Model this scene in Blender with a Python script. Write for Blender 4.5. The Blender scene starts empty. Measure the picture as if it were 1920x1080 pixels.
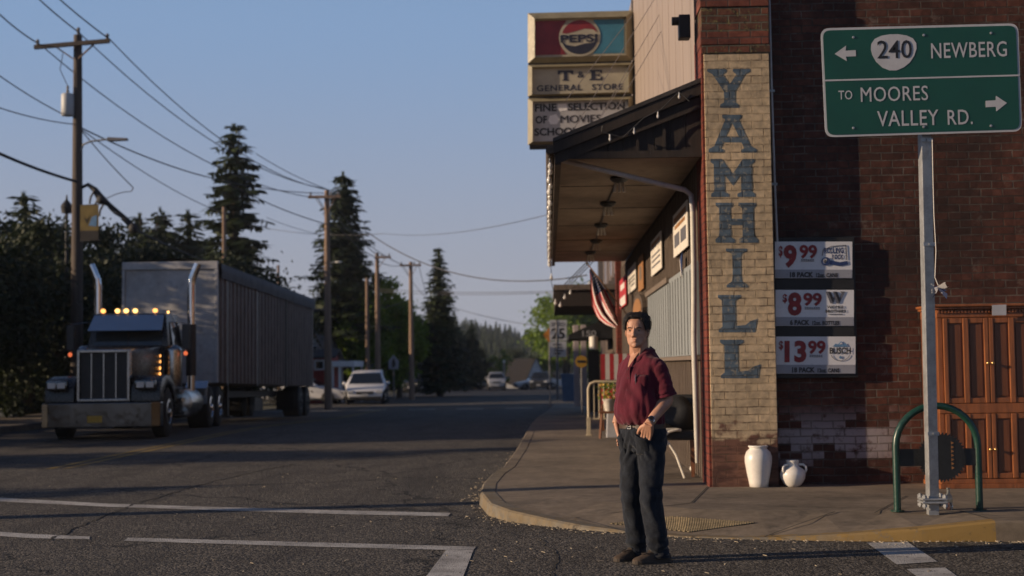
import bpy, bmesh, math, random
from mathutils import Vector, Matrix, noise
R = math.radians
SC = bpy.context.scene
COL = SC.collection
random.seed(7)

# ------------------------------------------------------------------ camera
FPX, CX, CY, CAMH = 2667.0, 960.0, 540.0, 1.37
YAW, PITCH, ROLL = R(1.44), R(3.13), R(0.75)
Fw = Vector((-math.sin(YAW)*math.cos(PITCH), math.cos(YAW)*math.cos(PITCH), math.sin(PITCH)))
R0 = Vector((math.cos(YAW), math.sin(YAW), 0)); U0 = R0.cross(Fw)
RT = R0*math.cos(ROLL) - U0*math.sin(ROLL)
UP = U0*math.cos(ROLL) + R0*math.sin(ROLL)
CAM = Vector((0, 0, CAMH))
cd = bpy.data.cameras.new('camera'); cam = bpy.data.objects.new('camera', cd); COL.objects.link(cam)
cam.matrix_world = Matrix(((RT.x, UP.x, -Fw.x, 0), (RT.y, UP.y, -Fw.y, 0), (RT.z, UP.z, -Fw.z, CAMH), (0, 0, 0, 1)))
cd.sensor_width = 36.0; cd.lens = FPX*36/1920; cd.clip_end = 3000; cd.clip_start = 0.1
cd.dof.use_dof = True; cd.dof.focus_distance = 9.75; cd.dof.aperture_fstop = 2.3
SC.camera = cam

# ------------------------------------------------------------------ light
ELEV, AZ = R(13), R(-101.5)          # azimuth of the sun from +Y towards +X
w = bpy.data.worlds.new("World"); SC.world = w; w.use_nodes = True
wn = w.node_tree.nodes; wl = w.node_tree.links
sky = wn.new('ShaderNodeTexSky'); sky.sky_type = 'NISHITA'; sky.sun_disc = False
sky.sun_elevation = ELEV; sky.sun_rotation = AZ % (2*math.pi)
sky.air_density = 1.0; sky.dust_density = 0.35; sky.ozone_density = 3.0
tint = wn.new('ShaderNodeMix'); tint.data_type = 'RGBA'; tint.blend_type = 'MULTIPLY'; tint.inputs[0].default_value = 1
tint.inputs[7].default_value = (1.02, 0.91, 1.00, 1)
wl.new(sky.outputs[0], tint.inputs[6])
# evening haze: the low sky is paler and brighter than the clear model gives
tc = wn.new('ShaderNodeTexCoord'); sx_ = wn.new('ShaderNodeSeparateXYZ'); wl.new(tc.outputs['Generated'], sx_.inputs[0])
def zramp(lo, hi, a, b):
    mr = wn.new('ShaderNodeMapRange'); mr.interpolation_type = 'SMOOTHSTEP'; wl.new(sx_.outputs[2], mr.inputs[0])
    for i_, v_ in enumerate((lo, hi, a, b)): mr.inputs[i_+1].default_value = v_
    return mr.outputs[0]
hc_ = wn.new('ShaderNodeMix'); hc_.data_type = 'RGBA'; wl.new(zramp(.02, .26, 0, 1), hc_.inputs[0]); hc_.inputs[6].default_value = (4.4, 4.55, 5.35, 1); hc_.inputs[7].default_value = (2.85, 4.35, 6.9, 1)
hz = wn.new('ShaderNodeMix'); hz.data_type = 'RGBA'; wl.new(zramp(.23, .44, .94, 0), hz.inputs[0]); wl.new(tint.outputs[2], hz.inputs[6]); wl.new(hc_.outputs[2], hz.inputs[7])
wl.new(hz.outputs[2], wn['Background'].inputs[0])
wn['Background'].inputs[1].default_value = 0.071
sl = bpy.data.lights.new('sun', 'SUN'); sl.energy = 5.0; sl.angle = R(0.5); sl.color = (1.0, 0.76, 0.52)
so = bpy.data.objects.new('sun', sl); COL.objects.link(so)
S = Vector((math.sin(AZ)*math.cos(ELEV), math.cos(AZ)*math.cos(ELEV), math.sin(ELEV)))
so.rotation_euler = S.to_track_quat('Z', 'Y').to_euler(); so.location = S*60
SC.view_settings.view_transform = 'Standard'; SC.view_settings.look = 'None'
SC.view_settings.exposure = 0.22; SC.view_settings.gamma = 1.0
SC.render.engine = 'CYCLES'; SC.render.filter_size = 1.1
SC.cycles.use_denoising = True
SC.cycles.max_bounces = 5; SC.cycles.transparent_max_bounces = 8
SC.cycles.caustics_reflective = False; SC.cycles.caustics_refractive = False
SC.cycles.sample_clamp_indirect = 4.0

# ------------------------------------------------------------------ pixel -> world (1920x1080 photograph)
def ray(px, py): return Fw + RT*((px-CX)/FPX) - UP*((py-CY)/FPX)
def at(px, py, Y):
    d = ray(px, py); return CAM + d*(Y/d.y)
def gnd(px, py, z=0.0):
    d = ray(px, py); return CAM + d*((z-CAMH)/d.z)
def atX(px, py, X):
    d = ray(px, py); return CAM + d*(X/d.x)

# ------------------------------------------------------------------ materials
class NT:
    def __init__(s, name):
        s.m = bpy.data.materials.new(name); s.m.use_nodes = True
        s.n = s.m.node_tree.nodes; s.l = s.m.node_tree.links
        s.b = s.n['Principled BSDF']; s.out = s.n['Material Output']
        s._pos = None
    def new(s, t, **kw):
        n = s.n.new('ShaderNode'+t)
        for k, v in kw.items(): setattr(n, k, v)
        return n
    def put(s, sock, v):
        if isinstance(v, (int, float)): sock.default_value = v
        elif isinstance(v, tuple): sock.default_value = v if len(v) == len(sock.default_value) else (*v, 1)
        else: s.l.new(v, sock)
    def pos(s, obj=False):
        if obj:
            return s.new('TexCoord').outputs['Object']
        if s._pos is None: s._pos = s.new('NewGeometry').outputs['Position']
        return s._pos
    def math(s, op, a, b=0.0, c=None, clamp=False):
        n = s.new('Math', operation=op); n.use_clamp = clamp
        s.put(n.inputs[0], a); s.put(n.inputs[1], b)
        if c is not None: s.put(n.inputs[2], c)
        return n.outputs[0]
    def noise(s, vec, scale, detail=3, rough=.55, dist=0):
        n = s.new('TexNoise'); s.put(n.inputs['Vector'], vec)
        n.inputs['Scale'].default_value = scale; n.inputs['Detail'].default_value = detail
        n.inputs['Roughness'].default_value = rough; n.inputs['Distortion'].default_value = dist
        return n.outputs[0]
    def ramp(s, v, lo, hi, a=0.0, b=1.0):
        n = s.new('MapRange', interpolation_type='SMOOTHSTEP'); s.put(n.inputs[0], v)
        for i, x in enumerate((lo, hi, a, b)): n.inputs[i+1].default_value = x
        return n.outputs[0]
    def mix(s, f, a, b, mode='MIX'):
        n = s.new('Mix', data_type='RGBA', blend_type=mode)
        s.put(n.inputs[0], f); s.put(n.inputs[6], a); s.put(n.inputs[7], b)
        return n.outputs[2]
    def scale(s, v, sx, sy, sz):
        n = s.new('Mapping'); s.put(n.inputs[0], v); n.inputs[3].default_value = (sx, sy, sz); return n.outputs[0]
    def sep(s, v):
        n = s.new('SeparateXYZ'); s.put(n.inputs[0], v); return n.outputs
    def comb(s, x, y, z=0.0):
        n = s.new('CombineXYZ'); s.put(n.inputs[0], x); s.put(n.inputs[1], y); s.put(n.inputs[2], z); return n.outputs[0]
    def bump(s, h, strength=.4, dist=.01, prev=None):
        n = s.new('Bump'); n.inputs['Strength'].default_value = strength; n.inputs['Distance'].default_value = dist
        s.put(n.inputs['Height'], h)
        if prev is not None: s.put(n.inputs['Normal'], prev)
        s.l.new(n.outputs[0], s.b.inputs['Normal']); return n.outputs[0]
    def base(s, c, rough=.7, metal=0.0, spec=None):
        s.put(s.b.inputs['Base Color'], c); s.put(s.b.inputs['Roughness'], rough); s.put(s.b.inputs['Metallic'], metal)
        if spec is not None: s.b.inputs['Specular IOR Level'].default_value = spec
        return s.m
def mul(c, k): return tuple(min(1, x*k) for x in c)
def pm(name, c, rough=.65, var=.25, scale=6.0, metal=0.0, bump=0.0, bscale=60.0, stretch=(1, 1, 1), obj=False, dirt=0.0, spec=None):
    """plain painted / worn surface: two scales of noise in the colour, optional dirt and bump"""
    t = NT(name); p = t.pos(obj)
    v = t.scale(p, *stretch)
    n1 = t.noise(v, scale, 5); n2 = t.noise(v, scale*7, 3)
    f = t.math('ADD', t.math('MULTIPLY', n1, .7), t.math('MULTIPLY', n2, .3))
    col = t.mix(t.ramp(f, .3, .7), mul(c, 1-var), mul(c, 1+var*.7))
    if dirt:
        col = t.mix(t.math('MULTIPLY', t.ramp(t.noise(v, scale*2.3, 6, .7), .5, .75), dirt), col, mul((.05, .042, .035), 1))
    t.base(col, t.ramp(n2, .2, .8, max(.02, rough-.08), min(1, rough+.08)), metal, spec)
    if bump: t.bump(t.noise(v, bscale, 4, .6), bump, .01)
    return t.m
M = {}
def brick(name, c1, c2, mortar, axis='x', rough=.85, paint=None, bump=.6, extra=None, msize=.009, w=.222, h=.078, offs=0.0):
    t = NT(name); p = t.pos(); o = t.sep(p)
    v = t.comb(t.math('ADD', o[0 if axis == 'x' else 1], offs), o[2])
    v0 = v
    wob = t.noise(p, 5, 2)
    nv = t.new('VectorMath', operation='MULTIPLY_ADD'); t.put(nv.inputs[0], t.comb(wob, t.noise(p, 4.1, 2))); nv.inputs[1].default_value = (.022, .020, 0); t.put(nv.inputs[2], v)
    v = nv.outputs[0]
    b = t.new('TexBrick'); t.put(b.inputs['Vector'], v); b.inputs['Scale'].default_value = 1
    b.inputs['Mortar Size'].default_value = msize; b.inputs['Mortar Smooth'].default_value = .4
    b.inputs['Brick Width'].default_value = w; b.inputs['Row Height'].default_value = h; b.inputs['Bias'].default_value = 0
    t.put(b.inputs['Color1'], c1); t.put(b.inputs['Color2'], c2); t.put(b.inputs['Mortar'], mortar)
    col = b.outputs[0]; fac = b.outputs[1]
    big = t.noise(p, .9, 5, .65); mid = t.noise(p, 14, 4, .6); fine = t.noise(p, 90, 3)
    col = t.mix(.75, col, t.mix(t.ramp(big, .3, .72), (.62, .62, .62), (1.35, 1.3, 1.25)), 'MULTIPLY')
    col = t.mix(.7, col, t.mix(t.ramp(mid, .3, .7), (.7, .7, .72), (1.3, 1.27, 1.25)), 'MULTIPLY')
    if extra: col = extra(t, p, o, col, fac)
    t.base(col, rough, 0, .25)
    hgt = t.math('SUBTRACT', t.math('ADD', t.math('MULTIPLY', mid, .5), t.math('MULTIPLY', fine, .3)), t.math('MULTIPLY', fac, 1.0))
    t.bump(hgt, bump, .012)
    return t.m
def zone(t, o, x0, x1, z0, z1, soft=.15):
    a = t.math('MULTIPLY', t.ramp(o[0], x0-soft, x0+soft), t.ramp(o[0], x1-soft, x1+soft, 1, 0))
    b = t.math('MULTIPLY', t.ramp(o[2], z0-soft, z0+soft), t.ramp(o[2], z1-soft, z1+soft, 1, 0))
    return t.math('MULTIPLY', a, b)
def brick_id(t, o, w=.222, h=.078):
    row = t.math('FLOOR', t.math('DIVIDE', o[2], h)); par = t.math('MODULO', t.math('ABSOLUTE', row), 2)
    colm = t.math('FLOOR', t.math('ADD', t.math('DIVIDE', o[0], w), t.math('MULTIPLY', par, .5)))
    wn_ = t.new('TexWhiteNoise', noise_dimensions='2D'); t.put(wn_.inputs[0], t.comb(colm, row)); return wn_.outputs[0]
def wall_extra(t, p, o, col, fac):
    # uneven bricks, mortar lost here and there, whitewash remains low on the wall, pale smears
    r = brick_id(t, o)
    col = t.mix(1, col, t.mix(r, (.74, .75, .77), (1.20, 1.16, 1.14)), 'MULTIPLY')
    lost = t.math('MULTIPLY', fac, t.ramp(t.noise(p, 2.4, 5, .7), .42, .58))
    col = t.mix(t.math('MULTIPLY', lost, .85), col, (.045, .028, .022))
    n = t.noise(p, 7, 5, .7); z = zone(t, o, 2.15, 3.55, .34, .80, .20)
    pick = t.ramp(t.math('ADD', r, t.math('MULTIPLY', z, .55)), .78, .88)
    f = t.math('MULTIPLY', t.math('MULTIPLY', t.math('MULTIPLY', z, pick), t.ramp(n, .30, .50)), t.math('SUBTRACT', 1.0, t.math('MULTIPLY', fac, .6)))
    col = t.mix(t.math('MULTIPLY', f, .8), col, (.34, .31, .32))
    sm = t.math('MULTIPLY', t.ramp(t.noise(p, 3.1, 6, .8), .57, .70), .5)
    col = t.mix(sm, col, (.19, .155, .13))
    soot = t.ramp(t.noise(p, .55, 4, .6), .46, .66)
    return t.mix(t.math('MULTIPLY', soot, .6), col, (.022, .017, .016))
def pier_extra(t, p, o, col, fac):
    # yellow paint worn off near the pavement and chipped here and there
    n = t.noise(p, 9, 5, .65); br = t.noise(t.scale(p, 4.5, 4.5, 12.8), 1, 2)
    hgt = t.math('ADD', t.math('ADD', o[2], t.math('MULTIPLY', n, -.5)), t.math('MULTIPLY', br, -.45))
    worn = t.ramp(hgt, .10, .24, 1, 0)
    chip = t.math('MULTIPLY', t.ramp(t.noise(p, 22, 4, .7), .67, .72), .8)
    under = t.mix(t.ramp(br, .4, .6), (.10, .05, .038), (.17, .085, .06))
    col = t.mix(t.math('MAXIMUM', worn, chip), col, under)
    joint = t.math('MULTIPLY', fac, t.ramp(t.noise(p, 6, 4, .7), .47, .60))
    return t.mix(t.math('MULTIPLY', joint, .7), col, (.09, .062, .040))
def letter_extra(t, p, o, col, fac):
    n = t.noise(p, 16, 5, .72)
    return t.mix(t.math('MULTIPLY', t.ramp(n, .53, .66), .8), col, (.33, .29, .22))
M['brick_wall'] = brick('dark_red_brick', (.100, .040, .028), (.066, .030, .023), (.115, .098, .085), msize=.0075, extra=wall_extra, bump=.8)
M['brick_side'] = brick('dark_red_brick_side', (.105, .040, .028), (.062, .027, .021), (.105, .088, .075), axis='y')
M['pier_paint'] = brick('yellow_painted_brick', (.53, .415, .27), (.465, .36, .23), (.44, .34, .215), extra=pier_extra, bump=.9, msize=.006)
M['pier_red'] = brick('red_painted_brick', (.165, .040, .027), (.13, .033, .024), (.085, .030, .024), axis='y', bump=.6)
M['pier_top'] = brick('mossy_old_brick', (.15, .055, .035), (.07, .035, .025), (.10, .09, .07), bump=.9,
    extra=lambda t, p, o, c, f: t.mix(t.ramp(t.noise(p, 11, 6, .75), .5, .62), c, t.mix(t.ramp(t.noise(p, 40, 3), .4, .6), (.02, .02, .018), (.17, .14, .06))))
M['pier_band'] = brick('red_brick_band', (.15, .050, .034), (.11, .038, .028), (.08, .045, .038), bump=.6)
M['letter_paint'] = brick('blue_letter_paint', (.105, .150, .195), (.085, .122, .16), (.075, .095, .115), extra=letter_extra, bump=.7)

def asphalt():
    t = NT('worn_asphalt'); p = t.pos()
    v = t.new('TexVoronoi'); t.put(v.inputs['Vector'], p); v.inputs['Scale'].default_value = 52
    v2 = t.new('TexVoronoi'); t.put(v2.inputs['Vector'], p); v2.inputs['Scale'].default_value = 120
    vc = t.sep(v.outputs['Color'])[0]
    big = t.noise(p, .35, 5, .6); mid = t.noise(t.scale(p, 1, .35, 1), 2.2, 5, .65)
    col = t.mix(t.ramp(big, .35, .65), (.064, .056, .048), (.098, .086, .074))
    col = t.mix(t.ramp(vc, .2, .95), t.mix(.75, col, (.014, .013, .012)), t.mix(.52, col, (.23, .21, .185)))
    col = t.mix(t.math('MULTIPLY', t.ramp(mid, .45, .7), .55), col, (.036, .032, .029))
    lane = t.noise(t.scale(p, 1.5, .10, 1), 1, 4, .6); col = t.mix(t.math('MULTIPLY', t.ramp(lane, .50, .68), .42), col, (.030, .027, .025))
    oil = t.noise(p, 1.1, 3, .5); col = t.mix(t.math('MULTIPLY', t.ramp(oil, .66, .74), .5), col, (.018, .017, .017))
    # straw and grit blown about
    sp = t.noise(p, 26, 2, .8); col = t.mix(t.math('MULTIPLY', t.ramp(sp, .69, .72), t.ramp(t.noise(p, .8, 3), .36, .52)), col, (.36, .30, .22))
    # long dark tar crack and fine cracks
    cr = t.new('TexVoronoi', feature='DISTANCE_TO_EDGE'); 
    wv = t.new('VectorMath', operation='MULTIPLY_ADD'); t.put(wv.inputs[0], t.comb(t.noise(p, 1.7, 4), t.noise(p, 1.3, 4), 0)); wv.inputs[1].default_value = (1.2, 1.2, 0); t.put(wv.inputs[2], p)
    t.put(cr.inputs['Vector'], wv.outputs[0]); cr.inputs['Scale'].default_value = .22
    ck = t.ramp(cr.outputs['Distance'], .002, .007, 1, 0)
    col = t.mix(t.math('MULTIPLY', ck, .8), col, (.012, .012, .012))
    t.base(col, t.ramp(vc, 0, 1, .75, .95), 0, .3)
    h = t.math('ADD', t.math('MULTIPLY', v.outputs['Distance'], -1.0), t.math('MULTIPLY', v2.outputs['Distance'], -.5))
    t.bump(t.math('SUBTRACT', h, t.math('MULTIPLY', ck, .6)), .85, .016)
    return t.m
M['asphalt'] = asphalt()
def roadpaint(name, c):
    t = NT(name); p = t.pos()
    n = t.noise(p, 14, 6, .75); g = t.noise(p, 75, 3, .7)
    f = t.math('ADD', t.math('MULTIPLY', n, .6), t.math('MULTIPLY', g, .45))
    col = t.mix(t.ramp(f, .56, .64), c, (.06, .056, .052))
    col = t.mix(t.ramp(t.noise(p, 3, 4), .35, .7), col, t.mix(.5, col, (.12, .11, .10)))
    t.base(col, .8, 0, .3)
    v = t.new('TexVoronoi'); t.put(v.inputs['Vector'], p); v.inputs['Scale'].default_value = 85
    t.bump(t.math('MULTIPLY', v.outputs['Distance'], -1), .5, .008)
    return t.m
M['white_paint'] = roadpaint('worn_white_road_paint', (.46, .45, .43))
M['yellow_line'] = roadpaint('worn_yellow_road_paint', (.28, .19, .04))
def concrete(name, c=(.200, .162, .122), yellow=False):
    t = NT(name); p = t.pos(); o = t.sep(p)
    big = t.noise(p, .8, 5, .65); mid = t.noise(p, 9, 5, .65); fine = t.noise(p, 120, 3)
    col = t.mix(t.ramp(big, .3, .7), mul(c, .68), mul(c, 1.15))
    col = t.mix(.6, col, t.mix(t.ramp(mid, .3, .7), (.72, .72, .72), (1.25, 1.25, 1.25)), 'MULTIPLY')
    if yellow:
        f = t.ramp(t.noise(p, 7, 6, .75), .40, .58, 1, 0)
        f = t.math('MULTIPLY', f, t.ramp(o[0], .2, 2.2, .30, 1.0))
        f = t.math('MAXIMUM', f, t.math('MULTIPLY', t.ramp(o[0], 1.7, 2.6), t.ramp(t.noise(p, 5, 6, .8), .56, .66, 1, 0)))
        col = t.mix(t.math('MULTIPLY', f, .8), col, (.27, .165, .040))
        col = t.mix(t.math('MULTIPLY', t.ramp(t.noise(p, 3.2, 6, .8), .56, .66), .8), col, (.04, .034, .028))
    else:
        st = t.ramp(t.noise(p, 2.4, 6, .75), .52, .68); col = t.mix(t.math('MULTIPLY', st, .5), col, (.05, .046, .04))
        sp = t.ramp(t.noise(p, 30, 2, .8), .74, .77); col = t.mix(t.math('MULTIPLY', sp, .7), col, (.03, .028, .026))
    t.base(col, .88, 0, .25); t.bump(t.math('ADD', fine, t.math('MULTIPLY', mid, .7)), .35, .006)
    return t.m
M['concrete'] = concrete('pavement_concrete')
M['curb_yellow'] = concrete('yellow_painted_kerb', (.17, .15, .12), True)
M['joint'] = pm('joint_dirt', (.022, .020, .018), .95)
M['dirt'] = pm('dry_grass_dirt', (.055, .055, .03), .95, .5, 2.0, bump=.6)
M['tactile'] = pm('worn_yellow_tactile', (.26, .20, .11), .8, .35, 12, dirt=.6)

M['dark_wood'] = pm('dark_weathered_wood', (.024, .015, .011), .8, .5, 5, bump=.5, bscale=30, stretch=(6, 6, .5))
M['siding'] = pm('brown_board_siding', (.095, .070, .052), .85, .45, 4, bump=.5, bscale=30, stretch=(6, 6, .4))
M['batten'] = pm('grey_brown_batten', (.155, .12, .095), .85, .35, 5, stretch=(6, 6, .4))
M['soffit'] = pm('soffit_plywood', (.31, .24, .18), .8, .35, 1.6, dirt=.5, stretch=(1, .7, 1))
M['fascia'] = pm('weathered_fascia', (.085, .062, .048), .85, .4, 5, stretch=(1, .5, 6))
M['shingle'] = pm('roof_shingle', (.05, .043, .04), .9, .4, 8, bump=.6)
M['metal_siding'] = pm('tan_metal_siding', (.29, .235, .20), .6, .10, 1.2, stretch=(3, 3, .3))
M['grey_board'] = pm('blue_grey_board', (.225, .245, .255), .75, .18, 3, stretch=(5, 5, .3))
M['white_pipe'] = pm('white_painted_pipe', (.62, .58, .50), .5, .15, 5, dirt=.3)
M['grey_pipe'] = pm('grey_downpipe', (.48, .46, .45), .4, .2, 5, dirt=.3)
M['galv'] = pm('galvanised_steel', (.36, .37, .38), .45, .25, 9, metal=.55, dirt=.15)
M['dark_metal'] = pm('dark_metal', (.03, .03, .032), .5, .3, 8)
M['black'] = pm('matt_black', (.012, .012, .013), .6, .3, 8)
M['rubber'] = pm('tyre_rubber', (.014, .014, .014), .85, .3, 12)
M['sign_green'] = pm('sign_green', (.004, .062, .040), .42, .12, 3)
M['sign_white'] = pm('sign_white', (.46, .46, .48), .5, .1, 5, dirt=.12)
M['sign_back'] = pm('sign_aluminium', (.4, .4, .41), .45, .15, 5, metal=.5)
M['sign_black'] = pm('sign_black', (.012, .012, .014), .5, .1, 5)
M['rack_green'] = pm('rack_green_enamel', (.008, .042, .030), .35, .25, 9, dirt=.15)
M['blade'] = pm('rusty_black_steel', (.012, .013, .014), .55, .5, 14)
M['panel_white'] = pm('price_panel_white', (.64, .64, .66), .32, .07, 3)
M['panel_grey'] = pm('price_panel_grey', (.27, .275, .31), .32, .07, 3)
M['price_red'] = pm('price_red', (.23, .010, .014), .45, .3, 20)
M['price_black'] = pm('price_black', (.014, .012, .016), .5, .2, 20)
M['logo_blue'] = pm('logo_blue', (.02, .04, .13), .5, .2, 20)
M['logo_sky'] = pm('logo_sky_blue', (.12, .24, .40), .5, .2, 20)
M['logo_grey'] = pm('logo_grey', (.12, .12, .14), .5, .2, 20)
M['ceramic'] = pm('white_glazed_ceramic', (.72, .69, .64), .33, .10, 3, dirt=.16, bump=.15, bscale=14)
M['cream_metal'] = pm('cream_painted_metal', (.50, .42, .29), .5, .2, 10, dirt=.3)
M['straw'] = pm('straw', (.42, .35, .25), .9, .4, 30)
M['paper'] = pm('paper', (.62, .58, .52), .8, .12, 8)
M['amber_wood'] = pm('amber_pine', (.27, .090, .029), .45, .38, 3.0, dirt=.35, stretch=(9, 9, .8))
M['amber_panel'] = pm('amber_panel', (.15, .050, .018), .45, .30, 3.0, stretch=(9, 9, .8))
M['brass'] = pm('brass', (.55, .36, .14), .3, .1, 9, metal=.9)
M['pole_wood'] = pm('creosote_pole', (.23, .155, .11), .9, .35, 4, bump=.4, stretch=(5, 5, .3))
M['pole_shade'] = pm('shaded_pole', (.085, .068, .058), .9, .35, 4, bump=.4, stretch=(5, 5, .3))  # shaded copy of the pole wood: dim silhouette tone put into the colour
M['chrome'] = pm('chrome', (.62, .62, .64), .12, .06, 3, metal=1)
M['dull_chrome'] = pm('dull_chrome', (.13, .13, .132), .14, .2, 1.2, metal=1, dirt=.25)
M['aged_chrome'] = pm('aged_chrome', (.36, .35, .34), .22, .15, 5, metal=1)
M['truck_paint'] = pm('dark_truck_paint', (.020, .017, .017), .28, .2, 3, obj=True)
M['trailer_side'] = pm('trailer_brown_grey', (.105, .078, .066), .6, .35, 2, dirt=.55, stretch=(2, 2, .6))
M['trailer_front'] = pm('scuffed_aluminium', (.42, .41, .405), .5, .25, 1.8, metal=.15, dirt=.4, bump=.25, bscale=2.2)
M['trailer_rib'] = pm('trailer_rib', (.165, .130, .115), .6, .35, 2, dirt=.5)
M['tarp'] = pm('grey_tarp', (.09, .088, .092), .8, .3, 3, bump=.4, bscale=5)
M['glass'] = pm('dark_glass', (.012, .014, .016), .06, .1, 2, spec=.8)
M['windscreen'] = pm('windscreen_glass', (.035, .045, .05), .05, .2, 1.0, spec=.9)
M['white_car'] = pm('white_car_paint', (.62, .62, .64), .25, .06, 2, obj=True)
M['silver_car'] = pm('silver_car_paint', (.30, .31, .33), .3, .1, 2, obj=True)
M['dark_car'] = pm('dark_car_paint', (.022, .024, .028), .25, .2, 2, obj=True)
M['blue_car'] = pm('blue_car_paint', (.05, .09, .16), .3, .2, 2, obj=True)
M['lens'] = pm('lamp_lens', (.5, .5, .5), .1, .1, 5, spec=.8)
M['red_lens'] = pm('red_lens', (.25, .01, .01), .2, .2, 5)
M['plate'] = pm('yellow_plate', (.42, .25, .02), .5, .2, 20)
M['flag_red'] = pm('flag_red', (.40, .022, .03), .8, .2, 8)
M['flag_white'] = pm('flag_white', (.62, .58, .54), .8, .1, 8)
M['flag_blue'] = pm('flag_blue', (.018, .03, .09), .8, .2, 8)
M['cream_frame'] = pm('cream_sign_frame', (.25, .22, .145), .5, .2, 4, dirt=.4)
M['cream_face'] = pm('cream_sign_face', (.35, .32, .24), .45, .14, 3, dirt=.15)
M['white_face'] = pm('white_sign_face', (.36, .36, .37), .45, .16, 3, dirt=.2)
M['logo_red'] = pm('faded_red', (.19, .016, .022), .45, .25, 5)
M['logo_teal'] = pm('faded_teal', (.035, .155, .235), .45, .2, 5)
M['navy'] = pm('navy', (.014, .016, .032), .45, .2, 5)
M['mast'] = pm('bracket_grey', (.16, .15, .15), .6, .25, 5)
M['hill'] = pm('forest_floor', (.02, .03, .02), .95, .3, .05)
M['red_paint'] = pm('red_wall_paint', (.26, .025, .02), .8, .2, 2)
M['house_white'] = pm('white_house_paint', (.66, .66, .67), .8, .12, 2)
M['house_blue'] = pm('blue_grey_house_paint', (.11, .13, .19), .8, .15, 2)
M['grey_roof'] = pm('grey_roofing', (.055, .05, .05), .9, .25, 3)
M['navy_canvas'] = pm('black_canvas', (.010, .011, .016), .9, .3, 6)
M['lilac_paint'] = pm('pale_column_paint', (.42, .35, .34), .7, .15, 5)
M['warm_paint'] = pm('orange_brown_paint', (.30, .14, .05), .7, .3, 5)
M['sign_yellow'] = pm('sign_yellow', (.34, .19, .02), .5, .15, 5)
M['sign_orange'] = pm('sign_orange', (.55, .20, .02), .5, .15, 5)
M['chair_wood'] = pm('chair_wood', (.17, .065, .028), .5, .3, 5, stretch=(6, 6, .6))
M['bin_blue'] = pm('blue_plastic', (.10, .18, .30), .5, .15, 5)
M['flower'] = pm('yellow_petals', (.60, .38, .06), .7, .3, 20)
M['transformer'] = pm('transformer_grey', (.42, .43, .44), .5, .12, 4)
M['banner_yellow'] = pm('banner_yellow', (.19, .135, .04), .8, .25, 4)
M['banner_dark'] = pm('banner_dark', (.03, .025, .022), .8, .25, 4)
M['cable'] = pm('cable_black', (.018, .018, .02), .7, .2, 5)
M['wire'] = pm('bare_wire', (.07, .07, .075), .6, .2, 5)
M['bulb'] = pm('clear_bulb', (.62, .60, .56), .12, .1, 9, spec=.8)
M['tube_white'] = pm('lamp_tube_white', (.7, .66, .6), .4, .1, 9)
M['skin'] = None
def emit(name, c, k):
    t = NT(name); t.base(mul(c, .5), .4)
    t.put(t.b.inputs['Emission Color'], c); t.b.inputs['Emission Strength'].default_value = k
    n = t.noise(t.pos(), 40, 2); t.put(t.b.inputs['Emission Strength'], t.ramp(n, 0, 1, k*.8, k*1.2))
    return t.m
M['amber_lamp'] = emit('amber_lamp', (1.0, .40, .10), 2.4)
M['red_lamp'] = emit('red_orange_lamp', (1.0, .20, .07), .7)
M['yellow_lamp'] = emit('warm_lamp', (1.0, .52, .15), 3.0)
def leafmat(name, c1, c2, trans=.25):
    t = NT(name); g = t.new('NewGeometry'); p = g.outputs['Position']
    col = t.mix(t.ramp(t.noise(p, .55, 3), .35, .65), c1, c2)
    col = t.mix(.55, col, t.mix(g.outputs['Random Per Island'], (.45, .5, .5), (1.5, 1.45, 1.2)), 'MULTIPLY')
    t.base(col, .65, 0, .3)
    tr = t.new('BsdfTranslucent'); t.put(tr.inputs[0], t.mix(1, col, (1.3, 1.2, .6), 'MULTIPLY'))
    mx = t.new('MixShader'); mx.inputs[0].default_value = trans
    t.l.new(t.b.outputs[0], mx.inputs[1]); t.l.new(tr.outputs[0], mx.inputs[2]); t.l.new(mx.outputs[0], t.out.inputs[0])
    return t.m
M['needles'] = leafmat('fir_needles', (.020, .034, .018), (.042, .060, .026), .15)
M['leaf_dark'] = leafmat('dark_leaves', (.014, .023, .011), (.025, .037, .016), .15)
M['leaf_green'] = leafmat('green_leaves', (.10, .175, .025), (.17, .25, .04), .45)
M['leaf_lime'] = leafmat('lime_leaves', (.13, .19, .04), (.20, .25, .055), .35)
M['bark'] = pm('bark', (.06, .045, .035), .9, .4, 6, bump=.6)

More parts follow.
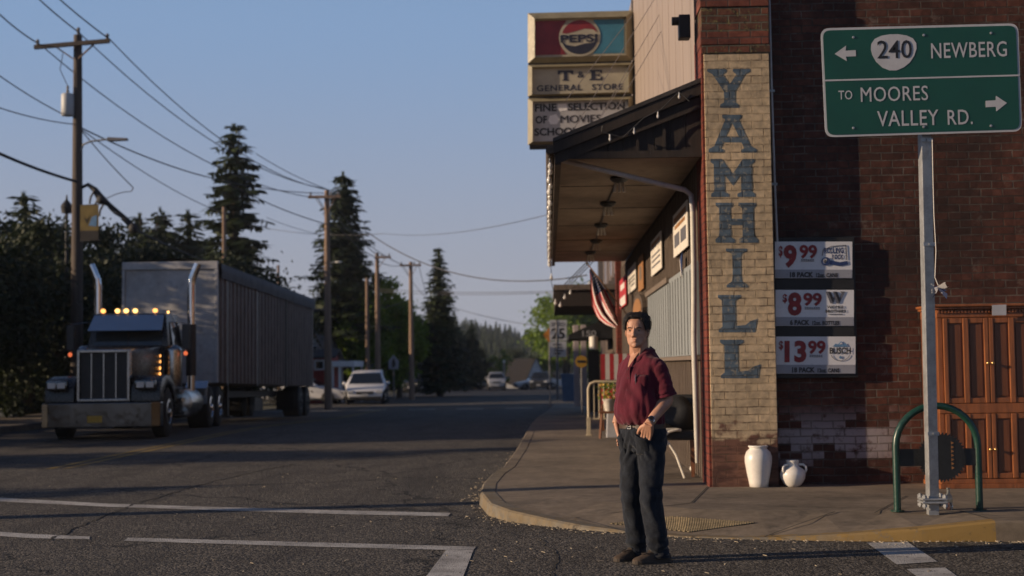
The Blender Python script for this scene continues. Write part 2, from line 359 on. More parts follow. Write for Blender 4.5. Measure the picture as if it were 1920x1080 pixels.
# ------------------------------------------------------------------ mesh builder
WM = {}
class MB:
    def __init__(s): s.v = []; s.f = []; s.mi = []; s.cur = 0
    def add(s, vs, fs):
        b = len(s.v); s.v += [Vector(x) for x in vs]
        s.f += [tuple(b+i for i in f) for f in fs]; s.mi += [s.cur]*len(fs); return s
    def mat(s, i): s.cur = i; return s
    def box(s, x0, x1, y0, y1, z0, z1):
        return s.add([(x0, y0, z0), (x1, y0, z0), (x1, y1, z0), (x0, y1, z0), (x0, y0, z1), (x1, y0, z1), (x1, y1, z1), (x0, y1, z1)],
                     [(0, 3, 2, 1), (4, 5, 6, 7), (0, 1, 5, 4), (1, 2, 6, 5), (2, 3, 7, 6), (3, 0, 4, 7)])
    def quad(s, *p): return s.add(p, [tuple(range(len(p)))])
    def hexa(s, a, b):      # two quads (lists of 4) joined
        return s.add(list(a)+list(b), [(3, 2, 1, 0), (4, 5, 6, 7), (0, 1, 5, 4), (1, 2, 6, 5), (2, 3, 7, 6), (3, 0, 4, 7)])
    def slab(s, pts, n):    # polygon extruded along vector n
        k = len(pts); P = [Vector(p) for p in pts]; n = Vector(n)
        return s.add(P+[p+n for p in P], [tuple(range(k))[::-1], tuple(range(k, 2*k))]+[(i, (i+1) % k, k+(i+1) % k, k+i) for i in range(k)])
    def bar(s, a, b, w, h, up=(0, 0, 1)):
        a = Vector(a); b = Vector(b); d = (b-a).normalized(); up = Vector(up)
        if abs(d.dot(up)) > .98: up = Vector((0, 1, 0))
        x = d.cross(up).normalized()*w/2; y = x.cross(d).normalized()*h/2
        return s.hexa([a-x-y, a+x-y, a+x+y, a-x+y], [b-x-y, b+x-y, b+x+y, b-x+y])
    def tube(s, path, r, seg=8, cap=True):
        path = [Vector(p) for p in path]; n = len(path); rr = r if isinstance(r, (list, tuple)) else [r]*n
        vs = []; prev = None
        for i, p in enumerate(path):
            d = (path[min(i+1, n-1)]-path[max(i-1, 0)]).normalized()
            if prev is None:
                u = d.cross(Vector((0, 0, 1)) if abs(d.z) < .9 else Vector((1, 0, 0))).normalized()
            else: u = (prev-d*prev.dot(d)).normalized()
            prev = u; v = d.cross(u)
            for k in range(seg):
                a = 2*math.pi*k/seg; vs.append(p+(u*math.cos(a)+v*math.sin(a))*rr[i])
        fs = [(i*seg+k, i*seg+(k+1) % seg, (i+1)*seg+(k+1) % seg, (i+1)*seg+k) for i in range(n-1) for k in range(seg)]
        if cap: fs += [tuple(range(seg))[::-1], tuple(range((n-1)*seg, n*seg))]
        return s.add(vs, fs)
    def lathe(s, prof, o=(0, 0, 0), axis=(0, 0, 1), seg=24):
        A = Vector(axis).normalized(); u = A.cross(Vector((1, 0, 0)) if abs(A.x) < .9 else Vector((0, 1, 0))).normalized(); v = A.cross(u); o = Vector(o)
        vs = []
        for (r, z) in prof:
            for k in range(seg):
                a = 2*math.pi*k/seg; vs.append(o+A*z+(u*math.cos(a)+v*math.sin(a))*r)
        n = len(prof)
        fs = [(i*seg+k, i*seg+(k+1) % seg, (i+1)*seg+(k+1) % seg, (i+1)*seg+k) for i in range(n-1) for k in range(seg)]
        fs += [tuple(range(seg))[::-1], tuple(range((n-1)*seg, n*seg))]
        return s.add(vs, fs)
    def loft(s, rings, seg=24, pw=2.0):
        """rings: (cx,cy,cz,rx,ry) horizontal superellipses"""
        vs = []
        for (cx, cy, cz, rx, ry) in rings:
            for k in range(seg):
                a = 2*math.pi*k/seg; c, sn = math.cos(a), math.sin(a)
                e = 2.0/pw
                vs.append((cx+rx*math.copysign(abs(c)**e, c), cy+ry*math.copysign(abs(sn)**e, sn), cz))
        n = len(rings)
        fs = [(i*seg+k, i*seg+(k+1) % seg, (i+1)*seg+(k+1) % seg, (i+1)*seg+k) for i in range(n-1) for k in range(seg)]
        fs += [tuple(range(seg))[::-1], tuple(range((n-1)*seg, n*seg))]
        return s.add(vs, fs)
    def ell(s, c, r, seg=20, rot=None):
        c = Vector(c); vs = []; n = seg//2
        for i in range(n+1):
            th = math.pi*min(max(i, .02), n-.02)/n
            for k in range(seg):
                a = 2*math.pi*k/seg
                p = Vector((r[0]*math.sin(th)*math.cos(a), r[1]*math.sin(th)*math.sin(a), r[2]*math.cos(th)))
                if rot: p = rot @ p
                vs.append(c+p)
        fs = [(i*seg+k, (i+1)*seg+k, (i+1)*seg+(k+1) % seg, i*seg+(k+1) % seg) for i in range(n) for k in range(seg)]
        fs += [tuple(range(seg)), tuple(range(n*seg, (n+1)*seg))[::-1]]
        return s.add(vs, fs)
    def build(s, name, mats, parent=None, smooth=False, world=False, bevel=0.0):
        if not isinstance(mats, (list, tuple)): mats = [mats]
        vs = s.v
        if world and parent is not None:
            inv = WM[parent.name].inverted(); vs = [inv @ v for v in vs]
        me = bpy.data.meshes.new(name); me.from_pydata([tuple(v) for v in vs], [], s.f)
        for m in mats: me.materials.append(M[m] if isinstance(m, str) else m)
        if len(mats) > 1: me.polygons.foreach_set('material_index', s.mi)
        if bevel or True:
            bm = bmesh.new(); bm.from_mesh(me)
            if len(bm.faces) < 20000: bmesh.ops.recalc_face_normals(bm, faces=bm.faces[:]) if s.solid else None
            if bevel:
                es = [e for e in bm.edges if len(e.link_faces) == 2 and e.calc_face_angle(0) > .6]
                bmesh.ops.bevel(bm, geom=es, offset=bevel, segments=2, affect='EDGES', profile=.6)
            bm.to_mesh(me); bm.free()
        if smooth:
            me.polygons.foreach_set('use_smooth', [True]*len(me.polygons))
            if smooth != 'all': me.set_sharp_from_angle(angle=R(40))
        o = bpy.data.objects.new(name, me); COL.objects.link(o)
        if parent is not None: o.parent = parent; WM[o.name] = WM[parent.name]
        else: WM[o.name] = Matrix()
        return o
    solid = True
def tag(o, label, cat, group=None, kind=None):
    if label: o['label'] = label
    if cat: o['category'] = cat
    if group: o['group'] = group
    if kind: o['kind'] = kind
    return o
def struct(o, kind='structure'): o['kind'] = kind; return o
def thing(name, label, cat, loc=(0, 0, 0), rz=0.0, group=None):
    o = bpy.data.objects.new(name, None); COL.objects.link(o); o.location = loc; o.rotation_euler = (0, 0, rz)
    o.empty_display_size = .1
    WM[o.name] = Matrix.Translation(loc) @ Matrix.Rotation(rz, 4, 'Z')
    return tag(o, label, cat, group)
def dup(src, loc, rz=0.0, label=None, sc=1.0):
    r = src.copy(); COL.objects.link(r); r.location = loc; r.rotation_euler = (0, 0, rz); r.scale = (sc, sc, sc)
    if label: r['label'] = label
    for ch in list(src.children):
        c = ch.copy(); COL.objects.link(c); c.parent = r
        for g in ch.children:
            d = g.copy(); COL.objects.link(d); d.parent = c
    return r
def text_geo(sx, bold=0.0, spacing=1.0):
    cu = bpy.data.curves.new('lettering', 'FONT'); cu.body = sx; cu.size = 1; cu.offset = bold; cu.space_character = spacing
    cu.resolution_u = 3; cu.fill_mode = 'FRONT'
    o = bpy.data.objects.new('lettering', cu); COL.objects.link(o)
    dg = bpy.context.evaluated_depsgraph_get(); me = bpy.data.meshes.new_from_object(o.evaluated_get(dg))
    vs = [v.co.copy() for v in me.vertices]; fs = [tuple(p.vertices) for p in me.polygons]
    bpy.data.objects.remove(o); bpy.data.curves.remove(cu); bpy.data.meshes.remove(me)
    return vs, fs
def put_text(mb, sx, O, U, V, N, bold=0.0, spacing=1.0, lift=.003):
    """text filling the parallelogram O, O+U, O+V; lifted along N"""
    twice = "M" in sx and bold > 0
    vs, fs = text_geo(sx, 0.0 if twice else bold, spacing)
    x0 = min(v.x for v in vs); x1 = max(v.x for v in vs); y0 = min(v.y for v in vs); y1 = max(v.y for v in vs)
    N = Vector(N).normalized()
    out = [O+U*((v.x-x0)/(x1-x0))+V*((v.y-y0)/(y1-y0))+N*lift for v in vs]
    mb.add(out, fs)
    if twice: mb.add([v+U*(.9*bold*V.length/U.length)+N*.0006 for v in out], fs)
def tpx(mb, sx, x0, y0, x1, y1, h, Y, bold=0.0, lift=.003, spacing=1.0):
    """text on the frontal plane Y, baseline from pixel (x0,y0) to (x1,y1), h pixels tall"""
    O = at(x0, y0, Y); U = at(x1, y1, Y)-O
    V = at(x0+(y1-y0)*-h/max(1, (x1-x0))*-1, y0-h, Y)-O
    put_text(mb, sx, O, U, V, (0, -1, 0), bold, spacing, lift)
def poly(mb, pts, Y, th=.002, lift=0.0):
    """flat polygon on frontal plane, pixel points, given real thickness away from the camera"""
    P = [at(x, y, Y) - Vector((0, lift, 0)) for x, y in pts]
    mb.slab(P, (0, th, 0))
def circ(cx, cy, rx, ry, n=28, a0=0, a1=360): return [(cx+rx*math.cos(R(a0+(a1-a0)*i/n)), cy+ry*math.sin(R(a0+(a1-a0)*i/n))) for i in range(n + (0 if a1-a0 == 360 else 1))]
def gz(y):
    t = max(0.0, min(1.0, (y-30)/22)); return -.32*t*t*(3-2*t)-.008*max(0.0, min(y, 220)-52)
def catenary(a, b, sag, n=14): 
    a = Vector(a); b = Vector(b)
    return [a.lerp(b, i/n)-Vector((0, 0, sag*4*(i/n)*(1-i/n))) for i in range(n+1)]
# ================================================================== SETTING
from mathutils.bvhtree import BVHTree
g = MB(); g.solid = False; ys = [-300, -20, 15]+list(range(20, 61, 2))+[80, 110, 150, 220, 1500]
for y0, y1 in zip(ys, ys[1:]): g.quad((-900, y0, gz(y0)-.06), (900, y0, gz(y0)-.06), (900, y1, gz(y1)-.06), (-900, y1, gz(y1)-.06))
struct(g.build('ground', 'dirt'))
g = MB(); g.solid = False
g.quad((-70, -20, 0), (-12.5, -20, 0), (-12.5, 15, 0), (-70, 15, 0)); g.quad((-12.5, -20, 0), (1.9, -20, 0), (1.9, 15, 0), (-12.5, 15, 0)); g.quad((1.9, -20, 0), (70, -20, 0), (70, 15, 0), (1.9, 15, 0))
for y in range(15, 219): g.quad((-12.5, y, gz(y)), (1.9+max(0, y-62)*.1, y, gz(y)), (1.9+max(0, y-61)*.1, y+1, gz(y+1)), (-12.5, y+1, gz(y+1)))
struct(g.build('road', 'asphalt'))
def ribbon(mb, path, w, z=.004):
    P = [Vector((p[0], p[1], z+gz(p[1]))) for p in path]
    for a, b in zip(P, P[1:]):
        n = (b-a).cross(Vector((0, 0, 1))).normalized()*w/2; mb.quad(a-n, b-n, b+n, a+n)
def ground_poly(mb, pts, z=.004): mb.quad(*[gnd(x, y, z) for x, y in pts])
g = MB(); g.solid = False
ground_poly(g, [(-60, 937), (-60, 930), (200, 944), (420, 951), (640, 957), (845, 961.5), (840, 968), (640, 964), (420, 957), (200, 950)]); struct(g.build('stop_line_marking', 'white_paint'))
g = MB(); g.solid = False
ground_poly(g, [(-60, 1001), (-60, 993), (60, 1001), (168, 1006), (168, 1011), (60, 1009)])
ground_poly(g, [(232, 1014), (240, 1008), (560, 1016), (893, 1025), (888, 1030), (836, 1031), (560, 1024)])
ground_poly(g, [(836, 1031.5), (888, 1030.5), (868, 1082), (850, 1110), (780, 1110), (798, 1082)])
struct(g.build('crosswalk_marking', 'white_paint'))
g = MB(); g.solid = False
ground_poly(g, [(1625, 1017.5), (1702, 1016.5), (1758, 1053), (1681, 1058)]); ground_poly(g, [(1700, 1067), (1772, 1064), (1830, 1105), (1760, 1110)])
struct(g.build('crosswalk_dashes', 'white_paint'))
g = MB(); g.solid = False
for y0 in range(20, 60, 1):
    ground_poly(g, []) if False else ribbon(g, [(-6.85, y0), (-6.85, y0+1.0)], .10); ribbon(g, [(-7.08, y0), (-7.08, y0+1.0)], .10)
struct(g.build('yellow_centre_line', 'yellow_line'))
g = MB(); g.solid = False; rd = random.Random(4)
for line, wd_ in (([(95, 1012), (150, 985), (205, 962), (268, 940), (330, 922), (400, 902), (500, 880), (560, 868)], .030), ([(0, 905), (120, 893), (260, 899), (420, 889)], .014), ([(560, 905), (700, 897), (860, 892)], .012), ([(1010, 1010), (1040, 1040), (1030, 1090)], .012)):
    P_ = []
    for a_, b_ in zip(line, line[1:]):
        for k in range(8): q_ = gnd(a_[0]+(b_[0]-a_[0])*k/8, a_[1]+(b_[1]-a_[1])*k/8, .004); P_.append((q_.x+rd.uniform(-.03, .03), q_.y+rd.uniform(-.03, .03)))
    for a_, b_ in zip(P_, P_[1:]): ribbon(g, [a_, b_], wd_*rd.uniform(.5, 1.3), .005)
struct(g.build('road_crack', 'joint'))
g = MB(); g.solid = False
for x0 in range(-12, 0, 2): ribbon(g, [(x0+.2, 58.4), (x0+1.3, 58.4)], .5)
struct(g.build('far_crosswalk_marking', 'white_paint'))

# right pavement with its rounded corner and dropped kerb
cpts = [Vector((.25, 62, 0))]+[Vector((-.22+.47*(y-44)/18, y, 0)) for y in (56, 50, 47)]+[Vector((-.43+.21*(y-29)/15, y, 0)) for y in (44, 41, 38, 35, 32, 29)]+[ Vector((-.52, 21, 0)), Vector((-.60, 17.6, 0))]
ch = [.13]*len(cpts); NS = len(cpts)
for px, py, h in [(921, 908, .13), (902, 930, .13), (898, 946, .125), (915, 967, .115), (950, 978, .10), (1021, 987, .065), (1091, 994, .035), (1183, 1001, .014),
                  (1267, 1008, .01), (1373, 1011.5, .01), (1440, 1012.6, .016), (1584, 1015, .052), (1729, 1016, .10), (1868.5, 1016, .155), (1869.5, 1016, .155), (1925, 1016, .155)]:
    cpts.append(gnd(px, py)); ch.append(h)
e = cpts[-1]; cpts.append(e+Vector((20, -.4, 0))); ch.append(.155)
N = len(cpts); rows = []
for i, p in enumerate(cpts):
    t = (cpts[min(i+1, N-1)]-cpts[max(i-1, 0)]).normalized(); n = Vector((-t.y, t.x, 0)); h = ch[i]; gg = Vector((0, 0, gz(p.y)))
    if p.y > 15: q = Vector((1.9, p.y, .13)); wmid = .5
    elif p.x < 1.9: q = Vector((1.9, 15, .13)); wmid = .95
    else: q = Vector((p.x, 15, .13)); wmid = 1.05
    pq = Vector((q.x-p.x, q.y-p.y, 0)); md = p+pq*min(.55, wmid/pq.length)
    zz = max(.13, 0)
    rows.append([p+Vector((0, 0, -.02)), p+n*.015+Vector((0, 0, h-.015)), p+n*.035+Vector((0, 0, h)), p+n*.16+Vector((0, 0, h)), p+n*.165+Vector((0, 0, h-.004)), md+Vector((0, 0, .131)), q])
    rows[-1] = [r_+gg for r_ in rows[-1]]
kb = MB(); kb.solid = False; kb2 = MB(); kb2.solid = False; sw = MB(); sw.solid = False
for i in range(N-1):
    a, b = rows[i], rows[i+1]
    tgt = kb2 if NS-1 <= i < NS+13 else kb
    for k in range(3): tgt.quad(a[k], b[k], b[k+1], a[k+1])
    for k in range(3, 6):
        if k == 5 and (a[6]-b[6]).length < 1e-4: sw.quad(a[k], b[k], b[k+1])
        else: sw.quad(a[k], b[k], b[k+1], a[k+1])
struct(kb.build('kerb', 'concrete')); struct(kb2.build('yellow_kerb', 'curb_yellow')); struct(sw.build('pavement', 'concrete'))
BV = BVHTree.FromPolygons([tuple(v) for v in sw.v], sw.f)
def drape(px, py, lift=.004):
    d = ray(px, py).normalized(); h = BV.ray_cast(CAM, d)
    return (h[0] if h[0] is not None else gnd(px, py, .13))+Vector((0, 0, lift))
jm = MB(); jm.solid = False
def joint(pts, wd=.016):
    P = []
    for (a, b) in zip(pts, pts[1:]):
        for k in range(12): P.append(drape(a[0]+(b[0]-a[0])*k/12, a[1]+(b[1]-a[1])*k/12))
    P.append(drape(*pts[-1]))
    for a, b in zip(P, P[1:]):
        n = (b-a).cross(Vector((0, 0, 1))).normalized()*wd/2; jm.quad(a-n, b-n, b+n, a+n)
joint([(1327, 913), (1297, 943)], .015); joint([(1297, 943), (1060, 974)]); joint([(1297, 943), (1460, 950), (1700, 954)], .01)
joint([(1434, 1007), (1484, 988), (1565, 960)], .014); joint([(955, 856), (1300, 850)], .012); joint([(975, 826), (1250, 822)], .012); joint([(1700, 930), (1640, 962)], .012); joint([(1000, 784), (1100, 782)], .02)
joint([(1869, 977), (1800, 958)], .014)
struct(jm.build('pavement_joints', 'joint'))
tm = MB(); tp = MB(); tp.solid = False
c4 = [(1148, 983), (1262, 970), (1412, 981), (1292, 998)]
nu, nv_ = 17, 26
for i in range(nu+1):
    for j in range(nv_+1):
        u, v = i/nu, j/nv_
        x = (c4[0][0]*(1-u)+c4[3][0]*u)*(1-v)+(c4[1][0]*(1-u)+c4[2][0]*u)*v; y = (c4[0][1]*(1-u)+c4[3][1]*u)*(1-v)+(c4[1][1]*(1-u)+c4[2][1]*u)*v
        tm.lathe([(.015, 0), (.012, .006), (.006, .008)], drape(x, y, .004), seg=8)
struct(tm.build('tactile_domes', 'tactile', smooth=True))
for i in range(12):
    for j in range(12):
        def bl(u, v): return drape((c4[0][0]*(1-u)+c4[3][0]*u)*(1-v)+(c4[1][0]*(1-u)+c4[2][0]*u)*v, (c4[0][1]*(1-u)+c4[3][1]*u)*(1-v)+(c4[1][1]*(1-u)+c4[2][1]*u)*v, .004)
        tp.quad(bl(i/12, j/12), bl((i+1)/12, j/12), bl((i+1)/12, (j+1)/12), bl(i/12, (j+1)/12))
struct(tp.build('tactile_paving', 'tactile'))
# straw and grit gathered along the gutter and on the crossing
lm = MB(); rd = random.Random(12)
for k in range(620):
    i = rd.randrange(3, N-2); u = rd.random(); a_ = cpts[i].lerp(cpts[i+1], u)
    if a_.x > 6: continue
    t_ = (cpts[i+1]-cpts[i]).normalized(); off = -abs(rd.gauss(0, .10))-.01 if k % 3 else -rd.uniform(0, 3.5)
    p_ = a_+Vector((-t_.y, t_.x, 0))*off; L_ = rd.uniform(.008, .032); an = rd.uniform(0, 3.14); d_ = Vector((math.cos(an), math.sin(an), 0))
    if off < -.6 and rd.random() < .5: p_.x -= rd.uniform(0, 4); p_.y -= rd.uniform(-2, 3)
    lm.bar(p_+Vector((0, 0, gz(p_.y)+.006)), p_+d_*L_+Vector((0, 0, gz(p_.y)+.009)), rd.uniform(.003, .010), .004)
o = lm.build('litter', 'straw'); tag(o, 'pale straw and grit scattered along the gutter and road', 'litter', None, 'stuff')
# left pavement and verge
g = MB(); g.box(-15.2, -12.5, 22, 62, -.6, .13); struct(g.build('left_pavement', 'concrete', bevel=.02))

# ================================================================== CORNER STORE
PX0 = 1.60; PX1 = at(1453, 600, 14.37).x; WY = 14.56; PY = 14.37
bld = thing('brick_store', 'old red brick corner store with a painted yellow pier and wooden awning', 'building', (PX0, PY, .1))
def BP(mb, name, mats, parent=bld, **k): return mb.build(name, mats, parent, world=True, **k)
m = MB(); m.box(PX1, 13.5, WY, WY+.3, .1, 8.2); wall = BP(m, 'brick_wall', 'brick_wall')
m = MB(); m.box(1.78, 13.45, 15.04, 32, .1, 8.1); BP(m, 'building_core', 'brick_side')
m = MB(); m.box(PX0+.02, PX1+.002, PY, 14.9, .1, 4.515); pier = BP(m, 'painted_pier', 'pier_paint', bevel=.006)
m = MB(); m.box(PX0-.004, PX0+.1, PY+.012, 15.03, .1, 4.75); BP(m, 'red_pier_side', 'pier_red')
m = MB(); m.box(PX0+.004, PX1+.012, PY-.012, 14.9, 4.517, 4.60); m.box(PX0+.004, PX1+.004, PY-.004, 14.9, 4.735, 4.99); BP(m, 'corbel_brick', 'pier_top')
m = MB(); m.box(PX0-.01, PX1+.004, PY-.02, 14.9, 4.602, 4.733); m.box(PX0-.01, PX1+.01, PY-.02, 14.9, 4.992, 5.12); BP(m, 'brick_band', 'pier_band', bevel=.008)
m = MB(); m.box(PX0-.01, PX1+.004, PY, 14.9, 5.122, 8.2); BP(m, 'upper_pier', 'brick_wall')
LET = {
 'I': [[(0, 0), (1, 0), (1, .06), (.74, .16), (.70, .3), (.70, .8), (.76, .88), (1, .93), (1, 1), (0, 1), (0, .93), (.24, .88), (.30, .8), (.30, .3), (.26, .16), (0, .06)]],
 'L': [[(0, 0), (.93, 0), (1, .36), (.82, .30), (.70, .2), (.44, .17), (.44, .85), (.58, .93), (.58, 1), (0, 1), (0, .93), (.1, .85), (.1, .15), (0, .07)]],
 'H': [[(0, 0), (.45, 0), (.45, .08), (.36, .14), (.36, .44), (.64, .44), (.64, .14), (.55, .08), (.55, 0), (1, 0), (1, .08), (.92, .16), (.90, .3), (.90, .86), (.96, .93), (.96, 1), (.55, 1), (.55, .93), (.64, .86), (.64, .60), (.36, .60), (.36, .86), (.42, .93), (.42, 1), (.02, 1), (.02, .93), (.1, .86), (.1, .3), (.08, .16), (0, .08)]],
 'A': [[(0, 0), (.32, 0), (.32, .08), (.25, .11), (.31, .27), (.36, .42), (.5, .80), (.5, 1), (.3, 1), (.3, .93), (.36, .87), (.12, .17), (0, .09)],
       [(1, 0), (1, .09), (.88, .17), (.64, .87), (.7, .93), (.7, 1), (.5, 1), (.5, .80), (.64, .42), (.69, .27), (.75, .11), (.68, .08), (.68, 0)], [(.31, .27), (.69, .27), (.64, .42), (.36, .42)]],
 'M': [[(0, 0), (.40, 0), (.40, .08), (.31, .13), (.31, .60), (.50, .30), (.69, .60), (.69, .13), (.60, .08), (.60, 0), (1, 0), (1, .08), (.93, .14), (.93, .86), (1, .92), (1, 1), (.74, 1), (.50, .60), (.26, 1), (0, 1), (0, .92), (.07, .86), (.07, .14), (0, .08)]],
 'Y': [[(.28, 0), (.72, 0), (.72, .08), (.64, .14), (.64, .42), (.88, .86), (1, .93), (1, 1), (.60, 1), (.60, .93), (.68, .86), (.52, .60), (.36, .86), (.44, .93), (.44, 1), (0, 1), (0, .93), (.12, .86), (.38, .42), (.38, .14), (.28, .08)]],
 'T': [[(.3, 0), (.7, 0), (.7, .1), (.62, .14), (.62, .84), (.8, .8), (.9, .62), (1, .62), (1, 1), (0, 1), (0, .62), (.1, .62), (.2, .8), (.38, .84), (.38, .14), (.3, .1)]],
 'E': [[(0, 0), (1, 0), (1, .36), (.9, .36), (.8, .16), (.46, .14), (.46, .44), (.66, .44), (.7, .36), (.78, .36), (.78, .66), (.7, .66), (.66, .56), (.46, .56), (.46, .86), (.78, .84), (.88, .66), (.96, .66), (.96, 1), (0, 1), (0, .9), (.14, .86), (.14, .14), (0, .1)]]}
def letpx(mb, ch_, x0, y0, x1, y1, Y, th=.002, skew=0.0):
    for P in LET[ch_]: poly(mb, [(x0+(x1-x0)*u+skew*(1-v), y1-(y1-y0)*v) for u, v in P], Y, th)
for c, x0, y0, x1, y1 in [('Y', 1326, 129, 1406, 202), ('A', 1327, 215, 1417, 286), ('M', 1332, 298, 1414, 369), ('H', 1340, 380, 1420, 455), ('I', 1361, 466, 1400, 539), ('L', 1346, 553, 1419, 623), ('L', 1350, 637, 1425, 709)]:
    m = MB(); letpx(m, c, x0, y0, x1, y1, PY-.003, .002, 1.5); m.build('painted_letter', 'letter_paint', pier, world=True)
# street side: siding, battens, upper metal siding
m = MB(); m.box(1.64, 1.77, 15.04, 31.6, -.3, 4.3); fac = BP(m, 'board_siding', 'siding')
m = MB()
yy = 15.15
while yy < 31.5: m.box(1.62, 1.642, yy, yy+.05, .14, 3.49); yy += .21
m.build('siding_batten', 'batten', fac, world=True)
m = MB(); m.box(1.60, 1.70, 15.034, 26.6, 4.1, 8.0); ups = BP(m, 'metal_siding', 'metal_siding')
m = MB()
yy = 15.4
while yy < 26.4: m.box(1.597, 1.602, yy, yy+.02, 4.1, 8.0); yy += .9
m.box(1.55, 1.64, 26.45, 26.62, 4.1, 8.0); m.build('siding_rib', 'metal_siding', ups, world=True)
m = MB(); m.box(1.52, 1.78, 31.6, 32.0, -.3, 4.3); BP(m, 'red_end_post', 'pier_red')
# grey boarded panels with a cap
m = MB(); m.box(1.585, 1.625, 15.25, 18.6, 1.46, 2.47); m.box(1.58, 1.625, 18.62, 22.6, 1.46, 2.42); pn = BP(m, 'boarded_window', 'grey_board', bevel=.005)
m = MB()
for k in range(20): m.box(1.574, 1.579, 15.4+k*.37, 15.42+k*.37, 1.47, 2.41)
m.build('board_seam', 'dark_metal', pn, world=True)
m = MB(); m.box(1.55, 1.63, 18.60, 22.7, 2.43, 2.50); m.box(1.55, 1.63, 15.2, 22.7, 1.41, 1.455); m.build('panel_trim', 'batten', pn, world=True)
# doorway further along
m = MB(); m.box(1.60, 1.638, 23.2, 24.3, .14, 2.3); BP(m, 'shop_door', 'glass'); m = MB(); m.box(1.59, 1.638, 24.9, 28.2, .8, 2.3); BP(m, 'shop_window', 'glass')
# awning
AY0, AY1, AZ0 = 14.5, 29.4, 3.5
aw = BP((lambda b: b.box(.16, 1.60, AY0+.02, AY1, AZ0, AZ0+.03))(MB()), 'awning', 'soffit')
for k, yy in enumerate([16.9, 19.3, 21.7, 24.2, 26.6]): m = MB(); m.box(.17, 1.59, yy, yy+(.05 if k == 3 else .014), AZ0-.006, AZ0-.001); m.build('soffit_seam', 'joint', aw, world=True)
m = MB(); m.hexa([(.075, AY0-.06, 3.648), (.075, AY1+.1, 3.648), (1.598, AY1+.1, 4.24), (1.598, AY0-.06, 4.24)], [(.075, AY0-.06, 3.688), (.075, AY1+.1, 3.688), (1.598, AY1+.1, 4.285), (1.598, AY0-.06, 4.285)]); m.build('awning_roof', 'shingle', aw, world=True)
m = MB(); m.box(.09, .155, AY0, AY1, 3.42, 3.635); m.build('fascia_board', 'fascia', aw, world=True)
m = MB()
def gb(x0, z0, x1, z1, h, y0, y1): m.hexa([(x0, y0, z0-h), (x1, y0, z1-h), (x1, y1, z1-h), (x0, y1, z0-h)], [(x0, y0, z0), (x1, y0, z1), (x1, y1, z1), (x0, y1, z0)])
gb(.08, 3.643, 1.596, 4.232, .115, AY0-.05, AY0-.01); gb(.10, 3.545, 1.596, 4.10, .12, AY0-.02, AY0+.012); m.build('barge_board', 'dark_wood', aw, world=True)
m = MB()
for k in range(9):
    x0 = .16+k*.16; m.hexa([(x0, AY0+.022, AZ0-.02), (x0+.155, AY0+.022, AZ0-.02), (x0+.155, AY0+.04, AZ0-.02), (x0, AY0+.04, AZ0-.02)], [(x0, AY0+.022, 3.545+x0*.36), (x0+.155, AY0+.022, 3.60+x0*.36), (x0+.155, AY0+.04, 3.60+x0*.36), (x0, AY0+.04, 3.545+x0*.36)])
m.build('gable_board', 'dark_wood', aw, world=True)
m = MB()
for px in (1147, 1196, 1246): 
    a = at(px, 285, AY0+.015); m = MB(); m.box(a.x-.015, a.x+.015, AY0+.004, AY0+.021, AZ0-.02, 3.50+a.x*.33); m.build('gable_batten', 'dark_wood', aw, world=True)

m = MB(); m.tube([(.045, AY0-.02, 3.58), (.045, AY1+.05, 3.58)], .045, 10); m.build('gutter', 'fascia', aw, world=True, smooth=True)
a = at(1052, 300, 14.75); b = at(1284, 356, 14.95); c = at(1296, 366, 15.0); d = at(1299, 400, 15.0)
m = MB(); m.tube([(.07, 14.6, 3.6), a, a.lerp(b, .5), b, c, d], .028, 12); m.build('downpipe', 'grey_pipe', aw, world=True, smooth=True)
e2 = at(1306, 800, 15.0)
m = MB(); m.tube([d+Vector((0, 0, .02)), d.lerp(e2, .3), d.lerp(e2, .6)+Vector((-.012, 0, 0)), e2, at(1307, 868, 15.0)], [.03, .028, .030, .028, .02], 12); m.build('white_downpipe', 'white_pipe', bld, world=True, smooth=True)
m = MB(); m.box(.10, 1.597, AY0-.012, AY0+.019, AZ0-.022, AZ0+.05); m.build('end_board', 'dark_wood', aw, world=True)
# lamps under the awning: each a thing
def under_lamp(p, label):
    t = thing('ceiling_lamp', label, 'lamp', p, 0, 'lamps under the awning')
    m = MB(); m.lathe([(.02, 0), (.10, -.005), (.11, -.03), (.08, -.06), (.05, -.07)], seg=14); m.build('lamp_base', 'dark_metal', t, smooth=True)
    for s in (-.055, 0, .055):
        m = MB(); m.tube([(s*.6, 0, -.05), (s, -.02, -.18)], [.017, .017], 8); m.build('lamp_tube', 'tube_white', t, smooth=True)
    return t
for k, (px, py) in enumerate([(1161, 331), (1140, 378), (1127, 419), (1118, 449), (1107, 471)]):
    d_ = ray(px, py); p = CAM+d_*((AZ0-CAMH)/d_.z)
    under_lamp(p, ['three tube lamp under the awning, nearest its gable end', 'three tube lamp under the awning, second from the gable end', 'three tube lamp in the middle of the awning soffit', 'three tube lamp under the awning beside the dark soffit gap', 'three tube lamp under the awning at its far end above the flag'][k])
m = MB(); pth = []
for (px, py) in [(1161, 331), (1140, 378), (1127, 419), (1118, 449), (1107, 471)]:
    d_ = ray(px, py); pth.append(CAM+d_*((AZ0-CAMH-.012)/d_.z))
m.tube(pth, .012, 6); m.build('soffit_conduit', 'dark_metal', aw, world=True)
# spotlight at the pier
t = thing('spotlight', 'black box spotlight fixed to the wall high beside the brick pier', 'lamp', tuple(at(1283, 50, 14.9)))
m = MB(); m.box(-.06, .06, -.06, .1, -.13, .12); m.build('housing', 'black', t, bevel=.012); m = MB(); m.tube([(-.05, 0, .06), (-.13, 0, .06)], .045, 10); m.build('lamp_head', 'black', t)
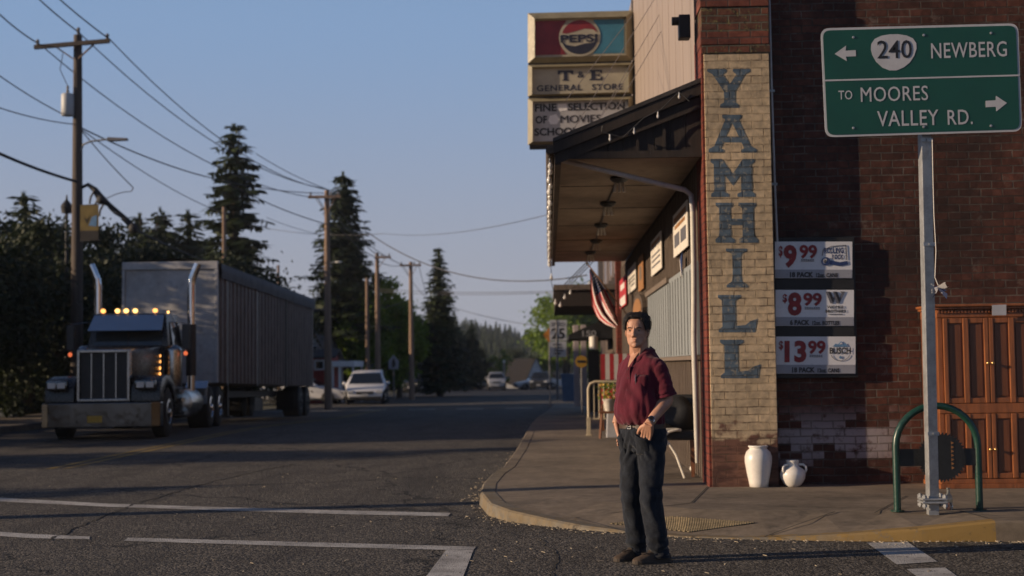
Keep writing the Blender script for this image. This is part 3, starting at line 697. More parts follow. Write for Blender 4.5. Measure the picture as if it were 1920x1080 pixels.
# posters
def facade_poster(p0, p1, label, bars, X=1.575, name='poster', face='paper'):
    a = atX(*p0, X); b = atX(*p1, X)     # top near corner, bottom far corner
    y0, y1 = min(a.y, b.y), max(a.y, b.y); z0, z1 = min(a.z, b.z), max(a.z, b.z)
    t = thing(name, label, 'poster', (X, y0, z0), 0, 'posters on the board siding')
    H = z1-z0; L = y1-y0
    m = MB(); m.box(0, .012, 0, L, 0, H); m.build('sheet', face, t)
    groups = {}
    for (u0, u1, v0, v1, mt) in bars: groups.setdefault(mt, MB()).box(-.004, -.001, L*u0, L*u1, H*v0, H*v1)
    for mt, mb in groups.items(): mb.build('print', mt, t)
    return t
facade_poster((1288, 374), (1263, 484), 'large cream poster with a brown heading, closest to the yellow pier', [(.08, .92, .78, .90, 'warm_paint'), (.15, .85, .62, .70, 'warm_paint'), (.1, .45, .2, .5, 'logo_grey'), (.55, .9, .2, .5, 'logo_grey')])
facade_poster((1239, 432), (1221, 519), 'cream poster with small rows, second from the yellow pier', [(.1, .9, .8, .9, 'warm_paint'), (.1, .9, .5, .55, 'logo_grey'), (.1, .9, .36, .41, 'logo_grey'), (.1, .9, .2, .25, 'logo_grey')])
facade_poster((1205, 475), (1197, 548), 'narrow tan board fixed upright between two pale posters', [(.3, .7, .3, .7, 'batten')], face='warm_paint')
facade_poster((1191, 491), (1178, 552), 'white poster with black rows, third from the yellow pier', [(.1, .9, .72, .86, 'logo_red'), (.1, .9, .5, .56, 'sign_black'), (.1, .9, .36, .42, 'sign_black'), (.1, .6, .2, .26, 'sign_black')])
facade_poster((1173, 514), (1162, 580), 'red poster with white foot at the far end of the siding', [(.1, .9, .05, .35, 'flag_white'), (.2, .8, .6, .8, 'flag_white')], face='flag_red')
# oval plaque behind the man
c = atX(1197, 582, 1.57); t = thing('oval_plaque', 'oval brown wooden plaque on the siding behind the man', 'sign', tuple(c))
m = MB(); m.add(*(lambda n: ([(-.02, 1.35*math.cos(2*math.pi*k/n), .27*math.sin(2*math.pi*k/n)) for k in range(n)]+[(.04, 1.35*math.cos(2*math.pi*k/n), .27*math.sin(2*math.pi*k/n)) for k in range(n)], [tuple(range(n)), tuple(range(n, 2*n))[::-1]]+[(k, (k+1) % n, n+(k+1) % n, n+k) for k in range(n)]))(32)); m.build('board', 'fascia', t)
m = MB(); m.add(*(lambda n: ([(-.03, 1.1*math.cos(2*math.pi*k/n), .2*math.sin(2*math.pi*k/n)) for k in range(n)]+[(-.022, 1.1*math.cos(2*math.pi*k/n), .2*math.sin(2*math.pi*k/n)) for k in range(n)], [tuple(range(n)), tuple(range(n, 2*n))[::-1]]+[(k, (k+1) % n, n+(k+1) % n, n+k) for k in range(n)]))(32)); m.build('painted_face', 'warm_paint', t)
# small blue pennant on the trim
c = atX(1279, 492, 1.56); t = thing('small_pennant', 'small blue and white pennant tucked on the grey boarded window', 'pennant', tuple(c))
m = MB(); m.slab([(0, 0, .12), (0, .28, .05), (0, .12, -.14)], (.01, 0, 0)); m.build('pennant_cloth', 'logo_blue', t); m = MB(); m.slab([(0, .28, .06), (0, .32, .05), (0, .16, -.17), (0, .12, -.14)], (.01, 0, 0)); m.build('pennant_edge', 'flag_white', t)

# conduit on the brick wall
t = thing('wall_conduit', 'thin grey conduit running down the brick wall beside the yellow pier', 'pipe', tuple(at(1458, 500, WY-.04)))
m = MB(); m.tube([at(1441, -60, WY-.03), at(1446, 140, WY-.03), at(1452, 330, WY-.03), at(1458, 470, WY-.06), at(1460, 492, WY-.065), at(1457, 500, WY-.065), at(1454, 494, WY-.065)], .012, 8); m.build('pipe', 'grey_pipe', t, world=True, smooth=True)
m = MB()
for px, py in ((1447, 170), (1452, 345)): a = at(px, py, WY-.035); m.box(a.x-.03, a.x+.03, a.y-.01, a.y+.034, a.z-.012, a.z+.012)
m.build('pipe_clip', 'galv', t, world=True)

# price boards
PYp = WY-.078
pb = thing('price_board_frame', 'black frame holding three price signs on the brick wall', 'sign', tuple(at(1528, 708, WY-.03)))
m = MB(); a = at(1449.5, 447, WY-.03); b = at(1608, 708, WY-.03); m.box(a.x, b.x, WY-.055, WY-.004, b.z, a.z); m.build('backing_board', 'black', pb, world=True, bevel=.006)
m = MB()
for y0, y1 in ((523.5, 541.5), (612.5, 629.5)): a = at(1453, y0, WY-.06); b = at(1602, y1, WY-.06); m.box(a.x, b.x, WY-.066, WY-.056, b.z, a.z)
m.build('frame_strip', 'black', pb, world=True, bevel=.004)
def rect(mb, x0, y0, x1, y1, Y, th=.002): poly(mb, [(x0, y0), (x1, y0), (x1, y1), (x0, y1)], Y, th)
def price(label, x0, y0, x1, y1, band, items):
    t = thing('price_sign', label, 'sign', tuple(at((x0+x1)/2, y1, PYp)), 0, 'price signs on the brick wall')
    m = MB(); rect(m, x0, y0, x1, y1, PYp, .012); m.build('panel', 'panel_white', t, world=True)
    m = MB(); rect(m, x0+.5, band[0], x1-.5, band[1], PYp-.003, .002); m.build('panel_band', 'panel_grey', t, world=True)
    gr = {}
    for it in items:
        mb = gr.setdefault(it[1], MB())
        if it[0] == 't': tpx(mb, it[2], it[3], it[6], it[5], it[6], it[6]-it[4], PYp-.005, it[7] if len(it) > 7 else .02, .001, it[8] if len(it) > 8 else 1.0)
        elif it[0] == 'p': poly(mb, it[2], PYp-.006-(.003 if len(it) > 3 else 0), .002)
    for mt, mb in gr.items(): mb.solid = False; mb.build('lettering', mt, t, world=True)
def tiny(x0, x1, y0): return [('p', 'logo_grey', [(x0+i*4.2, y0+j*2.6), (x0+i*4.2+3.2, y0+j*2.6), (x0+i*4.2+3.2, y0+j*2.6+1.5), (x0+i*4.2, y0+j*2.6+1.5)]) for i in range(int((x1-x0)/4.2)) for j in range(2)]
price('white price sign reading 9.99, topmost of three', 1453, 453, 1598, 521.5, (505.5, 521),
 [('t', 'price_red', '$', 1460, 461, 1467.5, 483, .03), ('t', 'price_red', '9', 1469, 459, 1494, 502.5, .045), ('t', 'price_red', '99', 1499, 459, 1532, 485, .035)] + tiny(1502, 1531, 486) +
 [('t', 'price_black', '18 PACK', 1481, 510, 1525, 520, .05), ('t', 'price_black', '12oz. CANS', 1530, 512, 1571, 520, .045),
  ('t', 'logo_blue', 'ROLLING', 1545, 464, 1582, 475, .03), ('t', 'logo_blue', 'ROCK', 1560, 477, 1582, 486, .03),
  ('p', 'logo_blue', [(1556, 488), (1575, 491.5), (1589, 489), (1590, 496), (1575, 499), (1556, 496)]), ('p', 'logo_blue', circ(1548.5, 490, 8.5, 8), 1), ('p', 'panel_white', circ(1548.5, 490, 5.6, 5.4), 1, ),
  ('p', 'logo_grey', [(1541, 479), (1543, 468), (1544.5, 468), (1542.5, 480)]), ('p', 'logo_grey', [(1543, 468), (1560, 461), (1586, 459), (1586, 460.5), (1560, 462.6), (1544, 469.5)]), ('p', 'logo_grey', [(1585, 459.5), (1587, 460), (1589, 487), (1587, 487)])])
price('white price sign reading 8.99, middle of three', 1454, 543.5, 1601, 611, (594.5, 610.5),
 [('t', 'price_red', '$', 1467.5, 551, 1476, 569, .03), ('t', 'price_red', '8', 1477, 548, 1503, 592, .045), ('t', 'price_red', '99', 1506, 549, 1541, 574, .035)] + tiny(1509, 1539, 576) +
 [('t', 'price_black', '6 PACK', 1481, 599.5, 1518, 609.5, .05), ('t', 'price_black', '12oz. BOTTLES', 1523, 601.5, 1574, 609.5, .045),
  ('t', 'price_black', 'WIDMER', 1551, 573, 1582, 578.5, .03), ('t', 'price_black', 'BROTHERS', 1548, 580.5, 1586, 586, .03),
  ('p', 'logo_grey', [(1548, 546.5), (1556, 546.5), (1562, 560), (1565, 554), (1561.5, 546.5), (1569, 546.5), (1574, 559), (1578, 549), (1575, 546.5), (1584.5, 546.5), (1574, 569), (1569, 569), (1566, 561), (1562, 569), (1557, 569)]),
  ('p', 'price_black', [(1553, 547.5), (1558, 547.5), (1563, 560), (1561, 567)], 1), ('p', 'price_black', [(1565, 547.5), (1570, 547.5), (1575, 560), (1573, 567)], 1),
  ('p', 'logo_grey', [(1553, 588.5), (1580, 588.5), (1580, 590), (1553, 590)])])
price('white price sign reading 13.99, lowest of three', 1455, 631, 1604, 700.5, (684, 700),
 [('t', 'price_red', '$', 1460.5, 639, 1468.5, 657, .03), ('t', 'price_red', '13', 1471, 638.5, 1512, 679.5, .045), ('t', 'price_red', '99', 1515, 638.5, 1548, 664, .035)] + tiny(1518, 1546, 665.5) +
 [('t', 'price_black', '18 PACK', 1485, 688.5, 1528, 698.5, .05), ('t', 'price_black', '12oz. CANS', 1533, 690.5, 1574, 698.5, .045),
  ('t', 'price_black', 'BUSCH', 1555.5, 651.5, 1595.5, 663.5, .03),
  ('p', 'logo_sky', [(1561, 650), (1567, 644), (1571, 646), (1577, 639.5), (1583, 645), (1586, 643.5), (1590, 650)]), ('p', 'panel_white', [(1574, 646), (1577, 641.5), (1580.5, 645.5), (1577.5, 645)], 1),
  ('p', 'logo_grey', circ(1576, 660, 19, 17, 20, 20, 160)+circ(1576, 660, 18, 16, 20, 160, 20)), ('p', 'logo_sky', circ(1576, 670, 2.6, 2.8, 12))])

# ------------------------------------------------------------------ big store sign (projects over the awning)
SY = 25.0
ss = thing('store_sign', 'tall cream framed store sign with cola, store name and movie panels above the awning', 'sign', tuple(at(1088, 272, SY)))
m = MB(); a = at(989, 24, SY); b = at(1187, 271, SY); m.box(a.x, b.x, SY+.05, SY+.42, b.z, a.z); m.build('sign_box', 'dark_metal', ss, world=True, bevel=.01)
def frame_px(x0, y0, x1, y1, bw, bwt, Ydeep, Yout, tilt=-5):
    m = MB()
    def pt(x, y, Y): return at(x, y+tilt*(x-988)/200, Y)
    o = [(x0, y0), (x1, y0), (x1, y1), (x0, y1)]; i = [(x0+bw, y0+bwt), (x1-bw, y0+bwt), (x1-bw, y1-bwt), (x0+bw, y1-bwt)]
    for k in range(4):
        k2 = (k+1) % 4
        m.hexa([pt(*o[k], Ydeep), pt(*o[k2], Ydeep), pt(*i[k2], Ydeep), pt(*i[k], Ydeep)], [pt(*o[k], Ydeep-.015), pt(*o[k2], Ydeep-.015), pt(*i[k2], Yout), pt(*i[k], Yout)])
    return m
for (y0, y1, bw, bt) in ((24.5, 119, 13, 11), (122, 181.5, 8, 4), (184.5, 272, 9, 6)):
    frame_px(989.5, y0, 1187, y1, bw, bt, SY+.05, SY-.07).build('panel_frame', 'cream_frame', ss, world=True)
def face_px(x0, y0, x1, y1, mt, Y=SY+.03, nm='sign_face', tilt=-5):
    m = MB(); P = [at(x, y+tilt*(x-988)/200, Y) for x, y in ((x0, y0), (x1, y0), (x1, y1), (x0, y1))]; m.slab(P, (0, .018, 0)); return m.build(nm, mt, ss, world=True)
face_px(1000, 33, 1177, 111, 'cream_face'); face_px(996, 125, 1181, 179, 'cream_face'); face_px(997, 189, 1180, 268, 'white_face')
def tl(pts, tilt=-5): return [(x, y+tilt*(x-988)/200) for x, y in pts]
Yl = SY+.028
m = MB(); poly(m, tl([(1004, 40), (1062, 40), (1052, 56), (1048, 72), (1052, 88), (1062, 104), (1004, 104)]), Yl-.004, .003); m.build('red_field', 'logo_red', ss, world=True)
m = MB(); poly(m, tl([(1170, 40), (1170, 104), (1112, 104), (1122, 88), (1126, 72), (1122, 56), (1112, 40)]), Yl-.004, .003); m.build('blue_field', 'logo_teal', ss, world=True)
m = MB(); poly(m, tl(circ(1087, 72, 39, 36.5, 36)), Yl-.012, .006); dsk = m.build('logo_disc', 'cream_face', ss, world=True)
m = MB(); poly(m, tl(circ(1087, 72, 34, 32, 16, 195, 345)+[(1112, 58), (1096, 56), (1078, 61), (1062, 65)]), Yl-.017, .003); m.build('red_wave', 'logo_red', ss, world=True)
m = MB(); poly(m, tl(circ(1087, 72, 34, 32, 16, 15, 165)+[(1062, 86), (1078, 89), (1096, 84), (1112, 83)]), Yl-.017, .003); m.build('blue_wave', 'navy', ss, world=True)
m = MB(); m.solid = False; tpx(m, 'PEPSI', 1051, 80.5, 1121, 78.5, 15, Yl-.018, .035); m.build('lettering', 'navy', ss, world=True)
m = MB(); letpx(m, 'T', 1046, 132, 1075, 151.5, Yl-.004); letpx(m, 'E', 1105, 131, 1130, 150.5, Yl-.004); m.build('lettering', 'navy', ss, world=True)
m = MB(); m.solid = False; tpx(m, '&', 1083, 146, 1096, 145.7, 12, Yl, .01); tpx(m, 'GENERAL', 1006.5, 171.5, 1092, 169.5, 11.5, Yl, .024, .003, 1.1); tpx(m, 'STORE', 1110, 169.2, 1168, 168, 11.5, Yl, .024, .003, 1.1); m.build('lettering', 'navy', ss, world=True)
m = MB(); m.solid = False
for s_, x0, x1, yb in (('FINE', 1003, 1044, 209.5), ('SELECTION', 1065, 1172, 208), ('OF', 1004, 1026, 232), ('MOVIES', 1051, 1127, 231), ('SCHOOL', 1002, 1084, 255)): tpx(m, s_, x0, yb, x1, yb-(x1-x0)*.025, 14.5, Yl, .035)
m.build('lettering', 'sign_black', ss, world=True)
m = MB(); poly(m, [(1046, 195), (1062, 194), (1064, 207), (1050, 209), (1045, 203)], Yl-.004, .003); poly(m, [(1031, 217), (1043, 214), (1049, 224), (1044, 233), (1032, 233), (1028, 226)], Yl-.004, .003); m.build('patch', 'house_white', ss, world=True)
m = MB()
for px, wd, d in ((1193, .05, .0), (1206, .07, .25)):
    a = at(px, 250, SY+.2+d); m.box(a.x-wd, a.x+wd, SY+.15+d, SY+.25+d, a.z-.6, 8.4)
m.build('mast', 'mast', ss, world=True)
m = MB()
for z in (5.4, 6.4, 7.3): m.box(b.x-.02, 1.62, SY+.18, SY+.26, z, z+.08)
m.build('bracket', 'mast', ss, world=True)
gw = thing('guy_wire_set', 'thin guy wires running from the awning edge up to the tan siding', 'wire', tuple(at(1080, 240, 16)))
for (p, q) in (((1077, 240), (1232, -10)), ((1118, 232), (1255, -5)), ((1155, 205), (1262, 20)), ((1060, 190), (1185, 30)), ((1130, 215), (1190, 120))):
    m = MB(); m.tube([at(*p, 17.0), at(*q, 20.0)], .0045, 5); m.build('guy_wire', 'mast', gw, world=True)

# ------------------------------------------------------------------ green road sign on its post
GY = 11.3
base = drape(1752, 962, 0)
rs = thing('road_sign', 'large green highway direction sign with white arrows and 240 shield on a post', 'sign', tuple(base))
top = at(1731, 150, GY+.06)
pm_ = MB(); bz = base+Vector((0, .05, .02)); 
dirp = (top-bz).normalized(); wv = Vector((math.cos(R(8)), math.sin(R(8)), 0))*.041; dv = Vector((-math.sin(R(8)), math.cos(R(8)), 0))*.041
pm_.hexa([bz-wv-dv, bz+wv-dv, bz+wv+dv, bz-wv+dv], [top-wv-dv, top+wv-dv, top+wv+dv, top-wv+dv]); post = pm_.build('post', 'galv', rs, world=True, bevel=.006)
m = MB()
for zf in (.18, .62, .86, .97): 
    c = bz.lerp(top, zf)
    m.bar(c-wv*1.18-dv*1.1, c+wv*1.18-dv*1.1, .012, .03); m.tube([c-dv*1.05, c-dv*1.5], .008, 6)
m.build('post_collar', 'galv', post, world=True)
def gquad(): return [(1538.5, 53), (1909, 43.5), (1916.5, 246.5), (1547.5, 257.5)]
def rrect(pts, r):
    out = []; n = len(pts)
    for i in range(n):
        p = Vector(pts[i]); a = (Vector(pts[i-1])-p).normalized()*r; b_ = (Vector(pts[(i+1) % n])-p).normalized()*r
        for k in range(6):
            t_ = k/5; out.append(tuple(p+a*(1-t_)**2+b_*t_**2))
    return out
def inset(pts, d):
    c = sum((Vector(p) for p in pts), Vector((0, 0)))/len(pts); out = []
    for p in pts:
        v = Vector(p)-c; out.append(tuple(c+Vector((v.x-math.copysign(d, v.x), v.y-math.copysign(d, v.y)))))
    return out
Q = gquad()
m = MB(); poly(m, rrect(Q, 17), GY, .006); m.build('sign_plate', 'sign_white', rs, world=True)
m = MB(); poly(m, rrect(inset(Q, 4.2), 14), GY-.003, .002); m.build('sign_field', 'sign_green', rs, world=True)
m = MB(); poly(m, [(1544, 149.5), (1911.5, 139.6), (1911.6, 142.6), (1544.1, 152.5)], GY-.006, .002)
poly(m, [(1565, 101), (1586.5, 85.5), (1585.5, 95), (1604.5, 94), (1605, 105.5), (1586, 106), (1588, 114.5)], GY-.006, .002)
poly(m, [(1888, 193), (1867.5, 179.5), (1867, 188), (1848, 189), (1848.5, 201), (1867.5, 200), (1868, 209)], GY-.006, .002); m.build('arrow', 'sign_white', rs, world=True)
m = MB()
sh = [(1633, 92), (1634, 82), (1640, 73), (1652, 67), (1668, 64.3), (1684, 64), (1700, 66.5), (1712, 72), (1718, 81), (1718.5, 91), (1714, 105), (1706, 117), (1695, 126), (1681, 132), (1668, 132), (1655, 127), (1643, 116), (1636, 104)]
poly(m, sh, GY-.006, .002); m.build('route_shield', 'sign_white', rs, world=True)
m = MB(); m.solid = False; tpx(m, '240', 1645, 110.2, 1710, 109, 34, GY-.007, .004, .002); m.build('lettering', 'sign_black', rs, world=True)
m = MB(); m.solid = False
for s_, x0, y0, x1, y1, h in (('NEWBERG', 1746, 110, 1888, 106, 29), ('TO', 1572, 187, 1598, 186.5, 17), ('MOORES', 1614, 191.5, 1740, 188, 27.5), ('VALLEY', 1645, 237.5, 1760, 234.5, 29), ('RD.', 1777, 234.5, 1824, 233, 28)):
    tpx(m, s_, x0, y0, x1, y1, h, GY-.003, .006, .003, 1.06)
m.build('lettering', 'sign_white', rs, world=True)
for (x_, y_) in ((1600, 70), (1600, 240), (1732, 66), (1732, 238), (1858, 62), (1858, 236)):
    q_ = at(x_, y_, GY-.004); m = MB(); m.lathe([(.011, 0), (.011, .004), (.006, .006)], q_, (0, -1, 0), 8); m.build('rivet', 'galv', rs, world=True)
# slip base with bolts
m = MB(); c = base+Vector((0, .05, .09))
m.box(c.x-.10, c.x+.10, c.y-.09, c.y+.09, c.z-.012, c.z+.006); m.box(c.x-.10, c.x+.10, c.y-.09, c.y+.09, c.z+.014, c.z+.03); m.build('base_plate', 'galv', rs, world=True, bevel=.004)
for sx in (-1, 1):
    for sy in (-1, 1):
        m = MB(); q = c+Vector((sx*.082, sy*.07, 0)); m.tube([q+Vector((0, 0, -.05)), q+Vector((0, 0, .06))], .011, 6); m.tube([q+Vector((0, 0, .03)), q+Vector((0, 0, .052))], .021, 6); m.tube([q+Vector((0, 0, -.04)), q+Vector((0, 0, -.018))], .021, 6); m.build('bolt', 'galv', rs, world=True)
m = MB(); m.box(c.x-.04, c.x+.04, c.y-.04, c.y+.04, base.z-.02, c.z-.012); m.build('anchor_stub', 'galv', rs, world=True)
# cord and little flag bow tied to the post
t = thing('cord', 'thin frayed cord hanging down the steel sign post', 'cord', tuple(at(1747, 480, GY+.02)))
m = MB(); m.tube([at(x, y, GY+.02) for x, y in ((1748, 262), (1749, 320), (1751, 400), (1755, 470), (1753, 520), (1759, 535))], .004, 5); m.build('cord_strand', 'paper', t, world=True)
t = thing('flag_bow', 'small stars and stripes bow tied to the steel sign post', 'flag', tuple(at(1760, 545, GY)))
random.seed(3)
m = MB()
for k in range(9):
    a = at(1758, 540, GY-.02); q = at(1746+random.random()*32, 526+random.random()*34, GY-.05+random.random()*.06); m.mat(random.choice([0, 0, 1, 2])); m.solid = False
    n = Vector((random.uniform(-1, 1), random.uniform(-.5, .5), random.uniform(-1, 1))).normalized()*.025
    m.quad(a-n*.4, q-n, q+n, a+n*.4)
m.build('bow_ribbon', ['flag_blue', 'flag_red', 'flag_white'], t, world=True)
m = MB()
for k in range(14):
    q = at(1746+random.random()*26, 528+random.random()*24, GY-.085); m.box(q.x-.004, q.x+.004, q.y, q.y+.002, q.z-.004, q.z+.004)
m.build('bow_star', 'flag_white', t, world=True)

# ------------------------------------------------------------------ bike rack with saw blade
b0 = drape(1683, 959, 0); b1 = drape(1837, 957, 0)
br = thing('bike_rack', 'green arched bike rack with a black saw blade disc', 'bike rack', tuple((b0+b1)/2))
ht = (959-765)*b0.y/FPX; cx = (b0+b1)/2; rad = (b1-b0).length/2; ud = (b1-b0).normalized()
path = [b0+Vector((0, 0, -.01)), b0+Vector((0, 0, ht-rad*.98))]
for k in range(1, 16):
    a = math.pi*k/16; path.append(cx-ud*rad*math.cos(a)+Vector((0, 0, ht-rad*.98+rad*.98*math.sin(a))))
path += [b1+Vector((0, 0, ht-rad*.98)), b1+Vector((0, 0, -.01))]
m = MB(); m.tube(path, .029, 14); m.build('rack_tube', 'rack_green', br, world=True, smooth=True)
for p in (b0, b1):
    m = MB(); m.lathe([(.055, 0), (.055, .012), (.034, .014)], p, seg=14); m.build('foot_flange', 'rack_green', br, world=True)
m = MB(); c = cx+Vector((0, 0, (958-859)*b0.y/FPX)); m.box(b0.x+.02, b1.x-.02, c.y-.008, c.y+.004, c.z-.07, c.z+.07); m.build('cross_plate', 'blade', br, world=True)
m = MB(); bl = []; nt = 42; c2 = at(1765, 857, c.y)
for k in range(nt):
    a = 2*math.pi*k/nt; a2 = 2*math.pi*(k+.75)/nt
    bl.append((c2.x+.208*math.cos(a), c.y-.014, c2.z+.208*math.sin(a))); bl.append((c2.x+.182*math.cos(a2), c.y-.014, c2.z+.182*math.sin(a2)))
m.slab(bl, (0, -.006, 0)); m.build('saw_blade', 'blade', br, world=True)
for s in (-1, 1):
    m = MB()
    for k in range(7): z = c2.z-.10+k*.034; m.add([(c2.x+s*.075, c.y-.024, z), (c2.x+s*.10, c.y-.024, z+.012), (c2.x+s*.075, c.y-.024, z+.026)], [(0, 1, 2)])
    m.solid = False; m.build('tooth_mark', 'warm_paint', br, world=True)
# bottle
p = drape(1779, 955, 0); t = tag(MB().lathe([(.028, 0), (.033, .006), (.033, .09), (.028, .112), (.013, .135), (.012, .165), (.015, .167), (.015, .18)], p, seg=18).build('glass_bottle', None or (lambda t_: (t_.base((.75, .8, .78), .03), setattr(t_.b.inputs['Transmission Weight'], 'default_value', .85), t_.m)[2])(NT('clear_glass')), smooth=True), 'clear glass bottle standing beside the steel sign post base', 'bottle')
# small litter beside the rack
# ------------------------------------------------------------------ armoire
Yf = 13.93; Az0 = .13; Ax0 = at(1761, 750, Yf).x; Az1 = at(1761, 571, Yf).z; Ax1 = Ax0+.98; Yb = WY-.03
ar = thing('armoire', 'tall orange pine armoire standing against the brick wall', 'armoire', ((Ax0+Ax1)/2, Yf, Az0))
AP = lambda mb, nm, mt='amber_wood', **k: mb.build(nm, mt, ar, world=True, **k)
m = MB(); m.box(Ax0, Ax1, Yf+.02, Yb, Az0+.02, Az1-.05); AP(m, 'carcass', 'amber_panel')
m = MB(); m.box(Ax0-.001, Ax0+.05, Yf-.001, Yf+.022, Az0+.03, Az1-.13); m.box(Ax1-.05, Ax1, Yf-.001, Yf+.022, Az0+.03, Az1-.13); AP(m, 'corner_stile', bevel=.006)
m = MB(); m.box(Ax0-.02, Ax1+.02, Yf-.03, Yb, Az0, Az0+.045); m.box(Ax0-.008, Ax1+.008, Yf-.015, Yb, Az0+.045, Az0+.09); AP(m, 'plinth', bevel=.006)
m = MB(); m.box(Ax0-.004, Ax1+.004, Yf-.006, Yb, Az1-.13, Az1-.05); m.box(Ax0-.03, Ax1+.03, Yf-.04, Yb, Az1-.05, Az1-.025); m.box(Ax0-.05, Ax1+.05, Yf-.065, Yb, Az1-.025, Az1); cor = AP(m, 'cornice', bevel=.007)
m = MB()
for k in range(30): m.box(Ax0+.005+k*.0325, Ax0+.021+k*.0325, Yf-.022, Yf-.006, Az1-.085, Az1-.056)
m.build('dentil', 'amber_wood', cor, world=True)
zm0, zm1 = at(1800, 775, Yf).z, at(1800, 757, Yf).z
m = MB(); m.box(Ax0-.006, Ax1+.006, Yf-.02, Yf+.02, zm0, zm1); AP(m, 'mid_rail', bevel=.006)
xm = (Ax0+Ax1)/2
for (z0, z1, kz) in ((zm1+.004, Az1-.135, at(1838, 681, Yf).z), (Az0+.095, zm0-.004, at(1858, 842, Yf).z)):
    for sd, (x0, x1) in enumerate(((Ax0+.052, xm-.002), (xm+.002, Ax1-.052))):
        W = x1-x0; d = MB()
        d.box(x0, x1, Yf+.001, Yf+.018, z0, z1); door = AP(d, 'door', 'amber_panel')
        xc = (x0+x1)/2
        for (a, b_) in ((x0, x0+.045), (xc-.028, xc+.028), (x1-.045, x1)): s = MB(); s.box(a, b_, Yf-.022, Yf+.001, z0, z1); s.build('door_stile', 'amber_wood', door, world=True, bevel=.008)
        for (a, b_) in ((x0+.0455, xc-.0285), (xc+.0285, x1-.0455)):
            for (za_, zb_) in ((z0, z0+.05), (z1-.05, z1)): s = MB(); s.box(a, b_, Yf-.016, Yf+.001, za_, zb_); s.build('door_rail', 'amber_wood', door, world=True, bevel=.006)
        for (a, b_) in ((x0+.06, xc-.042), (xc+.042, x1-.06)): s = MB(); s.box(a, b_, Yf-.006, Yf+.001, z0+.065, z1-.065); s.build('raised_panel', 'amber_panel', door, world=True, bevel=.005)
        kx = x1-.022 if sd == 0 else x0+.022
        s = MB(); s.lathe([(.006, 0), (.006, .018), (.014, .022), (.015, .03), (.008, .037)], (kx, Yf-.022, kz), (0, -1, 0), 12); s.build('knob', 'brass', door, world=True, smooth=True)
t = tag((lambda a, b_: MB().slab([(a.x, Yf-.075, a.z), (b_.x, Yf-.075, a.z+.003), (b_.x, Yf-.068, b_.z), (a.x, Yf-.068, b_.z)], (0, .003, 0)).build('paper_notice', 'sign_white'))(at(1860, 572, Yf-.07), at(1887, 591, Yf-.07)), 'small white paper notice taped to the armoire cornice', 'paper')
# ------------------------------------------------------------------ vases
p = drape(1423, 913, 0); k = .01*(p.y/FPX*100)
sc_ = p.y/FPX
t = thing('tall_vase', 'tall white ceramic floor vase at the foot of the yellow pier', 'vase', tuple(p))
prof = [(15, 0), (17, 1), (18.5, 10), (22, 28), (25, 46), (25, 56), (22, 65), (16.5, 70.5), (16, 72), (18, 74), (18.3, 76), (16, 77), (14, 76), (13.5, 70)]
m = MB(); m.lathe([(r*sc_, z*sc_) for r, z in prof], seg=40); m.build('vase_body', 'ceramic', t, smooth='all')
p = drape(1487, 912.5, 0)
t = thing('small_jar', 'small round white ceramic jar with two handles beside the brick wall', 'jar', tuple(p))
prof = [(10, 0), (12, .8), (17, 6), (22, 15), (23.5, 23), (21, 31), (14, 36), (11, 38), (10.5, 42), (11.5, 47), (12.5, 48.5), (11, 49), (9, 46)]
m = MB(); m.lathe([(r*sc_, z*sc_) for r, z in prof], seg=36); m.build('jar_body', 'ceramic', t, smooth='all')
for s, an in ((1, R(-10)), (-1, R(35))):
    m = MB(); d_ = Vector((math.cos(an)*s, math.sin(an)*s-.0, 0)); m.tube([d_*(11*sc_)+Vector((0, 0, 41*sc_)), d_*(19*sc_)+Vector((0, 0, 41*sc_)), d_*(24*sc_)+Vector((0, 0, 37*sc_)), d_*(24.5*sc_)+Vector((0, 0, 31*sc_)), d_*(22*sc_)+Vector((0, 0, 26*sc_))], 2.2*sc_, 8); m.build('handle', 'ceramic', t, smooth='all')
# ================================================================== PAVEMENT FURNITURE
# stars and stripes on a slanted staff
fl = thing('flag', 'stars and stripes flag drooping from a slanted staff under the awning end', 'flag', tuple(at(1155, 560, 27)))
tip = at(1101, 494, 27.0); foot = at(1176, 590, 27.2)
m = MB(); m.tube([tip+(tip-foot).normalized()*.03, foot], .012, 8); m.build('staff', 'warm_paint', fl, world=True); m = MB(); m.ell(tip, (.025, .025, .025), 10); m.build('finial', 'brass', fl, world=True)
nu_, nv_ = 26, 26
FL = [(1105, 506), (1107, 530), (1107, 552), (1110, 575), (1120, 598), (1136, 610), (1153, 615)]
FR = [(1108, 504), (1120, 520), (1129, 536), (1138, 553), (1148, 572), (1155, 590), (1160, 607)]
def ipol(P, t):
    t = max(0, min(.9999, t))*(len(P)-1); i = int(t); f = t-i; return P[i][0]*(1-f)+P[i+1][0]*f, P[i][1]*(1-f)+P[i+1][1]*f
def flagpt(u, v):     # u across the stripes, v along them (the cloth hangs from the staff)
    a_ = ipol(FL, v); b_ = ipol(FR, v); u2 = u+.035*math.sin(u*19+v*3)
    d = -.012*(a_[0]+(b_[0]-a_[0])*u2-1130) + .10*math.sin(u*13+v*2.5)*(.4+v)+.05*math.sin(u*25-v*4)
    return at(a_[0]+(b_[0]-a_[0])*u2, a_[1]+(b_[1]-a_[1])*u2, 27+d)
def flagpart(u0, u1, v0, v1, nu, nv, lift=0):
    vs = [flagpt(u0+(u1-u0)*i/nu, v0+(v1-v0)*j/nv)-Vector((0, lift, 0)) for i in range(nu+1) for j in range(nv+1)]
    fs = [(i*(nv+1)+j, (i+1)*(nv+1)+j, (i+1)*(nv+1)+j+1, i*(nv+1)+j+1) for i in range(nu) for j in range(nv)]
    return vs, fs
cl = MB(); cl.solid = False
for k in range(13):
    cl.mat(k % 2); u0, u1 = k/13, (k+1)/13
    cl.add(*flagpart(u0, u1, .40 if k > 3 else 0, 1, 3, 16))
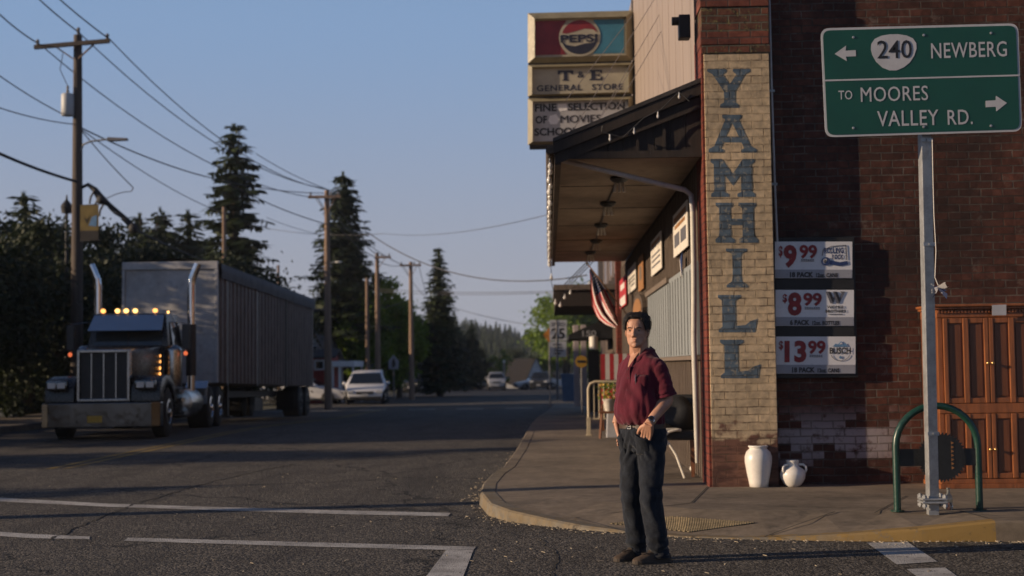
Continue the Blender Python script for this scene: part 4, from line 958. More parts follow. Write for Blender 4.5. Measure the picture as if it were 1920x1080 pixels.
cl.mat(2); cl.add(*flagpart(4/13, 1, 0, .40, 10, 8)); cloth = cl.build('flag_cloth', ['flag_red', 'flag_white', 'flag_blue'], fl, world=True, smooth='all')
m = MB(); m.solid = False
for r in range(5):
    for c in range(6):
        p = flagpt(4/13+(r+.5)/5*9/13*.95, .1+(c+.5)/6*.28); m.quad(*[p+Vector((a, -.012, b)) for a, b in ((-.008, -.008), (.008, -.008), (.008, .008), (-.008, .008))])
m.build('flag_stars', 'flag_white', cloth, world=True)

# cream tubular railing
ry = 25.0; a = drape(1101, 817, 0); z1 = at(1101, 716, a.y).z; X0, X1 = a.x+.03, 1.50
t = thing('metal_railing', 'cream painted tubular metal railing with a rounded corner on the pavement', 'railing', (X0, a.y, .13))
m = MB(); m.tube([(X0, a.y, .13), (X0, a.y, z1-.12), (X0+.035, a.y, z1-.035), (X0+.12, a.y, z1), (X1, a.y, z1), (X1, a.y, .13)], .024, 10); m.tube([(X0, a.y, .42), (X1, a.y, .42)], .018, 8); m.build('frame', 'cream_metal', t, world=True, smooth=True)
for k in range(8):
    x = X0+.10+k*(X1-X0-.12)/8; m = MB(); m.tube([(x, a.y, .42), (x, a.y, z1-.01)], .010, 8); m.build('bar', 'cream_metal', t, world=True)
for x in (X0, X1):
    m = MB(); m.box(x-.05, x+.05, a.y-.07, a.y+.07, .13, .155); m.bar((x, a.y, .15), (x, a.y, .45), .07, .05, (0, 1, 0)); m.build('foot', 'cream_metal', t, world=True, bevel=.006)
# stool with a flowering pot beside the man
p = drape(1143, 822, 0); p.y += .0
t = thing('wooden_stool', 'low wooden stool under the flower pot by the metal railing', 'stool', tuple(p))
m = MB(); m.box(-.17, .17, -.15, .15, .42, .46); m.build('seat', 'chair_wood', t, bevel=.008)
for sx in (-1, 1):
    for sy in (-1, 1): m = MB(); m.tube([(sx*.12, sy*.1, .42), (sx*.16, sy*.14, 0)], [.02, .016], 8); m.build('leg', 'chair_wood', t)
t = thing('flower_pot', 'pot of yellow flowers standing on the low stool', 'flower pot', (p.x, p.y, p.z+.46))
m = MB(); m.lathe([(.07, 0), (.10, .17), (.11, .18), (.11, .2), (.09, .2)], seg=18); m.build('pot', 'white_pipe', t, smooth=True)
random.seed(11); m = MB(); m.solid = False; f = MB(); f.solid = False
for k in range(160):
    q = Vector((random.gauss(0, .09), random.gauss(0, .08), .2+random.random()*.28)); n = Vector((random.uniform(-1, 1), random.uniform(-1, 1), random.uniform(-1, 1))).normalized(); u = n.orthogonal().normalized()*.028; v = n.cross(u)*1.0
    (f if k % 3 == 0 else m).quad(q-u, q-v*.6, q+u, q+v*.6)
m.build('leaves', 'leaf_green', t); f.build('blossoms', 'flower', t)
t = thing('side_box', 'pale grey box standing behind the low stool', 'box', (p.x+.12, p.y+.35, .13))
m = MB(); m.hexa([(-.16, -.12, 0), (.16, -.12, 0), (.16, .12, 0), (-.16, .12, 0)], [(-.13, -.1, .62), (.13, -.1, .62), (.13, .1, .62), (-.13, .1, .62)]); m.build('shell', 'sign_white', t, bevel=.01); m = MB(); m.box(-.15, .15, -.13, .13, .622, .65); m.build('lid', 'panel_grey', t, bevel=.006)
# deck chair with striped cloth
p = drape(1140, 797, 0)
t = thing('deck_chair', 'wooden deck chair draped in red and white cloth behind the railing', 'chair', (1.28, 27.2, .13))
for s in (-.28, .28):
    m = MB(); m.bar((s, .35, 0), (s, -.05, 1.42), .035, .045, (1, 0, 0)); m.build('back_post', 'chair_wood', t); m = MB(); m.bar((s, -.45, 0), (s, .18, .5), .035, .045, (1, 0, 0)); m.build('front_leg', 'chair_wood', t)
m = MB(); m.box(-.3, .3, -.4, .2, .42, .46); m.build('seat', 'chair_wood', t)
cl = MB(); cl.solid = False
for k in range(7):
    cl.mat(k % 2); x0, x1 = -.29+k*.083, -.29+(k+1)*.083; cl.quad((x0, -.05, .95), (x1, -.05, .95), (x1, -.09, 1.44), (x0, -.09, 1.44))
cl.mat(0); cl.quad((-.29, -.3, .5), (.29, -.3, .5), (.29, .1, .78), (-.29, .1, .78)); cl.build('striped_cloth', ['flag_red', 'flag_white'], t)
# chairs against the siding behind the man
p = drape(1272, 893, 0)
t = thing('black_chair', 'black padded chair with brown wooden legs against the board siding', 'chair', (p.x-.02, p.y+.12, .13), R(-8))
m = MB(); m.box(-.24, .24, -.24, .24, .40, .50); m.build('seat', 'black', t, bevel=.03)
m = MB(); m.hexa([(-.23, .18, .48), (.23, .18, .48), (.23, .26, .48), (-.23, .26, .48)], [(-.22, .28, .90), (.22, .28, .90), (.22, .36, .88), (-.22, .36, .88)]); m.build('backrest', 'black', t, bevel=.035)
for sx in (-.2, .2):
    for sy in (-.2, .2): m = MB(); m.hexa([(sx-.018, sy-.018, 0), (sx+.018, sy-.018, 0), (sx+.018, sy+.018, 0), (sx-.018, sy+.018, 0)], [(sx-.026, sy-.026, .41), (sx+.026, sy-.026, .41), (sx+.026, sy+.026, .41), (sx-.026, sy+.026, .41)]); m.build('leg', 'chair_wood', t)
t = thing('coat', 'black coat heaped over the padded chair back', 'coat', (p.x-.02, p.y+.12, .64), R(-8))
m = MB(); m.ell((0, .22, .1), (.27, .16, .24), 24); m.ell((-.15, .05, -.02), (.14, .2, .1), 18)
for i, v in enumerate(m.v): v += noise.noise_vector(v*7)*.05
m.build('coat_cloth', 'black', t, smooth='all')
t = thing('metal_chair', 'white curved tube metal chair frame beside the black chair', 'chair', (p.x-.36, p.y-.05, .13), R(10))
for sx in (-.02, .24):
    m = MB(); m.tube([(sx+.12, -.28, 0), (sx+.05, -.2, .25), (sx-.02, -.14, .38), (sx-.08, -.16, .44), (sx-.02, -.2, .50), (sx+.08, -.2, .52)], .014, 8); m.build('front_leg', 'white_pipe', t, smooth=True)
    m = MB(); m.tube([(sx-.1, .2, 0), (sx-.06, .14, .5), (sx-.06, .22, .8)], .014, 8); m.build('back_leg', 'white_pipe', t, smooth=True)
m = MB(); m.box(-.1, .36, -.2, .18, .50, .53); m.build('seat', 'white_pipe', t, bevel=.01)
m = MB(); m.tube([(-.09, .2, .12), (.22, .2, .12)], .012, 8); m.build('stretcher', 'white_pipe', t)
# pale stones at the foot of the pipe
for (px, py, r, lb) in ((1300, 884, .045, 'pale round stone below the white downpipe'), (1309, 889, .035, 'small brownish stone next to the pale round stone')):
    q = drape(px, py, r*.7); m = MB(); m.ell((0, 0, 0), (r, r*1.1, r*.8), 14)
    for v in m.v: v += noise.noise_vector(v*20)*.006
    o = m.build('stone', 'paper' if r > .04 else 'concrete', smooth='all'); o.location = q; tag(o, lb, 'stone')
# speed limit sign
q = drape(1046, 764, 0); YS = q.y
t = thing('speed_sign', 'white 25 speed limit sign with a smaller plate on a slim post', 'sign', tuple(q))
m = MB(); z = at(1046, 600, YS).z; m.tube([(q.x, q.y+.03, .1), (q.x, q.y+.03, z)], .045, 8); m.build('post', 'mast', t, world=True)
m = MB(); rect(m, 1030.5, 600, 1062.5, 638.5, YS, .01); m.build('limit_plate', 'sign_white', t, world=True)
m = MB(); rect(m, 1030.5, 640, 1062, 669, YS, .01); m.build('lower_plate', 'sign_white', t, world=True)
m = MB(); m.solid = False; tpx(m, 'SPEED', 1033.5, 612, 1059.5, 612, 7.5, YS, .01); tpx(m, '25', 1034, 636, 1059, 636, 21, YS, .03)
for y in (645, 650.5, 656, 661.5): rect(m, 1037+(y % 3), y, 1056-(y % 2)*3, y+2.6, YS-.006)
m.build('lettering', 'sign_black', t, world=True)
YW = YS+7; qq = at(1027, 628, YW); t = thing('warning_sign', 'orange diamond warning sign behind the speed limit sign', 'sign', (qq.x, YW, .1))
m = MB(); poly(m, [(1030, 614), (1041, 628), (1030, 642), (1018, 628)], YW, .01); m.build('plate', 'sign_orange', t, world=True); m = MB(); m.tube([(qq.x+.06, YW+.04, -.5), (qq.x+.06, YW+.04, qq.z)], .03, 8); m.build('post', 'mast', t, world=True)
# string lights
def string(name, pts, label, nb, sub=3, r=.028, k_=1.0):
    t = thing(name, label, 'string lights', tuple(pts[0]))
    m = MB(); m.tube(pts, .007, 5); m.build('cable', 'cable', t, world=True)
    L = [0]
    for a, b in zip(pts, pts[1:]): L.append(L[-1]+(b-a).length)
    for k in range(nb):
        s = (k+.5)/nb*L[-1]; i = max(j for j in range(len(L)) if L[j] <= s and j < len(pts)-1); p = pts[i].lerp(pts[i+1], (s-L[i])/max(1e-6, L[i+1]-L[i]))
        m = MB(); m.lathe([(a_*k_, b_*k_) for a_, b_ in [(.004, .0), (.013, -.01), (.014, -.05), (r*.5, -.058), (r, -.085), (r, -.105), (r*.5, -.13), (.004, -.135)]], p, seg=8); m.build('bulb', 'bulb', t, world=True, smooth=True)
    return t
rng = [Vector((.04+.012*math.sin(k*1.7), AY0+(AY1-AY0)*k/40, 3.45+.05*math.sin(k*2.1)+.10*(k % 2))) for k in range(41)]
string('string_lights', rng, 'long run of clear bulbs along the street edge of the awning', 40, r=.03, k_=.9)
string('string_lights', [at(1130, 236, AY0-.08), at(1128, 247, AY0-.08), at(1168, 258, AY0-.09), at(1206, 222, AY0-.08), at(1240, 205, AY0-.08), at(1273, 172, AY0-.08), at(1293, 190, AY0-.1)], 'short swag of clear bulbs across the gable end of the awning', 4, r=.022, k_=.55)
string('string_lights', [at(1033, 480, 29.4), at(1034, 530, 30), at(1045, 575, 31), at(1062, 545, 33), at(1085, 535, 35), at(1120, 520, 36)], 'swag of clear bulbs hanging from the far awning corner to the next shop', 7, r=.034)

# ================================================================== NEXT SHOP ALONG THE STREET
b2 = thing('next_shop', 'dim shop with a flat marquee and numbered black awning beyond the corner store', 'building', (1.6, 32, .1))
P2 = lambda mb, nm, mt, **k: mb.build(nm, mt, b2, world=True, **k)
m = MB(); m.box(1.75, 12, 32.02, 48, .1, 3.0); P2(m, 'lower_wall', 'fascia'); m = MB(); m.box(1.7, 12, 32.02, 48, 3.002, 6.0); P2(m, 'upper_wall', 'dark_wood')
for y in (33.5, 36.5, 40): m = MB(); m.box(1.66, 1.699, y, y+1.3, 3.7, 5.3); w_ = P2(m, 'window', 'glass'); m = MB(); m.box(1.64, 1.70, y-.15, y-.01, 3.6, 5.4); m.box(1.64, 1.70, y+1.31, y+1.45, 3.6, 5.4); m.build('window_frame', 'lilac_paint', w_, world=True)
a = at(1040, 560, 36)
m = MB(); m.box(a.x, 1.69, 34.5, 41, 2.80, 3.18); P2(m, 'marquee', 'dark_wood'); m = MB(); m.box(a.x-.03, 1.69, 34.44, 41.05, 3.19, 3.32); P2(m, 'marquee_cap', 'batten')
for y in (34.8, 36.5, 38.5): m = MB(); m.tube([(a.x+.2, y, 3.3), (1.69, y, 4.6)], .014, 6); P2(m, 'stay_rod', 'dark_metal')
a = at(1066, 636, 39); b = at(1140, 600, 39); c = at(1110, 597, 39)
m = MB(); m.add([(a.x, 38.6, a.z), (1.74, 38.6, a.z), (1.74, 38.6, a.z+.62), (a.x, 42, a.z), (1.74, 42, a.z), (1.74, 42, a.z+.62), (a.x, 38.6, a.z+.12), (a.x, 42, a.z+.12)], [(0, 1, 2, 6), (3, 7, 5, 4), (0, 6, 7, 3), (6, 2, 5, 7), (0, 3, 4, 1)]); aw2 = P2(m, 'canvas_awning', 'navy_canvas')
m = MB(); m.solid = False; tpx(m, '150', 1092, 631, 1118, 630, 11, 38.58, .02); m.build('lettering', 'panel_grey', aw2, world=True)
for px in (1081, 1095): q = at(px, 690, 44); m = MB(); m.box(q.x-.09, q.x+.09, 43.9, 44.1, .1, 2.6); P2(m, 'column', 'lilac_paint', bevel=.02)
q = at(1113, 640, 38.5); m = MB(); m.lathe([(.12, 0), (.12, .34), (.05, .36)], (q.x, 38.5, at(1113, 655, 38.5).z), seg=12); P2(m, 'wall_lantern', 'tube_white', smooth=True)
m = MB(); m.box(q.x-.16, q.x+.14, 38.4, 38.7, .1, 1.75); P2(m, 'dark_pillar', 'black')
q = at(1090, 678, 36); t = thing('yellow_sign', 'round yellow sign with a dark bar standing outside the next shop', 'sign', (q.x, 36, .1))
m = MB(); poly(m, circ(1090, 678, 12, 12, 8), 36, .012); m.build('plate', 'sign_yellow', t, world=True); m = MB(); rect(m, 1082, 675.5, 1098, 680, 35.99); m.build('bar', 'sign_black', t, world=True); m = MB(); m.tube([(q.x, 36.04, .1), (q.x, 36.04, q.z)], .02, 6); m.build('post', 'mast', t, world=True)
q = at(1066, 725, 50); t = thing('blue_bin', 'pale blue bin standing far along the right pavement', 'bin', (q.x, 50, .1)); m = MB(); m.hexa([(-.2, -.2, 0), (.2, -.2, 0), (.2, .2, 0), (-.2, .2, 0)], [(-.26, -.26, .9), (.26, -.26, .9), (.26, .26, .9), (-.26, .26, .9)]); m.build('tub', 'bin_blue', t, bevel=.02); m = MB(); m.box(-.28, .28, -.28, .28, .905, .97); m.build('lid', 'bin_blue', t, bevel=.02)

# ================================================================== TRUCK
tr = thing('semi_truck', 'dark long nosed semi truck with chrome grille and lit amber lamps', 'truck', (-8.90, 28.0, 0), R(4.5))
tr.scale = (.935, 1.0, .98)
def wheel(parent, x, y, r, wd, rim='aged_chrome', side=1, nm='wheel'):
    m = MB(); m.lathe([(r*.55, -wd/2), (r*.9, -wd/2), (r, -wd/2+.03), (r, wd/2-.03), (r*.9, wd/2), (r*.55, wd/2)], (x, y, r), (1, 0, 0), 26); o = m.build(nm, 'rubber', parent, smooth=True)
    m = MB(); m.lathe([(r*.56, -.02), (r*.56, .02), (r*.45, .03), (r*.40, -.01), (r*.18, .0), (r*.15, .05), (r*.05, .06)], (x+side*(wd/2-.01), y, r), (side, 0, 0), 22); m.build('rim', rim, o, smooth=True); return o
B = lambda mb, nm, mt, par=None, **k: mb.build(nm, mt, par or tr, **k)
m = MB(); m.slab([(-1.25, .42, .26), (-1.25, .16, .26), (-1.08, .02, .26), (-.6, 0, .26), (.6, 0, .26), (1.08, .02, .26), (1.25, .16, .26), (1.25, .42, .26)], (0, 0, .50)); bp = B(m, 'bumper', 'dull_chrome', bevel=.02)
m = MB(); m.box(-.25, .06, -.012, -.002, .36, .50); B(m, 'number_plate', 'plate')
m = MB(); m.box(-.56, -.50, .30, .52, .78, 1.84); m.box(.50, .56, .30, .52, .78, 1.84); m.box(-.50, .50, .30, .52, 1.775, 1.84); m.box(-.50, .50, .30, .52, .78, .84); gr_ = B(m, 'grille_surround', 'aged_chrome', bevel=.015)
m = MB(); m.box(-.499, .499, .40, .50, .841, 1.774); B(m, 'grille_mesh', 'dark_metal', gr_)
m = MB()
for k in range(26): x = -.49+k*.0392; m.box(x-.004, x+.004, .385, .399, .842, 1.773)
B(m, 'grille_slats', 'dark_metal', gr_)
m = MB()
for x in (-.26, 0, .26): m.box(x-.012, x+.012, .35, .384, .842, 1.773)
B(m, 'grille_bars', 'aged_chrome', gr_)
m = MB(); m.hexa([(-.54, .53, .9), (.54, .53, .9), (.80, 2.62, .9), (-.80, 2.62, .9)], [(-.54, .53, 1.81), (.54, .53, 1.81), (.84, 2.62, 1.98), (-.84, 2.62, 1.98)]); B(m, 'hood', 'truck_paint', bevel=.07, smooth=True)
for s in (-1, 1):
    x0, x1 = (.60, 1.22) if s > 0 else (-1.22, -.60)
    pr = [(.24, .77), (.30, 1.08), (.5, 1.24), (.9, 1.31), (1.4, 1.30), (1.85, 1.12), (2.05, .72), (1.9, .72), (1.7, .98), (1.35, 1.12), (1.0, 1.11), (.72, .98), (.6, .77)]
    m = MB(); m.slab([(x0, y, z) for y, z in pr], (x1-x0, 0, 0)); B(m, 'fender', 'truck_paint', bevel=.03, smooth=True)
    m = MB(); xc = s*.93; m.box(xc-.22, xc+.22, .10, .30, 1.02, 1.21); hl = B(m, 'headlight', 'dull_chrome', bevel=.03, smooth=True)
    for dx in (-.1, .1): m = MB(); m.box(xc+dx-.08, xc+dx+.08, .09, .101, 1.055, 1.175); B(m, 'lens', 'lens', hl, bevel=.01)
    wheel(tr, s*1.05, 1.28, .52, .30, 'aged_chrome', s)
    m = MB(); m.lathe([(.05, 1.05), (.2, 1.06), (.21, 1.1), (.21, 1.85), (.2, 1.9), (.1, 1.98)], (s*1.0, 2.72, 0), seg=18); B(m, 'air_cleaner', 'aged_chrome', smooth=True)
    st = MB(); st.tube([(s*1.13, 4.35, .72), (s*1.13, 4.35, 3.42), (s*1.15, 4.35, 3.56), (s*1.21, 4.34, 3.70), (s*1.30, 4.33, 3.92)], [.095, .095, .095, .095, .09], 16, cap=False); sk_ = B(st, 'exhaust_stack', 'chrome', smooth=True)
    m = MB(); m.tube([(s*1.13, 4.35, 1.3), (s*1.13, 4.35, 2.5)], .125, 14); B(m, 'heat_shield', 'dark_metal' if s > 0 else 'aged_chrome', sk_, smooth=True)
    m = MB(); m.box(s*1.30-.03, s*1.30+.03, 2.62, 2.68, 1.9, 2.42) if False else m.box(s*1.32-.09, s*1.32+.09, 2.6, 2.66, 1.88, 2.44); mi = B(m, 'mirror', 'dark_metal', bevel=.02)
    m = MB(); m.tube([(s*.94, 2.75, 2.5), (s*1.32, 2.64, 2.46), (s*1.32, 2.64, 1.86), (s*.94, 2.75, 1.78)], .014, 6); B(m, 'mirror_arm', 'aged_chrome', mi)
    m = MB(); m.ell((s*1.32, 2.6, 1.79), (.05, .03, .05), 10); B(m, 'marker_lamp', 'red_lamp', mi)
    m = MB(); m.lathe([(.2, 3.2), (.33, 3.24), (.34, 3.3), (.34, 4.7), (.33, 4.76), (.2, 4.8)], (s*1.02, 0, .68), (0, 1, 0), 22); B(m, 'fuel_tank', 'aged_chrome', smooth=True)
    m = MB(); m.box(s*1.08-.2, s*1.08+.2, 2.7, 3.2, .42, .50); m.box(s*1.0-.2, s*1.0+.2, 2.75, 3.2, .72, .80); B(m, 'step', 'aged_chrome')
    for y in (6.5, 7.85): wheel(tr, s*.98, y, .52, .55, 'chrome', s)
    m = MB(); m.slab([(s*.72, 5.72, .62), (s*.72, 5.76, 1.0), (s*.72, 6.0, 1.18), (s*.72, 6.35, 1.2), (s*.72, 6.35, 1.16), (s*.72, 6.03, 1.14), (s*.72, 5.82, .98), (s*.72, 5.78, .62)], (s*.55, 0, 0)); B(m, 'rear_fender', 'chrome')
    m = MB(); m.box(s*.35-.05, s*.35+.05, 2.6, 8.6, .72, .95); B(m, 'chassis_rail', 'black')
m = MB(); m.hexa([(-.95, 2.60, .85), (.95, 2.60, .85), (.97, 4.15, .85), (-.97, 4.15, .85)], [(-.93, 2.60, 1.93), (.93, 2.60, 1.93), (.97, 4.15, 1.93), (-.97, 4.15, 1.93)])
m.hexa([(-.93, 2.60, 1.932), (.93, 2.60, 1.932), (.97, 4.15, 1.932), (-.97, 4.15, 1.932)], [(-.83, 2.80, 2.70), (.83, 2.80, 2.70), (.88, 4.1, 2.72), (-.88, 4.1, 2.72)]); B(m, 'cab', 'truck_paint', bevel=.05, smooth=True)
for s in (-1, 1):
    m = MB(); x0, x1 = (.025, .78) if s > 0 else (-.78, -.025); m.hexa([(x0, 2.585, 1.97), (x1, 2.585, 1.97), (x1*.95, 2.70, 2.40), (x0*.95, 2.70, 2.40)], [(x0, 2.62, 1.97), (x1, 2.62, 1.97), (x1*.95, 2.74, 2.40), (x0*.95, 2.74, 2.40)]); B(m, 'windscreen', 'windscreen')
    m = MB(); m.slab([(s*.975, 2.85, 1.97), (s*.985, 3.9, 1.97), (s*.90, 3.85, 2.55), (s*.875, 2.98, 2.5)], (s*.012, 0, 0)); B(m, 'side_window', 'glass')
m = MB(); m.hexa([(-.84, 2.26, 2.30), (.84, 2.26, 2.30), (.84, 2.28, 2.28), (-.84, 2.28, 2.28)], [(-.80, 2.72, 2.66), (.80, 2.72, 2.66), (.80, 2.74, 2.64), (-.80, 2.74, 2.64)]); B(m, 'sun_visor', 'chrome')
for x in (-.62, -.29, -.09, .12, .58): m = MB(); m.ell((x, 2.80, 2.755), (.06, .05, .05), 12); B(m, 'roof_lamp', 'yellow_lamp' if abs(x) < .5 else 'amber_lamp')
m = MB(); m.ell((.86, 2.9, 2.72), (.03, .03, .03), 10); B(m, 'corner_lamp', 'yellow_lamp')
m = MB(); m.box(.60, .80, 2.34, 2.42, 1.28, 1.80); lp = B(m, 'lamp_panel', 'aged_chrome')
for i in range(4):
    for j in range(2): m = MB(); m.ell((.655+j*.115, 2.33, 1.735-i*.125-(.02 if i > 1 else 0)), (.042, .025, .042), 12); B(m, 'signal_lamp', 'amber_lamp' if j else 'red_lamp', lp)
m = MB(); m.box(-.45, .45, 6.7, 8.0, .97, 1.06); B(m, 'fifth_wheel', 'black')
for k in range(2): m = MB(); m.tube([(-.2+k*.3, 4.2, 1.6), (-.2+k*.35, 5.2, 1.1), (-.2+k*.3, 7.2, 1.5)], .03, 6); B(m, 'air_hose', 'cable')
# trailer
tl_ = thing('cargo_trailer', 'tall brown grey ribbed cargo trailer with rolled tarp behind the truck', 'trailer', (-9.56, 35.7, 0), R(-.3))
B = lambda mb, nm, mt, par=None, **k: mb.build(nm, mt, par or tl_, **k)
LT = 14.2
tl_.rotation_euler = (-.017, 0, R(-.3)); tl_.location.z = -.02; tr.rotation_euler = (-.008, 0, R(4.5))
def zt(y): return 4.14-.03*y/LT
def zb(y): return 1.06-.05*y/LT
m = MB(); m.hexa([(-1.2, .03, zb(0)), (1.2, .03, zb(0)), (1.2, LT, zb(LT)), (-1.2, LT, zb(LT))], [(-1.2, .03, zt(0)-.06), (1.2, .03, zt(0)-.06), (1.2, LT, zt(LT)-.06), (-1.2, LT, zt(LT)-.06)]); bx = B(m, 'cargo_box', 'trailer_side')
m = MB(); m.solid = False
nx, nz = 24, 28; base_i = []
for i in range(nx+1):
    for j in range(nz+1):
        x = -1.17+2.34*i/nx; z = zb(0)+(zt(0)-.2-zb(0))*j/nz; m.v.append(Vector((x, .0-.03*noise.noise(Vector((x*1.8, z*1.5, 4)))-.015*noise.noise(Vector((x*5, z*5, 8))), z)))
for i in range(nx):
    for j in range(nz): a = i*(nz+1)+j; m.f.append((a, a+nz+1, a+nz+2, a+1)); m.mi.append(0)
B(m, 'front_panel', 'trailer_front', bx, smooth='all')
m = MB(); m.box(-1.22, 1.22, -.06, .028, zt(0)-.2, zt(0)); m.box(-1.225, -1.15, -.05, .028, zb(0), zt(0)-.202); m.box(1.15, 1.225, -.05, .028, zb(0), zt(0)-.202); B(m, 'front_frame', 'trailer_front', bx, bevel=.01)
for s in (-1, 1):
  m = MB(); y = .3
  while y < LT-.1:
    m.hexa([(s*1.201, y, zb(y)), (s*1.245, y+.03, zb(y)), (s*1.245, y+.15, zb(y)), (s*1.201, y+.18, zb(y))], [(s*1.201, y, zt(y)-.35), (s*1.245, y+.03, zt(y)-.35), (s*1.245, y+.15, zt(y)-.35), (s*1.201, y+.18, zt(y)-.35)])
    y += .46
  B(m, 'side_rib', 'trailer_rib', bx)
for y in (.9, 4.6, 9.0):
    m = MB(); m.hexa([(1.2, y, zb(y)-.05), (1.245, y, zb(y)-.05), (1.245, y+.18, zb(y)-.05), (1.2, y+.18, zb(y)-.05)], [(1.2, y, zt(y)-.3), (1.245, y, zt(y)-.3), (1.245, y+.18, zt(y)-.3), (1.2, y+.18, zt(y)-.3)]); B(m, 'side_post', 'dark_metal', bx)
m = MB(); m.solid = False; n = 40
for i in range(n+1):
    y = .1+(LT-.1)*i/n; wv_ = .03*noise.noise(Vector((y*1.3, 0, 1)))
    for (x, z) in ((-1.25, zt(y)-.30), (-1.27, zt(y)-.05), (-1.0, zt(y)+.02), (0, zt(y)+.10), (1.0, zt(y)+.02), (1.27, zt(y)-.05), (1.29, zt(y)-.26+wv_), (1.275, zt(y)-.42+wv_*1.5)): m.v.append(Vector((x, y, z)))
for i in range(n):
    for j in range(7): a = i*8+j; m.f.append((a, a+1, a+9, a+8)); m.mi.append(0)
B(m, 'tarpaulin', 'tarp', None, smooth='all')
m = MB()
for s in (-.5, .5): m.box(s-.06, s+.06, .5, LT, .68, .86)
B(m, 'underframe', 'black')
for s in (-1, 1):
    m = MB(); m.bar((s*.75, 2.9, .18), (s*.75, 2.9, 1.0), .12, .12, (0, 1, 0)); m.box(s*.75-.15, s*.75+.15, 2.75, 3.05, .14, .18); B(m, 'landing_leg', 'dark_metal')
    for y in (11.6, 12.9): wheel(tl_, s*.95, y, .5, .55, 'dark_metal', s)
    m = MB(); m.box(s*.9-.3, s*.9+.3, 10.6, 10.65, .25, .85); B(m, 'mud_flap', 'rubber')
# ================================================================== CARS
PROF = {
 'minivan': (4.9, [(.08, .26), (0, .42), (.05, .64), (.26, .79), (.95, .98), (2.0, 1.60), (2.5, 1.71), (4.3, 1.73), (4.75, 1.60), (4.88, 1.05), (4.9, .5), (4.85, .28)], 4, 6, 7, 9),
 'suv': (4.7, [(.06, .30), (0, .5), (.03, .85), (.2, .98), (1.25, 1.12), (1.85, 1.68), (2.2, 1.76), (4.2, 1.76), (4.6, 1.65), (4.7, 1.1), (4.7, .5), (4.65, .32)], 4, 6, 7, 9),
 'sedan': (4.65, [(.06, .24), (0, .42), (.04, .62), (.25, .74), (1.30, .92), (2.05, 1.38), (2.4, 1.44), (3.1, 1.42), (3.85, 1.06), (4.5, .98), (4.65, .80), (4.62, .28)], 4, 6, 7, 8)}
def car(kind, name, label, paint, loc, rz, W=1.9):
    L, pr, iw, ir, irr, ib = PROF[kind]
    t = thing(name, label, 'car', loc, rz, 'cars along the street'); wr = .33 if kind == 'sedan' else .36
    belt = pr[iw][1]; top = max(z for _, z in pr)
    def hw(z): return W/2*(.95 if z < .35 else 1.0 if z <= belt else 1-.29*(z-belt)/(top-belt))
    def hy(y, z): return hw(z)*(.86 if y < .12 or y > L-.12 else .95 if y < .3 or y > L-.3 else 1)
    k = len(pr); m = MB()
    vs = [(-hy(y, z), y, z) for y, z in pr]+[(hy(y, z), y, z) for y, z in pr]
    mid = [(-hy(y, max(.35, min(z, belt))), y, min(z, belt*.93)) for y, z in pr]
    m.add(vs, [tuple(range(k))[::-1], tuple(range(k, 2*k))]+[(i, (i+1) % k, k+(i+1) % k, k+i) for i in range(k)])
    body = m.build('body', paint, t, smooth=True, bevel=.07)
    def edge(i, f, x, off=0):
        y, z = pr[i][0]+(pr[i+1][0]-pr[i][0])*f, pr[i][1]+(pr[i+1][1]-pr[i][1])*f; return (x*hw(z), y, z)
    def pane(i, nm, a=.08, b=.92):
        p = [Vector(edge(i, a, -.88)), Vector(edge(i, a, .88)), Vector(edge(i, b, .88)), Vector(edge(i, b, -.88))]; n = (p[1]-p[0]).cross(p[3]-p[0]).normalized(); n = n if n.z > 0 else -n
        m = MB(); m.slab([q+n*.004 for q in p], n*.008); m.build(nm, 'glass', t)
    pane(iw, 'windscreen'); pane(ib-1 if kind == 'sedan' else ib-1, 'rear_window')
    for s in (-1, 1):
        ya, yb, yr = pr[iw][0]+.45, pr[ib][0]-.25, pr[irr][0]
        zl, zh = belt+.04, top-.12
        pts = [(ya, zl), (yb, zl), (min(yb-.1, yr+.15), zh), (pr[ir][0]-.05, zh)]
        m = MB(); m.slab([(s*(hw(z)+.004), y, z) for y, z in pts], (s*.008, 0, 0)); m.build('side_window', 'glass', t)
        m = MB(); z = pr[2][1]; m.box(s*W*.36-.17, s*W*.36+.17, .0, .16, z-.10, z+.06); m.build('headlight', 'lens', t, bevel=.03)
        m = MB(); m.box(s*W*.40-.1, s*W*.40+.1, L-.09, L+.012, .75, .95); m.build('tail_lamp', 'red_lens', t, bevel=.02)
        m = MB(); m.ell((s*(W/2+.1), ya-.1, belt+.08), (.11, .06, .08), 12); m.build('mirror', paint, t, smooth=True)
        for y in (.85, L-.95): wheel(t, s*(W/2-.11), y, wr, .22, 'aged_chrome', s)
    m = MB(); z = pr[2][1]; m.box(-W*.22, W*.22, -.012, .06, z-.12, z+.02); m.build('grille', 'dark_metal', t, bevel=.02)
    m = MB(); m.box(-W*.40, W*.40, -.02, .1, .30, .40); m.build('lower_grille', 'black', t, bevel=.02)
    m = MB(); m.box(-.17, .17, -.03, -.014, .44, .54); m.build('number_plate', 'sign_white', t)
    m = MB(); m.box(-W/2+.05, W/2-.05, .3, L-.3, .2, .32); m.build('underbody', 'black', t)
    return t
def cat(px, py, Y=None):
    q = gnd(px, py); return (q.x, q.y, 0)
def park(kind, label, paint, px, Y, rz, W=1.8, name='parked_car'): return car(kind, name, label, paint, (at(px, 735, Y).x, Y, gz(Y)), R(rz), W)
park('minivan', 'white minivan driving towards us down the street', 'white_car', 684, 71, 4, 2.0, 'minivan')
park('sedan', 'white sedan parked sideways behind the pole and minivan', 'white_car', 652, 74, 84)
park('suv', 'dark sports utility car parked behind the white minivan', 'dark_car', 768, 128, -14)
park('sedan', 'silver sedan parked beside the dark sports utility car', 'silver_car', 793, 134, -4)
